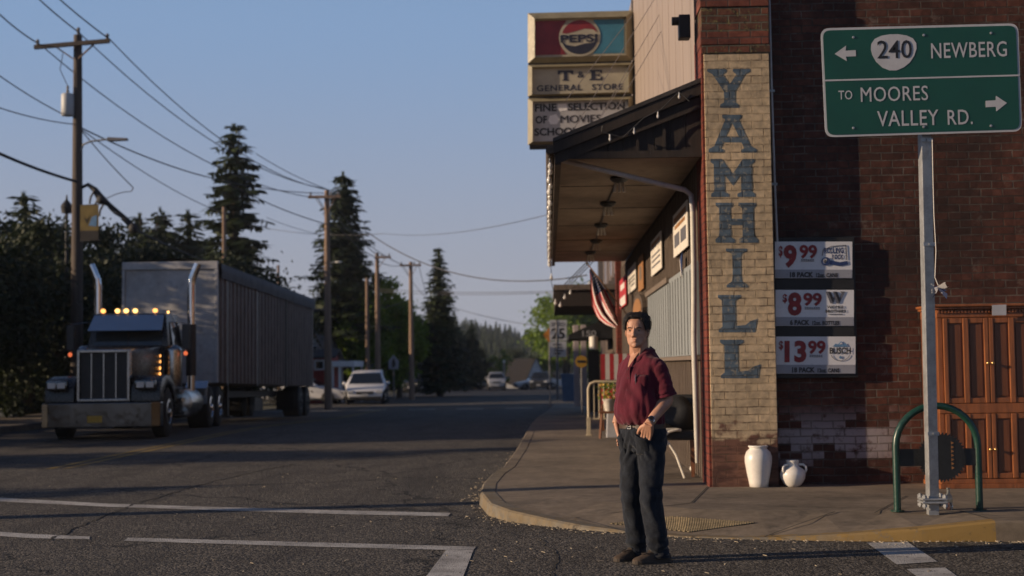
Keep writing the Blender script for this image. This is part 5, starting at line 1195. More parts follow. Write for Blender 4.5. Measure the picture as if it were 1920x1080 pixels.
park('sedan', 'blue sedan in the shade under the dark trees', 'blue_car', 838, 140, 14)
park('suv', 'silver sports utility car at the end of the street', 'silver_car', 932, 138, 4)
park('suv', 'dark sports utility car in front of the white gabled house', 'dark_car', 1010, 138, -6, 1.9)
park('sedan', 'white sedan parked low beside the gabled house', 'white_car', 966, 142, -75)

park('suv', 'brown sports utility car half hidden behind the slim pole', 'dark_car', 742, 150, -30)
park('sedan', 'dark sedan parked at the foot of the lime bush', 'dark_car', 905, 150, 60)
# ================================================================== POLES AND WIRES
def upole(name, label, px, ytop, Y, r=.15, arm=None, group='utility poles along the street', base=0.0, wood='pole_wood'):
    q = at(px, ytop, Y); base = gz(Y); t = thing(name, label, 'pole', (q.x, Y, base), 0, group)
    H = q.z-base; arm = arm and (arm[0], arm[1], arm[2]-base, arm[3]-base)
    m = MB(); m.tube([(0, 0, -.1), (0, 0, H*.5), (0, 0, H)], [r*1.15, r*.95, r*.72], 14); m.build('post', wood, t, smooth=True)
    if arm:
        x0, x1, za, zb_ = arm
        m = MB(); m.hexa([(x0, -.24, za-.06), (x1, -.24, zb_-.06), (x1, -.13, zb_-.06), (x0, -.13, za-.06)], [(x0, -.24, za+.06), (x1, -.24, zb_+.06), (x1, -.13, zb_+.06), (x0, -.13, za+.06)]); ar_ = m.build('crossarm', 'pole_wood', t)
        for s in (x0*.6, x1*.6): m = MB(); m.bar((s, -.18, (za+zb_)/2-.05), (0, -.14, (za+zb_)/2-.75), .03, .03); m.build('arm_brace', 'pole_wood', t)
        for x, z in ((x0+.1, za), (x1-.1, zb_), ((x0+x1)/2*.0+x1*.35, (za+zb_)/2)): m = MB(); m.lathe([(.02, 0), (.05, .03), (.03, .06), (.055, .1), (.03, .15)], (x, -.18, z+.06), seg=8); m.build('insulator', 'mast', t, smooth=True)
    return t, q
YA = 42.0
pa, qa = upole('utility_pole', 'tall wooden utility pole with transformer, street lamp and yellow banner behind the truck', 146, 66, YA, .17, wood='pole_shade')
H = qa.z
def la(px, py): p = at(px, py, YA); return Vector((p.x-qa.x, 0, p.z-gz(YA)))
a, b = la(70, 92), la(210, 80)
m = MB(); m.hexa([(a.x, -.30, a.z-.06), (b.x, -.30, b.z-.06), (b.x, -.18, b.z-.06), (a.x, -.18, a.z-.06)], [(a.x, -.30, a.z+.06), (b.x, -.30, b.z+.06), (b.x, -.18, b.z+.06), (a.x, -.18, a.z+.06)]); m.build('crossarm', 'pole_shade', pa)
for (p, q) in (((180, 86), (150, 112)), ((108, 90), (140, 112))): p_, q_ = la(*p), la(*q); m = MB(); m.bar((p_.x, -.2, p_.z), (q_.x, -.16, q_.z), .04, .04); m.build('arm_brace', 'pole_wood', pa)
for (px, py) in ((76, 86), (206, 75), (147, 60)): p_ = la(px, py); m = MB(); m.lathe([(.025, -.08), (.06, -.02), (.04, .03), (.06, .08), (.03, .14)], (p_.x, -.24 if px != 147 else 0, p_.z), seg=8); m.build('insulator', 'mast', pa, smooth=True)
p_ = la(130, 219); m = MB(); m.lathe([(.17, 0), (.19, .03), (.19, .62), (.17, .66), (.05, .70)], (p_.x, -.16, p_.z), seg=18); tfm = m.build('transformer', 'transformer', pa, smooth=True)
m = MB(); m.lathe([(.03, .68), (.05, .74), (.03, .8), (.045, .86), (.02, .92)], (p_.x, -.16, p_.z), seg=8); m.build('bushing', 'mast', tfm)
m = MB(); m.tube([(p_.x, -.16, p_.z+.9), (p_.x-.22, -.2, p_.z+1.4), (la(118, 100)).lerp(la(118, 100), 1)], .012, 5); m.build('jumper', 'cable', tfm)
a, b, c = la(150, 288), la(172, 266), la(205, 262); m = MB(); m.tube([(a.x, 0, a.z), ((a.x+b.x)/2-.05, -.1, (a.z+b.z)/2+.08), (b.x, -.1, b.z), (c.x, -.1, c.z)], .03, 8); arm_ = m.build('lamp_arm', 'galv', pa, smooth=True)
c2 = la(241, 261); m = MB(); m.hexa([(c.x, -.22, c.z-.06), (c2.x, -.2, c2.z-.05), (c2.x, 0, c2.z-.05), (c.x, .02, c.z-.06)], [(c.x, -.2, c.z+.05), (c2.x, -.18, c2.z+.01), (c2.x, -.02, c2.z+.01), (c.x, 0, c.z+.05)]); m.build('lamp_head', 'mast', arm_)
# banner
a, b = la(157, 387), la(191, 434); bn = MB(); bn.box(a.x, b.x, -.32, -.31, b.z, a.z); ban = bn.build('banner', 'banner_yellow', pa)
m = MB(); m.slab([(a.x+.25, -.325, b.z+.15), (b.x-.06, -.325, b.z+.12), (b.x-.05, -.325, a.z-.3), (a.x+.35, -.325, a.z-.36)], (0, .004, 0)); m.build('banner_print', 'logo_sky', ban)
m = MB(); m.slab([(a.x+.12, -.325, a.z-.36), (a.x+.2, -.325, b.z+.2), (a.x+.3, -.325, a.z-.3), (a.x+.2, -.325, b.z+.32)], (0, .004, 0)); m.build('banner_print', 'banner_dark', ban)
a2, b2_ = la(157, 434.5), la(191, 452); m = MB(); m.box(a2.x, b2_.x, -.32, -.31, b2_.z, a2.z); m.build('banner_foot', 'banner_dark', pa)
m = MB(); m.tube([(0, -.1, a.z+.02), (b.x+.03, -.31, a.z+.02)], .014, 6); m.tube([(0, -.1, b2_.z), (b.x+.03, -.31, b2_.z)], .014, 6); m.build('banner_rod', 'dark_metal', pa)
# old lamp behind the pole
q = at(125, 398, 46); t = thing('street_lamp', 'dark old fashioned street lamp beside the tall utility pole', 'lamp', (q.x, 46, 0))
m = MB(); m.tube([(0, 0, 0), (0, 0, q.z)], [.09, .045], 10); m.build('post', 'black', t); m = MB(); m.lathe([(.05, 0), (.16, .02), (.19, .2), (.2, .22), (.17, .3), (.09, .4), (.04, .46), (.02, .62)], (0, 0, q.z-.05), seg=12); m.build('lantern', 'black', t, smooth=True)
pb_, qb = upole('utility_pole', 'bare wooden utility pole with a cobra street lamp behind the trailer', 613, 357, 61, .15, (-.78, .62, at(613, 370, 61).z, at(613, 370, 61).z))
m = MB(); z = at(613, 497, 61).z-gz(61); m.tube([(0, 0, z-.1), (.2, -.1, z+.1), (.4, -.1, z+.13)], .025, 8); arm_ = m.build('lamp_arm', 'galv', pb_); m = MB(); m.ell((.5, -.1, z+.11), (.16, .09, .05), 12); m.build('lamp_head', 'tube_white', arm_, smooth=True)
pc, qc = upole('utility_pole', 'grey wooden utility pole above the white minivan roof', 707, 474, 80, .15, (-.1, .8, at(707, 483, 80).z, at(707, 483, 80).z))
pd, qd = upole('utility_pole', 'slim wooden utility pole standing before the dark trees', 770, 491, 86, .15, (-.65, .65, at(770, 498, 86).z, at(770, 498, 86).z))
pe, qe = upole('service_pole', 'plain reddish service pole rising over the trailer roof', 420, 388, 70, .12)
pf, qf = upole('service_pole', 'short plain reddish service pole by the light green tree', 688, 521, 82, .12)
t, q = upole('service_pole', 'short thin dark pole by the tip of the big fir', 522, 497, 72, .08)
# wires
def wire(label, segs, mt='wire', name='overhead_wire'):
    t = thing(name, label, 'wire', tuple(segs[0][0]), 0, 'overhead wires')
    for a, b, sag, r in segs: m = MB(); m.tube(catenary(a, b, sag), r, 6); m.build('strand', mt, t, world=True)
P = at
wire('overhead wire to the left end of the pole crossarm', [(P(-30, -2, 38), P(76, 84, 41.7), .1, .020), (P(76, 84, 41.7), P(592, 371, 60.8), .9, .017)])
wire('overhead wire over the very top of the tall pole', [(P(-10, -85, 36), P(147, 60, 42), .1, .020), (P(147, 60, 42), P(612, 354, 61), .9, .017)])
wire('overhead wire to the right end of the pole crossarm', [(P(20, -88, 36), P(206, 74, 41.8), .1, .020), (P(206, 74, 41.8), P(622, 357, 60.8), .9, .017)])
wire('thin wire from beyond the left frame to the pole transformer', [(P(-60, 98, 36), P(122, 216, 42), .1, .016)])
wire('thin wire meeting the tall pole just below its transformer', [(P(-60, 180, 36), P(140, 233, 42), .12, .016)])
wire('heavy black cable ending at the tall pole below its lamp', [(P(-80, 250, 34), P(146, 341, 42), .1, .042)], 'cable')
wire('twin service wires from the tall pole to the bare pole', [(P(153, 240, 42), P(385, 331, 52), .12, .022), (P(385, 331, 52), P(606, 362, 61), .15, .018), (P(153, 243, 42), P(420, 400, 70), .25, .016)])
wire('loose drop wire hanging in a bent loop right of the pole', [(P(153, 245, 42), P(250, 352, 44), .05, .016), (P(250, 352, 44), P(246, 359, 44), .0, .016), (P(246, 359, 44), P(200, 372, 44), -.05, .014)])
t = thing('cable_bundle', 'thick black bundle of splice cables looping down from the tall pole', 'cable', tuple(P(152, 350, 42)), 0)
pts = [(152, 352), (165, 346), (178, 356), (190, 374), (205, 384), (222, 398), (238, 412), (252, 430)]
m = MB(); m.tube([P(x, y, 42) for x, y in pts], [.05, .06, .09, .13, .07, .06, .07, .11], 8); m.build('main_cable', 'cable', t, world=True, smooth=True)
for k, (x, y) in enumerate(((178, 356), (186, 370), (196, 380), (240, 414), (215, 392))):
    m = MB(); m.tube([P(x, y, 41.9), P(x-8, y+14, 41.9), P(x-10, y+26, 41.9)] if k < 3 else [P(x-12, y-4, 41.9), P(x, y+8, 41.9), P(x+14, y+16, 41.9)], .03, 6); m.build('cable_loop', 'cable', t, world=True)
m = MB(); m.ell(P(190, 375, 41.8), (.16, .12, .14), 12); m.build('splice_case', 'cable', t, world=True, smooth=True); m = MB(); m.ell(P(250, 428, 41.8), (.15, .12, .16), 12); m.build('splice_case', 'cable', t, world=True, smooth=True)
wire('cable running on from the splice bundle behind the fir', [(P(252, 430, 42), P(420, 500, 70), .1, .03)], 'cable')
wire('long wire crossing the sky from the bare pole to the shops', [(P(618, 395, 61), P(710, 480, 75), .1, .02), (P(430, 345, 56), P(690, 436, 62), .3, .02), (P(690, 436, 62), P(1100, 516, 44), .9, .022)])
wire('thin wire rising to the awning from the pole by the minivan', [(P(500, 428, 80), P(720, 438, 70), .2, .014), (P(720, 438, 70), P(1045, 398, 40), .3, .011)])
wire('pale thin wires low across the sky behind the slim pole', [(P(690, 540, 90), P(1040, 546, 60), .15, .016), (P(690, 545, 90), P(1045, 549, 60), .15, .014), (P(860, 580, 110), P(1010, 612, 80), .1, .02)])
wire('wires from the pole by the minivan to the slim pole', [(P(702, 484, 75), P(752, 497, 86), .2, .02), (P(730, 484, 75), P(788, 497, 86), .2, .02), (P(622, 372, 61), P(730, 483, 75), .4, .02), (P(596, 372, 61), P(704, 482, 75), .4, .02)])
wire('service wires fanning down from the slim pole crossarm', [(P(754, 500, 86), P(800, 560, 100), .1, .016), (P(786, 500, 86), P(810, 590, 100), .1, .016), (P(770, 560, 86), P(690, 580, 82), .15, .016)])
wire('service wire slanting between the big firs', [(P(480, 288, 60), P(606, 352, 61), .1, .016), (P(500, 408, 75), P(700, 450, 75), .3, .014)])

# ================================================================== TREES
def leafset(mb, pts):
    b = len(mb.v); mb.v += pts; n = len(pts)//4
    mb.f += [(b+4*i, b+4*i+1, b+4*i+2, b+4*i+3) for i in range(n)]; mb.mi += [0]*n
def fir(seed, H=14.0, Rm=3.4, step=.30, gap=.25, droop=.18, full=.85, wk=1.0, zb=.07):
    rd = random.Random(seed); mb = MB(); mb.solid = False; pts = []
    z = H*zb
    while z < H*.985:
        f = 1-z/H; rr = Rm*(f**full)*(.8+.3*noise.noise(Vector((z*.9, seed, 0))))+.10
        nb = max(4, int(5+7*f)); a0 = rd.random()*6.28
        for k in range(nb):
            if rd.random() < gap*.5: continue
            a = a0+6.283*k/nb+rd.uniform(-.3, .3); L = rr*rd.choice((.7, .9, 1.0, 1.1, 1.28)); zz = z+rd.uniform(-.2, .2)
            n = max(2, int(L/.26))
            for i in range(n):
                t = (i+.6)/n; r = L*t
                c = Vector((math.cos(a)*r, math.sin(a)*r, zz-droop*L*t*t+.10*L*t**4))
                d = Vector((math.cos(a), math.sin(a), -.25)); sd = Vector((-math.sin(a), math.cos(a), 0))
                w_ = (.34+.36*(1-t))*(.7+.6*rd.random())*min(1, .5+L*.5)*wk
                for s in (-1, 1):
                    dd = (d*.55+sd*s*(.8+.3*rd.random())+Vector((0, 0, rd.uniform(-.45, .1)))).normalized()*w_*1.25
                    nn = dd.cross(Vector((rd.uniform(-.4, .4), rd.uniform(-.4, .4), 1))).normalized()*w_*.30
                    pts += [c, c+dd*.5+nn, c+dd, c+dd*.5-nn]
                hh = Vector((rd.uniform(-.2, .2), rd.uniform(-.2, .2), -1))*w_*.75; nn = Vector((-math.sin(a), math.cos(a), 0))*w_*.28
                pts += [c, c+hh*.5+nn, c+hh, c+hh*.5-nn]
        z += step*(.75+.5*f)
    for k in range(6): 
        a = k*1.05; c = Vector((0, 0, H*.96)); dd = Vector((math.cos(a)*.12, math.sin(a)*.12, .5)); nn = Vector((-math.sin(a), math.cos(a), 0))*.07
        pts += [c, c+dd*.4+nn, c+dd, c+dd*.4-nn]
    leafset(mb, pts); return mb
def trunk(H, r, seed, limbs=0, Rm=2):
    rd = random.Random(seed); m = MB(); m.tube([(rd.uniform(-.05, .05)*i, rd.uniform(-.05, .05)*i, H*i/6) for i in range(7)], [r*(1.15-i/6) if i < 6 else .02 for i in range(7)], 9)
    for k in range(limbs):
        z = H*(.3+.5*k/max(1, limbs)); a = k*2.4; m.tube([(0, 0, z), (math.cos(a)*Rm*.35, math.sin(a)*Rm*.35, z+H*.10), (math.cos(a)*Rm*.65, math.sin(a)*Rm*.65, z+H*.22)], [r*.4, r*.25, .03], 6)
    return m
def crown(seed, H, Rx, z0, n=46, per=110, leaf=.20, Rz=None):
    rd = random.Random(seed); mb = MB(); mb.solid = False; pts = []; Rz = Rz or (H-z0)/2; cz = z0+Rz
    for k in range(n):
        while True:
            p = Vector((rd.uniform(-1, 1), rd.uniform(-1, 1), rd.uniform(-1, 1)))
            if .25 < p.length < 1: break
        c = Vector((p.x*Rx, p.y*Rx, cz+p.z*Rz)); cr = Rx*rd.uniform(.18, .34)
        for i in range(per):
            q = Vector((rd.gauss(0, 1), rd.gauss(0, 1), rd.gauss(0, .75)))*cr*.55+c
            if q.z < .05: q.z = .05+rd.random()*.4
            nn = Vector((rd.gauss(0, 1), rd.gauss(0, 1), rd.gauss(.3, 1))).normalized(); u = nn.orthogonal().normalized()*leaf*rd.uniform(.5, 1.1); v = nn.cross(u).normalized()*leaf*rd.uniform(.3, .6)
            pts += [q-u, q-v, q+u, q+v]
    leafset(mb, pts); return mb
def tree(name, label, loc, cr, tk, mt, group='trees along the street', rz=0.0, sc=1.0):
    t = thing(name, label, 'tree', loc, rz, group); t.scale = (sc, sc, sc)
    tk.build('trunk', 'bark', t, smooth=True); cr.build('crown', mt, t); return t
def firat(px, ytop, Y, Rm, seed, label, **k):
    q = at(px, ytop, Y); H = q.z-gz(Y); return tree('fir_tree', label, (q.x, Y, gz(Y)), fir(seed, H, Rm, **k), trunk(H*.97, .10+H*.014, seed), 'needles', 'firs standing against the sky', seed)
firat(438, 226, 75, 3.1, 1, 'tallest dark fir with ragged drooping boughs behind the trailer', gap=.62, step=.44, full=.50, wk=1.25)
firat(643, 317, 90, 4.5, 2, 'broad pointed fir behind the bare utility pole', zb=.30, gap=.25, step=.28, full=.72, wk=1.25)
f3 = firat(822, 466, 100, 2.5, 3, 'narrow spire fir to the right of the slim pole', gap=.1, step=.25, full=.75, wk=1.1)
f4 = firat(44, 362, 58, 2.8, 4, 'fir with a thin pointed top at the left edge', gap=.4, step=.34, full=.62, wk=1.2)
firat(300, 386, 88, 2.9, 5, 'middle dark fir of the three over the trailer front', gap=.35, step=.34, full=.55, wk=1.25)
for (px, yt, Y, sc, lb) in ((262, 398, 90, .9, 'left slender fir of the three over the trailer front'), (352, 392, 90, 1.0, 'right fir of the three over the trailer front')):
    q = at(px, yt, Y); src = f4; c = dup(src, (q.x, Y, gz(Y)), px*.1, lb, q.z/at(44, 362, 58).z)
for (px, yt, Y, lb) in ((120, 415, 75, 'fir just left of the tall pole, half hidden'), (205, 425, 78, 'fir behind the yellow pole banner'), (395, 440, 95, 'lower fir leaning on the tallest fir'), (690, 555, 120, 'small far fir beside the light green tree'), (884, 590, 150, 'small far fir tip at the foot of the hill')):
    q = at(px, yt, Y); dup(f3 if px > 600 else f4, (q.x, Y, gz(Y)), px*.13, lb, q.z/(at(822, 468, 100).z if px > 600 else at(44, 362, 58).z))
lg = tree('leafy_tree', 'bright green leafy tree lit by the sun behind the poles', (at(716, 600, 93).x, 93, -.3), crown(21, at(715, 528, 93).z+.3, 2.1, 1.0, 80, 150, .17), trunk(4.5, .22, 21, 5, 2), 'leaf_green')
for (px, yt, Y, lb) in ((682, 552, 90, 'green leafy tree showing between the reddish service pole and the fir'), (748, 566, 95, 'smaller green leafy tree between the minivan pole and the slim pole')):
    q = at(px, yt, Y); dup(lg, (q.x, Y, gz(Y)), px*.9, lb, (q.z-gz(Y))/(at(715, 528, 93).z+.3))
KR = 170/88
lr = tree('leafy_tree', 'large green leafy tree behind the speed limit sign', (at(1062, 600, 170).x, 170, gz(170)), crown(22, (at(1050, 545, 170).z-gz(170))/KR, 2.5, 1.0, 54, 120, .17), trunk(4, .25, 22, 5, 2), 'leaf_green', sc=KR)
dup(lr, (at(1120, 600, 175).x, 175, gz(170)), 2.0, 'green leafy tree half hidden behind the next shop', KR*1.08)
tree('lime_bush', 'lime green bush glowing beside the grey roofed house', (at(938, 690, 152).x, 152, gz(152)), crown(23, at(938, 655, 152).z-gz(152), 1.3, .3, 24, 90, .16), trunk(1.6, .08, 23, 3, .8), 'leaf_lime')
DH = at(790, 600, 150).z+1.1
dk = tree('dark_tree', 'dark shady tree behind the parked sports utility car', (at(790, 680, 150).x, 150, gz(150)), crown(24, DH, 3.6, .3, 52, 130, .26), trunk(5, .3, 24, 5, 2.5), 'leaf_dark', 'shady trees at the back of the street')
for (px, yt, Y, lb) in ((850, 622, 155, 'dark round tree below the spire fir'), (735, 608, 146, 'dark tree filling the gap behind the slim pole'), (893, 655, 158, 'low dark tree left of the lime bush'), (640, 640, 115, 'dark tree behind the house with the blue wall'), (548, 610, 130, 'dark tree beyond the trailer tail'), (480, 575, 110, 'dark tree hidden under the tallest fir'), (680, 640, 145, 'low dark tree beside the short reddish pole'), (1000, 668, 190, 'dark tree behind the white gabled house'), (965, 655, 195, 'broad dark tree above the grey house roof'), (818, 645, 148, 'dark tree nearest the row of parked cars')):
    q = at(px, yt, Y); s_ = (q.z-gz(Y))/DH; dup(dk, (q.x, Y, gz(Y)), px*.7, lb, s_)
# shady hedge trees on the left side of the street
hq = []
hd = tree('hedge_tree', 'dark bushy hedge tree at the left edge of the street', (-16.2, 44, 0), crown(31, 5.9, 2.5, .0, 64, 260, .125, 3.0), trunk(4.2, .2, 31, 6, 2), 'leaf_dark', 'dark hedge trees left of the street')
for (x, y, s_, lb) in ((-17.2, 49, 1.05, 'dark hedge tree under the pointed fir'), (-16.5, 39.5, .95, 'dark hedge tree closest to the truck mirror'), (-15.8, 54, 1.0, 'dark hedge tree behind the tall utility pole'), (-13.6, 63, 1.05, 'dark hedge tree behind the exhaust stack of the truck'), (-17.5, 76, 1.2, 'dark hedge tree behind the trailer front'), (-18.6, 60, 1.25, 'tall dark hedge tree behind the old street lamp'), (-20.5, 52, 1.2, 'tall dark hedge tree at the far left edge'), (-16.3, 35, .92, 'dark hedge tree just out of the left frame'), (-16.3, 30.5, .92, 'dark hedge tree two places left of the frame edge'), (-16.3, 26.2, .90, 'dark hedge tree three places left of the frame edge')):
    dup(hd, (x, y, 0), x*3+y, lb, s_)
dup(hd, (-16.0, 20.3, 0), 1.1, 'unseen small shrub beyond the left frame, added to shade the road', .62)  # unseen shrub, added out of view to cast a shadow band on the road
dup(hd, (-14.5, 14.3, 0), 2.1, 'unseen smallest shrub beyond the left frame, added for a short road shadow', .40)  # another unseen shrub, added to throw a shorter shadow band
# unseen pole added off-frame to cast the thin shadow across road and pavement
pz, qz = upole('utility_pole', 'unseen wooden utility pole beyond the left frame, added for its thin shadow', 146, 66, 42, .15); pz.location = (-14.2, 11.6, 0)

# ================================================================== HOUSES BEYOND
def house(name, label, x0, x1, Y0, Y1, zw, zr, wall, roof, axis='x', windows=(), over=.25, door=None):
    t = thing(name, label, 'house', ((x0+x1)/2, Y0, 0), 0, 'houses at the end of the street')
    m = MB()
    if axis == 'x':   # ridge along x
        ym = (Y0+Y1)/2
        m.slab([(x0, Y0, -2), (x0, Y1, -2), (x0, Y1, zw), (x0, ym, zr-.06), (x0, Y0, zw)], (x1-x0, 0, 0)); m.build('walls', wall, t, world=True)
        m = MB(); k = (zr-zw)/(ym-Y0)
        for s, ye in ((-1, Y0-over), (1, Y1+over)):
            ze = zr-k*abs(ym-ye); m.hexa([(x0-over, ye, ze), (x1+over, ye, ze), (x1+over, ym, zr), (x0-over, ym, zr)], [(x0-over, ye, ze+.1), (x1+over, ye, ze+.1), (x1+over, ym, zr+.1), (x0-over, ym, zr+.1)])
        m.build('roof', roof, t, world=True)
    else:
        xm = (x0+x1)/2
        m.slab([(x0, Y0, -2), (x1, Y0, -2), (x1, Y0, zw), (xm, Y0, zr-.06), (x0, Y0, zw)], (0, Y1-Y0, 0)); m.build('walls', wall, t, world=True)
        m = MB(); k = (zr-zw)/(xm-x0)
        for xe in (x0-over, x1+over):
            ze = zr-k*abs(xm-xe); m.hexa([(xe, Y0-over, ze), (xm, Y0-over, zr), (xm, Y1+over, zr), (xe, Y1+over, ze)], [(xe, Y0-over, ze+.1), (xm, Y0-over, zr+.1), (xm, Y1+over, zr+.1), (xe, Y1+over, ze+.1)])
        m.build('roof', roof, t, world=True)
    for (xa, xb, za, zb_) in windows:
        m = MB(); m.box(xa, xb, Y0-.03, Y0-.004, za, zb_); f = m.build('window', 'glass', t, world=True)
        m = MB()
        for (a, b, c, d) in ((xa-.08, xa, za-.08, zb_+.08), (xb, xb+.08, za-.08, zb_+.08), (xa, xb, zb_, zb_+.08), (xa, xb, za-.08, za)): m.box(a, b, Y0-.05, Y0-.002, c, d)
        m.build('window_frame', 'house_white', f, world=True)
    return t
X = lambda px, Y: at(px, 690, Y).x
Z = lambda py, Y, px=700: at(px, py, Y).z
house('big_house', 'large house with a broad slate grey roof behind the bare pole', X(540, 92), X(668, 92), 92, 102, Z(640, 92), Z(562, 97), 'house_blue', 'grey_roof')
house('gabled_house', 'small white gabled house behind the red shed', X(570, 82), X(614, 82), 82, 88, Z(668, 82), Z(628, 82), 'house_white', 'grey_roof', 'y', [(X(588, 82), X(594, 82), Z(664, 82), Z(648, 82))])
t = house('red_shed', 'low red walled shed with a pale eave left of the minivan', X(578, 78), X(622, 78), 78, 80.5, Z(668, 78), Z(656, 79), 'red_paint', 'grey_roof', 'x', [(X(592, 78), X(606, 78), Z(690, 78), Z(676, 78))])
house('blue_house', 'house with a dark roof and blue grey wall above the minivan', X(646, 90), X(704, 90), 90, 97, Z(668, 90), Z(620, 93.5), 'house_blue', 'grey_roof', 'x', [(X(668, 90), X(682, 90), Z(690, 90), Z(672, 90))])
t = thing('carport', 'white flat roofed carport beside the red shed', 'carport', (X(640, 77), 77, 0))
m = MB(); m.box(X(620, 77), X(664, 77), 77, 81, Z(687, 77), Z(676, 77)); m.build('roof', 'house_white', t, world=True, bevel=.02)
for px in (623, 661):
    for y in (77.2, 80.7): x = X(px, 77); m = MB(); m.box(x-.05, x+.05, y-.05, y+.05, -1.5, Z(687, 77)-.002); m.build('post', 'house_white', t, world=True)
t = thing('crossing_sign', 'pale pedestrian crossing sign on a post right of the minivan', 'sign', (at(738, 680, 82).x, 82, 0))
m = MB(); poly(m, [(738, 665), (748, 677), (747, 692), (729, 692), (728, 677)], 82, .012); m.build('plate', 'panel_grey', t, world=True)
m = MB(); poly(m, [(738, 671), (740, 675), (742, 683), (739, 689), (735, 689), (735, 678)], 81.98, .004); m.build('figure_mark', 'sign_black', t, world=True); m = MB(); q = at(738, 690, 82); m.tube([(q.x, 82.05, -.8), (q.x, 82.05, q.z+.4)], .04, 6); m.build('post', 'mast', t, world=True)
house('grey_roof_house', 'white gabled house with a long brown grey roof at the street end', X(985, 160), X(1026, 160), 160, 170, Z(716, 160, 1000), Z(671, 160, 1000), 'house_white', 'grey_roof', 'y', [(X(1000, 160), X(1008, 160), Z(715, 160, 1000), Z(698, 160, 1000))])
t = house('long_house', 'long house wing under a brown roof joined left of the white gable', X(948, 163), X(997, 163), 163, 170, Z(716, 163, 980), Z(674, 166, 980), 'house_white', 'shingle', 'x')
q = at(945, 680, 148); t = thing('yard_lamp', 'pale lamp on a thin post in front of the lime bush', 'lamp', (q.x, 148, 0)); m = MB(); m.tube([(0, 0, -1.6), (0, 0, q.z)], .06, 8); m.build('post', 'lilac_paint', t); m = MB(); m.ell((0, 0, q.z+.1), (.14, .14, .16), 12); m.build('globe', 'tube_white', t, smooth=True)

# ================================================================== HILL AND FAR FOREST
m = MB(); m.solid = False; nx, ny = 60, 14
def hillz(x, y):
    t = max(0, min(1, (y-330)/190)); t = t*t*(3-2*t)
    return -.5+t*(max(5.5, 15.0-.24*max(0, x+33))+2.0*noise.noise(Vector((x*.02, 3, 0))))
for i in range(nx+1):
    for j in range(ny+1): x = -420+840*i/nx; y = 320+330*j/ny; m.v.append(Vector((x, y, hillz(x, y))))
for i in range(nx):
    for j in range(ny): a = i*(ny+1)+j; m.f.append((a, a+ny+1, a+ny+2, a+1)); m.mi.append(0)
struct(m.build('hill', 'hill', smooth='all'))
rd = random.Random(5); m = MB(); m.solid = False; pts = []
for k in range(2600):
    y = rd.uniform(335, 530); x = rd.uniform(-.16*y, .09*y) if k > 150 else rd.uniform(-300, 300); h = rd.uniform(2.6, 5.6)*rd.choice((.7, 1, 1, 1.3)); z0 = hillz(x, y)-.3; r = h*.30
    for l in range(7):
        f = l/7; rr = r*(1-f)*rd.uniform(.8, 1.2)+.12
        for s in range(6):
            a = s*1.047+l+rd.random(); c = Vector((x, y, z0+h*(f*.95+.20))); e_ = Vector((math.cos(a)*rr, math.sin(a)*rr, -h*.17)); nn = Vector((-math.sin(a), math.cos(a), 0))*rr*.55
            pts += [c, c+e_*.7+nn, c+e_, c+e_*.7-nn]
leafset(m, pts); o = m.build('far_forest', 'needles'); tag(o, 'dark forest of firs covering the far hill', 'forest', None, 'stuff')

# evening air between here and the far hill
hz_ = MB(); hz_.box(-700, 700, -60, 760, -4, 40); ho = hz_.build('haze', 'black'); ho.data.materials.clear()
hm_ = bpy.data.materials.new('evening_haze'); hm_.use_nodes = True; hn = hm_.node_tree.nodes; hn.remove(hn['Principled BSDF'])
pv = hn.new('ShaderNodeVolumePrincipled'); pv.inputs['Color'].default_value = (.72, .80, .95, 1); pv.inputs['Density'].default_value = .00022
hm_.node_tree.links.new(pv.outputs[0], hn['Material Output'].inputs['Volume']); ho.data.materials.append(hm_); ho['kind'] = 'stuff'
# ================================================================== THE MAN
def skinmat():
    t = NT('skin'); p = t.pos()
    col = t.mix(t.ramp(t.noise(p, 28, 4), .3, .7), (.40, .205, .135), (.50, .275, .185))
    col = t.mix(t.math('MULTIPLY', t.ramp(t.noise(p, 160, 3), .5, .7), .25), col, (.30, .13, .09))
    t.base(col, .5, 0, .35); t.b.inputs['Subsurface Weight'].default_value = .0
    t.bump(t.noise(p, 220, 3), .12, .002); return t.m
M['skin'] = skinmat()
def cloth(name, c, sc, strength, var=.2, streak=None):
    t = NT(name); p = t.pos()
    col = t.mix(t.ramp(t.noise(p, 9, 5, .6), .3, .7), mul(c, 1-var), mul(c, 1+var))
    if streak: col = t.mix(t.math('MULTIPLY', t.ramp(t.noise(t.scale(p, 1, 1, .25), 30, 4, .6), .5, .75), .55), col, streak)
    t.base(col, .88, 0, .2); t.b.inputs['Sheen Weight'].default_value = .15
    n1 = t.bump(t.noise(p, sc, 4), .25, .002)
    t.bump(t.noise(t.scale(p, 1, 1, 1.6 if streak else .55), 26, 4, .6, .3), strength, .014, n1); return t.m
M['shirt'] = cloth('maroon_shirt', (.088, .009, .021), 500, .40)
M['jeans'] = cloth('dark_denim', (.009, .012, .019), 600, .5, .3, (.028, .036, .050))
M['hair'] = pm('dark_hair', (.016, .012, .010), .55, .4, 40, stretch=(1, 1, 1), bump=.6, bscale=140)
M['hair_grey'] = pm('grey_hair', (.06, .052, .046), .6, .3, 40)
M['belt'] = pm('brown_belt', (.05, .026, .016), .5, .3, 12)
M['shoe'] = pm('brown_suede', (.060, .040, .027), .85, .3, 14, bump=.4)
M['sole'] = pm('shoe_sole', (.045, .034, .026), .8, .3, 14)
M['steel'] = pm('watch_steel', (.6, .6, .62), .2, .1, 30, metal=1)
M['eye_white'] = pm('eye_white', (.26, .22, .20), .25, .1, 30)
M['iris'] = pm('iris', (.02, .015, .012), .15, .1, 30)
M['lip'] = pm('lip', (.30, .115, .09), .5, .15, 30)
fp = gnd(1208, 1052); MANP = Vector((fp.x, fp.y, 0.0)); MROT = R(-45)
man = None
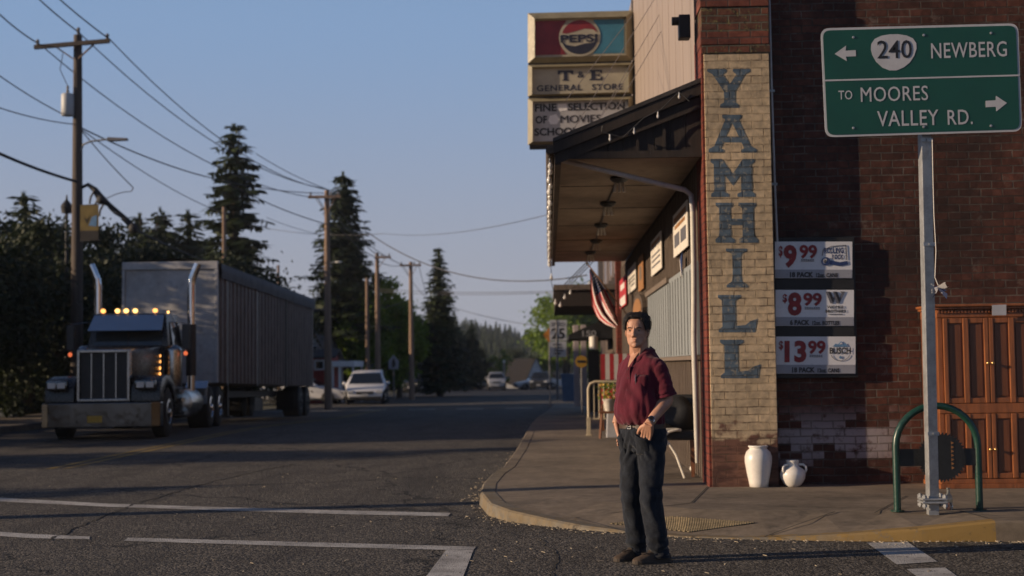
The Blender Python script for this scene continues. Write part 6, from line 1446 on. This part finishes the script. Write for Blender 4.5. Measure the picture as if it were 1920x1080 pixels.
def remesh(mb, voxel, smooth_it=4, fac=.5):
    me = bpy.data.meshes.new('tmp'); me.from_pydata([tuple(v) for v in mb.v], [], mb.f)
    bm = bmesh.new(); bm.from_mesh(me); bmesh.ops.recalc_face_normals(bm, faces=bm.faces[:]); bm.to_mesh(me); bm.free()
    o = bpy.data.objects.new('tmp', me); COL.objects.link(o)
    r = o.modifiers.new('r', 'REMESH'); r.mode = 'VOXEL'; r.voxel_size = voxel
    s = o.modifiers.new('s', 'SMOOTH'); s.iterations = smooth_it; s.factor = fac
    dg = bpy.context.evaluated_depsgraph_get(); dg.update()
    res = bpy.data.meshes.new_from_object(o.evaluated_get(dg))
    bpy.data.objects.remove(o); bpy.data.meshes.remove(me); return res
def setup(o, me_mats, smooth=True):
    for m_ in me_mats: o.data.materials.append(M[m_])
    o.data.polygons.foreach_set('use_smooth', [True]*len(o.data.polygons))
def limb(mb, pts, rr, seg=16, sub=4):
    """smooth tapering limb through joints (Catmull-Rom)"""
    P = [Vector(p) for p in pts]; out = []; ro = []
    for i in range(len(P)-1):
        p0, p1, p2, p3 = P[max(0, i-1)], P[i], P[i+1], P[min(len(P)-1, i+2)]
        for k in range(sub):
            t = k/sub; out.append(.5*((2*p1)+(p2-p0)*t+(2*p0-5*p1+4*p2-p3)*t*t+(3*p1-p0-3*p2+p3)*t**3)); ro.append(rr[i]+(rr[i+1]-rr[i])*t)
    out.append(P[-1]); ro.append(rr[-1]); mb.tube(out, ro, seg)
HZ = 1.486         # chin height
HC = Vector((0, -.055, HZ))
HROT = Matrix.Rotation(R(29), 3, 'Z'); HP = Vector((0, .03, 0))
def H_(x, y, z): return HC+HP+HROT @ (Vector((x, y, z))-HP)
bm_ = MB()
# --- head: one surface from rings (height, front, back, half width)
HR = [(-.004, -.072, -.040, .014), (.004, -.084, -.034, .026), (.014, -.0900, -.020, .041), (.030, -.0905, .012, .0540), (.050, -.0900, .040, .0620), (.070, -.0900, .066, .0665), (.090, -.0900, .086, .0695), (.110, -.0885, .104, .0715),
      (.130, -.0905, .117, .0720), (.150, -.0915, .124, .0750), (.170, -.0880, .125, .0760), (.190, -.0785, .120, .0735), (.205, -.0630, .109, .0660), (.218, -.0420, .090, .0530), (.228, -.0120, .058, .0310)]
def ring_at(z):
    for r0, r1 in zip(HR, HR[1:]):
        if z <= r1[0]: t = max(0, (z-r0[0])/(r1[0]-r0[0])); return [r0[i]+(r1[i]-r0[i])*t for i in (1, 2, 3)]
    return HR[-1][1:]
def headpt(az, z, pw=2.25):     # az 0 = face, +pi/2 = his left
    yf, yb, hw = ring_at(z); c, s_ = -math.cos(az), math.sin(az); e_ = 2/pw
    return Vector((hw*math.copysign(abs(s_)**e_, s_), (yf+yb)/2+(yb-yf)/2*math.copysign(abs(c)**e_, c), z))
hv = []; K_ = 48
zs = [-.004+.232*i/44 for i in range(45)]
for z in zs:
    for k in range(K_): p = headpt(2*math.pi*k/K_, z); hv.append(H_(p.x, p.y, p.z))
bm_.add(hv, [(i*K_+k, i*K_+(k+1) % K_, (i+1)*K_+(k+1) % K_, (i+1)*K_+k) for i in range(44) for k in range(K_)]+[tuple(range(K_))[::-1], tuple(range(44*K_, 45*K_))])
for s in (-1, 1):
    bm_.ell(H_(s*.0115, -.0945, .0775), (.0085, .0125, .0080), 12)
    bm_.ell(H_(s*.073, .018, .104), (.008, .019, .031), 16, Matrix.Rotation(s*.38, 3, 'Z'))
    bm_.ell(H_(s*.076, .026, .124), (.010, .014, .013), 12)
bm_.tube([H_(0, -.084, .132), H_(0, -.097, .110), H_(0, -.110, .088)], [.0085, .0105, .0120], 12)
bm_.ell(H_(0, -.106, .083), (.0130, .0145, .0105), 14)
bm_.ell(H_(0, -.0875, .0530), (.023, .0085, .0050), 14); bm_.ell(H_(0, -.0865, .0425), (.020, .009, .0060), 14)
bm_.ell(H_(0, -.083, .014), (.022, .014, .016), 16)
# neck and upper chest under the collar
limb(bm_, [H_(0, .030, .075), H_(0, .045, .0), H_(0, .065, -.065), (0, .015, 1.37)], [.062, .064, .068, .10], 20)
bm_.loft([(0, .01, 1.25, .13, .085), (0, .015, 1.36, .135, .08), (0, .018, 1.42, .12, .07)], 24)
for s in (-1, 1): limb(bm_, [H_(s*.030, -.005, .03), H_(s*.02, .0, -.03), H_(s*.012, -.012, -.075)], [.02, .014, .012], 8)
# --- arms: shoulder, elbow, wrist
LS, LE, LW = Vector((.142, .018, 1.345)), Vector((.186, .050, 1.125)), Vector((.170, -.122, .958))
RS, RE, RW = Vector((-.142, .018, 1.345)), Vector((-.198, .055, 1.13)), Vector((-.202, -.045, .950))
for (S_, E_, W_, s) in ((LS, LE, LW, 1), (RS, RE, RW, -1)):
    limb(bm_, [S_, S_.lerp(E_, .45), E_, E_.lerp(W_, .30), E_.lerp(W_, .7), W_], [.062, .056, .046, .048, .036, .029], 18)
    bm_.ell(E_+Vector((0, .008, -.004)), (.043, .043, .046), 14)
# hands: palm, four fingers going into the pocket, thumb outside
def hand(W_, fdir, side, across, thumb):
    f = fdir.normalized(); a = across.normalized(); n = f.cross(a).normalized()
    P0 = W_; 
    for i, off in enumerate((-.030, -.010, .010, .030)): limb(bm_, [P0+a*off*.55, P0+f*.05+a*off*.9, P0+f*.088+a*off], [.019, .017, .0125], 10)
    for i, (off, L) in enumerate(((-.030, .062), (-.010, .074), (.011, .068), (.030, .052))):
        b = P0+f*.085+a*off
        limb(bm_, [b, b+f*L*.4+n*.004, b+f*L*.75+n*.012, b+f*L+n*.022], [.0105, .0098, .009, .0075], 10, 3)
    limb(bm_, [P0+f*.018+a*thumb*.018, P0+f*.046+a*thumb*.044, P0+f*.080+a*thumb*.058, P0+f*.112+a*thumb*.062], [.017, .0155, .0125, .0095], 10, 4)
hand(LW, Vector((-.50, .30, -.84)), 1, Vector((.75, .45, -.35)), -1)
hand(RW, Vector((.35, -.10, -.93)), -1, Vector((.6, -.75, .3)), 1)
me = remesh(bm_, .0036, 5, .5)
for v in me.vertices:            # sculpt sockets, nasolabial folds, mouth line, nostrils
    c = HROT.transposed() @ (v.co-HC-HP)+HP
    if -.01 < c.z < .24 and c.y < .0 and abs(c.x) < .09:
        g2 = lambda x0, z0, sx, sz: math.exp(-(((c.x-x0)/sx)**2+((c.z-z0)/sz)**2))
        d = 0.0
        for s in (-1, 1):
            d += .0105*g2(s*.031, .117, .017, .0095)                 # eye sockets
            d -= .0050*g2(s*.028, .1365, .024, .0065)                # brow
            d -= .0045*g2(s*.046, .094, .020, .014)                  # cheekbones
            d += .0045*g2(s*.047, .062, .015, .020)                  # hollow of the cheek
            e_ = (c.x-s*(.0195+(.085-c.z)*.38))/.0042
            if .036 < c.z < .084: d += .0026*math.exp(-e_*e_)
            d += .0016*g2(s*.033, .104, .016, .0035)                 # bags under the eyes
        d -= .0035*g2(0, .048, .030, .018)
        d += .0036*math.exp(-((c.z-.0478)/.0020)**2)*(abs(c.x) < .025 and c.y < -.06)
        d += .0020*math.exp(-((c.z-.160)/.0025)**2)*(abs(c.x) < .040)+.0016*math.exp(-((c.z-.172)/.0025)**2)*(abs(c.x) < .038)
        d += .0020*sum(math.exp(-((c.x-x_)/.0028)**2) for x_ in (-.006, .007))*math.exp(-((c.z-.140)/.010)**2)
        d += .0010*noise.noise(c*60)
        v.co += HROT @ Vector((0, d, 0))
body = bpy.data.objects.new('person', me); COL.objects.link(body); setup(body, ['skin'])
man = body; man.location = MANP; man.rotation_euler = (0, 0, MROT)
WM[man.name] = Matrix.Translation(MANP) @ Matrix.Rotation(MROT, 4, 'Z')
tag(man, 'man in maroon polo shirt and dark jeans standing with hands in pockets', 'person')
for s in (-1, 1):
    m = MB(); m.ell(H_(s*.0315, -.0690, .1165), (.0125, .0110, .0058), 16); e_ = m.build('eye', 'eye_white', man, smooth='all')
    m = MB(); m.ell(H_(s*.0325-.0015, -.0775, .1165), (.0052, .0030, .0048), 12); m.build('iris', 'iris', e_, smooth='all')
    m = MB(); m.tube([H_(s*.013, -.0935, .1335), H_(s*.026, -.0925, .1390), H_(s*.041, -.0835, .1385), H_(s*.051, -.073, .132)], [.0018, .0030, .0028, .0012], 8); m.build('eyebrow', 'hair', man, smooth='all')
m = MB(); m.ell(H_(0, -.0935, .0535), (.020, .0055, .0024), 14); m.ell(H_(0, -.0930, .0425), (.017, .0060, .0030), 14); m.build('lips', 'lip', man, smooth='all')
# --- hair: shell with a hairline, plus locks
hc = HC+Vector((0, .026, .142))
def hairline(az):        # az 0 = front, pi = back -> height above chin where hair begins
    a = abs(az)
    P = [(0, .196), (.45, .198), (.75, .180), (.95, .150), (1.15, .118), (1.35, .110), (1.5, .135), (1.75, .140), (2.0, .105), (2.4, .075), (3.15, .062)]
    for (a0, z0), (a1, z1) in zip(P, P[1:]):
        if a <= a1: return z0+(z1-z0)*(a-a0)/(a1-a0)
    return P[-1][1]
hm = MB(); hm.solid = False; na, nz = 72, 30; idx = {}
for i in range(na):
    az = -math.pi+2*math.pi*i/na
    for j in range(nz+1):
        zl = hairline(az); z = zl+(.2275-zl)*j/nz; f = min(1, j/4)
        p = headpt(az, z); up = max(0, min(1, (z-.15)/.075))
        n_ = Vector((math.sin(az), -math.cos(az), up*up*2.2)).normalized()
        nn = noise.noise(Vector((math.sin(az)*4, math.cos(az)*4, z*26)))*.006+noise.noise(Vector((math.sin(az)*11, math.cos(az)*11, z*50)))*.0035
        th = -.004+f*(.0145+.009*up+nn*1.3)
        idx[i, j] = len(hm.v); hm.v.append(HC+p+n_*th)
for i in range(na):
    for j in range(nz): hm.f.append((idx[i, j], idx[(i+1) % na, j], idx[(i+1) % na, j+1], idx[i, j+1])); hm.mi.append(0)
hm.f.append(tuple(idx[i, nz] for i in range(na))); hm.mi.append(0)
rothead = lambda v: HC+HP+HROT @ (v-HC-HP)
hm.v = [rothead(v) for v in hm.v]
hair = hm.build('hair', ['hair', 'hair_grey'], man, smooth='all')
rd = random.Random(9); lk = MB(); lk.solid = False
for k in range(1300):
    az = rd.uniform(-math.pi, math.pi); zl = hairline(az); z = zl+(.222-zl)*rd.random()**.9
    z = min(z, .226); hp_ = headpt(az, z); up = max(0, min(1, (z-.15)/.075)); nrm = Vector((math.sin(az), -math.cos(az), up*up*2.2)).normalized()
    p = HC+hp_+nrm*(rd.uniform(.008, .016)+.008*up)
    tg = Vector((math.cos(az)*rd.uniform(-.7, .7), math.sin(az)*rd.uniform(-.7, .7), -.5 if z < .19 else rd.uniform(-.2, .4))); tg = (tg-nrm*tg.dot(nrm)).normalized()
    sd = tg.cross(nrm)*rd.uniform(.0018, .0036); L = rd.uniform(.014, .030)
    q = p+tg*L*.6+nrm*.006; r_ = p+tg*L+nrm*rd.uniform(.0, .008)
    lk.quad(p-sd, p+sd, q+sd*.8, q-sd*.8); lk.quad(q-sd*.8, q+sd*.8, r_)
lk.v = [rothead(v) for v in lk.v]
lk.build('hair_locks', 'hair', man)
# --- shirt
sm = MB()
sm.loft([(0, -.008, .950, .166, .130), (0, -.014, .968, .172, .142), (0, -.028, 1.02, .172, .154), (0, -.030, 1.08, .168, .156), (0, -.020, 1.16, .162, .146), (0, -.008, 1.25, .162, .132), (0, .000, 1.31, .164, .120), (0, .010, 1.36, .158, .104), (0, .018, 1.40, .142, .091), (0, .024, 1.432, .114, .082), (0, .027, 1.458, .090, .074), (0, .028, 1.478, .072, .066)], 40, 2.3)
for (S_, E_, s) in ((LS, LE, 1), (RS, RE, -1)):
    d_ = (E_-S_); limb(sm, [S_+Vector((-s*.045, 0, .018)), S_+Vector((s*.006, 0, -.012)), S_+d_*.40, S_+d_*.86], [.058, .066, .069, .073], 22)
me = remesh(sm, .007, 6, .5)
def fold(p, fr, seed): return noise.noise(Vector((p.x*fr[0]+seed, p.y*fr[1], p.z*fr[2])))
NS_ = [v.normal.copy() for v in me.vertices]
for vi, v in enumerate(me.vertices):
    p = v.co.copy(); nrm = Vector((p.x, p.y+.01, 0)); 
    if nrm.length < 1e-4: continue
    arm = abs(p.x) > .168 and p.z > 1.1
    n_ = NS_[vi]
    amp = .010 if p.z > 1.0 else .006
    d = amp*fold(p, (16, 16, 4.0), 2)+.006*fold(p, (30, 30, 9), 7)
    # diagonal drag folds from the chest to the belly and gathers above the belt
    d += .006*math.sin((p.x*.9+p.z*.55)*70+3*fold(p, (5, 5, 5), 1))*max(0, 1-abs(p.z-1.18)/.22)*(.4+.6*(p.x > 0))
    if p.z < 1.02: d += .007*math.sin(math.atan2(p.x, -p.y)*17+2*fold(p, (4, 4, 4), 3))*(1.02-p.z)/.09*(p.z > .955)
    if arm: d = .007*fold(p, (14, 14, 26), 5)+.004*fold(p, (30, 30, 40), 6)
    v.co += n_*d
shirt = bpy.data.objects.new('shirt', me); COL.objects.link(shirt); setup(shirt, ['shirt']); shirt.parent = man; WM[shirt.name] = WM[man.name]
for s in (-1, 1):      # sleeve hems
    S_, E_ = (LS, LE) if s > 0 else (RS, RE); d_ = (E_-S_); c = S_+d_*.85
    m = MB(); m.lathe([(.066, .0), (.079, .0), (.0805, .018), (.078, .020), (.066, .020)], c, d_.normalized(), 26); m.build('sleeve_hem', 'shirt', shirt, smooth=True)
# open collar: two pointed flaps and a stand at the back
for s in (-1, 1):
    m = MB(); m.solid = False
    outer = []; inner = []
    for k in range(9):
        t_ = k/8; a = R(172)*(1-t_)+R(14)*t_
        ix, iy = math.sin(a)*.066*s, .026-math.cos(a)*.062; top_z = 1.492-.052*t_**1.6
        ox, oy = math.sin(a)*(.083+.004*t_)*s, .026-math.cos(a)*(.076+.022*t_); oz = 1.452-.030*t_-(.040*max(0, t_-.72)/.28)
        inner.append(Vector((ix, iy-.006*t_, top_z))); outer.append(Vector((ox+s*.016*max(0, t_-.7)/.3, oy-.030*max(0, t_-.5), oz)))
    vs = []
    for a_, b_ in zip(inner, outer): md = a_.lerp(b_, .45)+(Vector((a_.x, a_.y-.026, 0)).normalized())*.012; vs += [a_+Vector((0, 0, -.035))*.6, a_, md, b_]
    m.add(vs, [(i*4+j, (i+1)*4+j, (i+1)*4+j+1, i*4+j+1) for i in range(8) for j in range(3)])
    o = m.build('collar', 'shirt', shirt, smooth='all'); sd_ = o.modifiers.new('thick', 'SOLIDIFY'); sd_.thickness = .004; sd_.offset = 1
# V of skin at the throat and the placket below
m = MB(); m.solid = False
V0 = [(-.036, 1.462), (.036, 1.462), (.030, 1.435), (.006, 1.368), (-.006, 1.368), (-.030, 1.435)]
def chest_y(x, z):
    best = -.2
    for (z0, y0), (z1, y1) in zip([(1.30, -.136), (1.34, -.131), (1.385, -.104), (1.425, -.076), (1.47, -.048)], [(1.34, -.131), (1.385, -.104), (1.425, -.076), (1.47, -.048), (1.5, -.035)]):
        if z0 <= z <= z1: return y0+(y1-y0)*(z-z0)/(z1-z0)+x*x*8
    return -.13+x*x*3
rows_ = []
for k in range(9):
    z = 1.475-(1.475-1.350)*k/8; wv_ = .040*(1-k/8.2)+.002
    rows_.append([Vector((wv_*u, chest_y(wv_*u, z)-.0075+.012*(k == 0), z)) for u in (-1, -.5, 0, .5, 1)])
m.add([v for r_ in rows_ for v in r_], [(i*5+j, i*5+j+1, (i+1)*5+j+1, (i+1)*5+j) for i in range(8) for j in range(4)]); m.build('throat', 'skin', man, smooth='all')
m = MB()
for k in range(5):
    z0 = 1.355-k*.03; z1 = z0-.03; m.hexa([(-.016, chest_y(0, z1)-.004, z1), (.016, chest_y(0, z1)-.004, z1), (.016, chest_y(0, z1)+.02, z1), (-.016, chest_y(0, z1)+.02, z1)], [(-.016, chest_y(0, z0)-.004, z0), (.016, chest_y(0, z0)-.004, z0), (.016, chest_y(0, z0)+.02, z0), (-.016, chest_y(0, z0)+.02, z0)])
m.build('placket', 'shirt', shirt)
for z in (1.335, 1.275): m = MB(); m.lathe([(.0042, 0), (.0042, .002), (.002, .003)], (0, chest_y(0, z)-.004, z), (0, -1, 0), 10); m.build('button', 'black', shirt)
# breast pocket with pen
m = MB(); vs = []
for i in range(5):
    for j in range(5):
        x = .055+.085*i/4; z = 1.195+.10*j/4; vs.append((x, -.145+x*x*2.6+(.012 if z > 1.27 else 0)-.004, z))
m.solid = False; m.add(vs, [(i*5+j, (i+1)*5+j, (i+1)*5+j+1, i*5+j+1) for i in range(4) for j in range(4)]); o = m.build('breast_pocket', 'shirt', shirt, smooth='all'); sd_ = o.modifiers.new('thick', 'SOLIDIFY'); sd_.thickness = .005; sd_.offset = -1
t_ = thing('pen', 'slim dark pen clipped in the breast pocket of the maroon shirt', 'pen', tuple(WM[man.name] @ Vector((.072, -.138, 1.252))), MROT)
m = MB(); m.tube([(0, 0, -.02), (.002, .004, .052)], .0035, 8); m.build('barrel', 'dark_metal', t_); m = MB(); m.tube([(0, -.007, .0), (0, -.004, .046), (.001, 0, .050)], .0014, 6); m.build('clip', 'steel', t_)
# --- trousers
jm_ = MB()
jm_.loft([(0, .004, .972, .160, .116), (0, .004, .93, .172, .128), (0, .010, .87, .178, .135), (0, .012, .81, .172, .128), (0, .012, .76, .150, .105)], 36, 2.3)
RH, RK, RA = Vector((-.085, .005, .80)), Vector((-.098, -.012, .48)), Vector((-.100, .045, .045))
LH, LK, LA = Vector((.085, .005, .80)), Vector((.098, -.030, .48)), Vector((.108, .030, .045))
limb(jm_, [RH+Vector((0, 0, .06)), RH.lerp(RK, .35), RK, RK.lerp(RA, .45), RA], [.098, .092, .078, .071, .071], 26)
limb(jm_, [LH+Vector((0, 0, .06)), LH.lerp(LK, .35), LK, LK.lerp(LA, .45), LA], [.098, .094, .081, .074, .075], 26)
me = remesh(jm_, .007, 4, .5)
NS_ = [v.normal.copy() for v in me.vertices]
for vi, v in enumerate(me.vertices):
    p = v.co.copy(); n_ = NS_[vi]
    leg = LA if p.x > 0 else RA
    d = .006*fold(p, (14, 14, 7), 11)+.004*fold(p, (26, 26, 16), 12)
    k1 = math.exp(-((p.z-.47)/.10)**2); k2 = math.exp(-((p.z-.10)/.09)**2); k3 = math.exp(-((p.z-.80)/.09)**2)
    d += k1*.0045*math.sin(p.z*62+(p.x*30+p.y*18)+3*fold(p, (6, 6, 4), 13))
    d += k2*.0075*math.sin(p.z*85+(p.x*24-p.y*30)+4*fold(p, (7, 7, 5), 14))
    d += k3*.007*math.sin(p.z*70+abs(p.x)*90+3*fold(p, (6, 6, 6), 15))
    d += .004*math.exp(-((p.z-.3)/.2)**2)*math.sin(p.x*60+p.z*16)
    if p.y < -9:
        d += .022*math.exp(-(((p.x-.115)/.05)**2+((p.z-.815)/.045)**2))+.018*math.exp(-(((p.x+.15)/.05)**2+((p.z-.815)/.05)**2))
    v.co += n_*d
tro = bpy.data.objects.new('trousers', me); COL.objects.link(tro); setup(tro, ['jeans']); tro.parent = man; WM[tro.name] = WM[man.name]
# pocket mouths, fly seam, cuffs
def hipy(x, z, r=(.176, .133)): return .010-r[1]*math.sqrt(max(0, 1-(abs(x)/r[0])**2.3))
for s in (-1, 1):
    A_ = LA if s > 0 else RA; m = MB(); m.lathe([(.058, 0), (.0775, .0), (.0785, .018), (.060, .020)], A_+Vector((0, 0, -.012)), (0, 0, 1), 24); m.build('trouser_hem', 'jeans', tro, smooth=True)
for s in (-1, 1):      # slanted pocket fronts standing off over the hands
    m = MB(); m.solid = False; vs = []; x0, x1 = (.035, .150) if s > 0 else (.085, .160)
    for i in range(13):
        for j in range(13):
            u, v_ = i/12, j/12; x = s*(x0+(x1-x0)*u); zt_ = .893-.050*u**1.3-.01*math.sin(u*3.14); z = zt_+(.745-zt_)*v_
            rx_, ry_, cy_ = (.178, .135, .010) if z > .84 else (.174, .130, .012)
            y = cy_-ry_*math.sqrt(max(.02, 1-(abs(x)/(rx_+.004))**2.3)); nx_ = x/(rx_**2); ny_ = (y-cy_)/(ry_**2); nl = math.hypot(nx_, ny_) or 1
            off = (.029 if s > 0 else .022)*math.sin(math.pi*u)**.9*(1-v_)**1.1*(1-.12*math.sin(v_*9+u*4)); edge_ = .012*max(0, v_-.55)/.45+.012*max(0, abs(u-.5)-.36)/.14
            vs.append((x+nx_/nl*(off-edge_), y+ny_/nl*(off-edge_), z))
    m.add(vs, [(i*13+j, (i+1)*13+j, (i+1)*13+j+1, i*13+j+1) for i in range(12) for j in range(12)]); o = m.build('pocket', 'jeans', tro, smooth='all'); sd_ = o.modifiers.new('thick', 'SOLIDIFY'); sd_.thickness = .003; sd_.offset = -1
m = MB(); m.tube([(0, -.119, .955), (.004, -.122, .88), (0, -.115, .81)], .004, 6); m.build('fly_seam', 'jeans', tro)
for x in (-.10, .10): m = MB(); y_ = hipy(x, .95, (.168, .124)); m.box(x-.008, x+.008, y_-.012, y_+.01, .912, .962); m.build('belt_loop', 'jeans', tro, bevel=.003)
m = MB(); m.solid = False; vs = []
for k in range(48):
    a = 2*math.pi*k/48; c_, s_ = math.cos(a), math.sin(a); e_ = 2/2.3
    for (rr_, z) in ((.000, .922), (.006, .922), (.006, .952), (.0, .952)): vs.append(((.168+rr_)*math.copysign(abs(c_)**e_, c_), .004+(.124+rr_)*math.copysign(abs(s_)**e_, s_), z))
m.add(vs, [(k*4+j, ((k+1) % 48)*4+j, ((k+1) % 48)*4+j+1, k*4+j+1) for k in range(48) for j in range(3)]); belt = m.build('belt', 'belt', man, smooth=True)
m = MB()
for (x0, x1, z0, z1) in ((-.018, .018, .921, .925), (-.018, .018, .949, .953), (-.018, -.014, .9255, .9485), (.014, .018, .9255, .9485), (-.013, .016, .935, .938)): m.box(x0, x1, -.136, -.128, z0, z1)
m.build('buckle', 'steel', belt, bevel=.001)
# watch
wd = (LE-LW).normalized(); wc = LW+wd*.030
m = MB(); m.lathe([(.030, -.009), (.0345, -.008), (.0345, .008), (.030, .009)], wc, wd, 24); wt = m.build('watch', 'steel', man, smooth=True)
out_ = (Vector((.55, -.8, .2))-wd*Vector((.55, -.8, .2)).dot(wd)).normalized()
m = MB(); m.lathe([(.021, .028), (.022, .036), (.019, .042), (.016, .042)], wc, out_, 22); m.build('watch_case', 'steel', wt, smooth=True)
m = MB(); m.lathe([(.0155, .0415), (.0155, .0428)], wc, out_, 20); m.build('watch_face', 'iris', wt)
# --- shoes
def shoe(A_, ang, s):
    c, sn = math.cos(ang), math.sin(ang)
    def L_(x, y, z): return (A_.x+x*c-y*sn, A_.y+x*sn+y*c, z)
    secs = [(.085, .030, .055), (.07, .037, .085), (.03, .040, .098), (-.02, .041, .100), (-.06, .043, .088), (-.10, .047, .070), (-.14, .048, .057), (-.175, .043, .048), (-.20, .030, .040), (-.212, .012, .032)]
    m = MB(); n = 18; vs = []
    for (y, hw_, hz) in secs:
        for k in range(n):
            a = math.pi*k/(n-1); vs.append(L_(hw_*math.cos(a)*(1-.1*math.sin(a)), y, .022+(hz-.022)*math.sin(a)**.75))
    m.add(vs, [(i*n+k, i*n+k+1, (i+1)*n+k+1, (i+1)*n+k) for i in range(len(secs)-1) for k in range(n-1)]+[tuple(range(n)), tuple(range((len(secs)-1)*n, len(secs)*n))]+[(i*n, (i+1)*n, (i+1)*n+n-1, i*n+n-1) for i in range(len(secs)-1)])
    sh_ = m.build('shoe', 'shoe', man, smooth=True)
    m = MB(); ol = [L_(-hw_-.004, y, 0) for (y, hw_, hz) in secs]+[L_(hw_+.004, y, 0) for (y, hw_, hz) in secs[::-1]]
    m.slab(ol, (0, 0, .024)); m.build('sole', 'sole', sh_, bevel=.004)
    m = MB(); m.tube([L_(.033, -.085, .070), L_(.02, -.125, .072), L_(0, -.145, .066), L_(-.02, -.125, .072), L_(-.033, -.085, .070)], .004, 6); m.build('moccasin_seam', 'sole', sh_)
    m = MB()
    for k in range(3): m.tube([L_(-.022, -.035-k*.02, .095-k*.007), L_(0, -.038-k*.02, .103-k*.008), L_(.022, -.035-k*.02, .095-k*.007)], .0035, 6)
    m.build('lace', 'sole', sh_)
shoe(RA, R(-6), -1); shoe(LA, R(-14), 1)
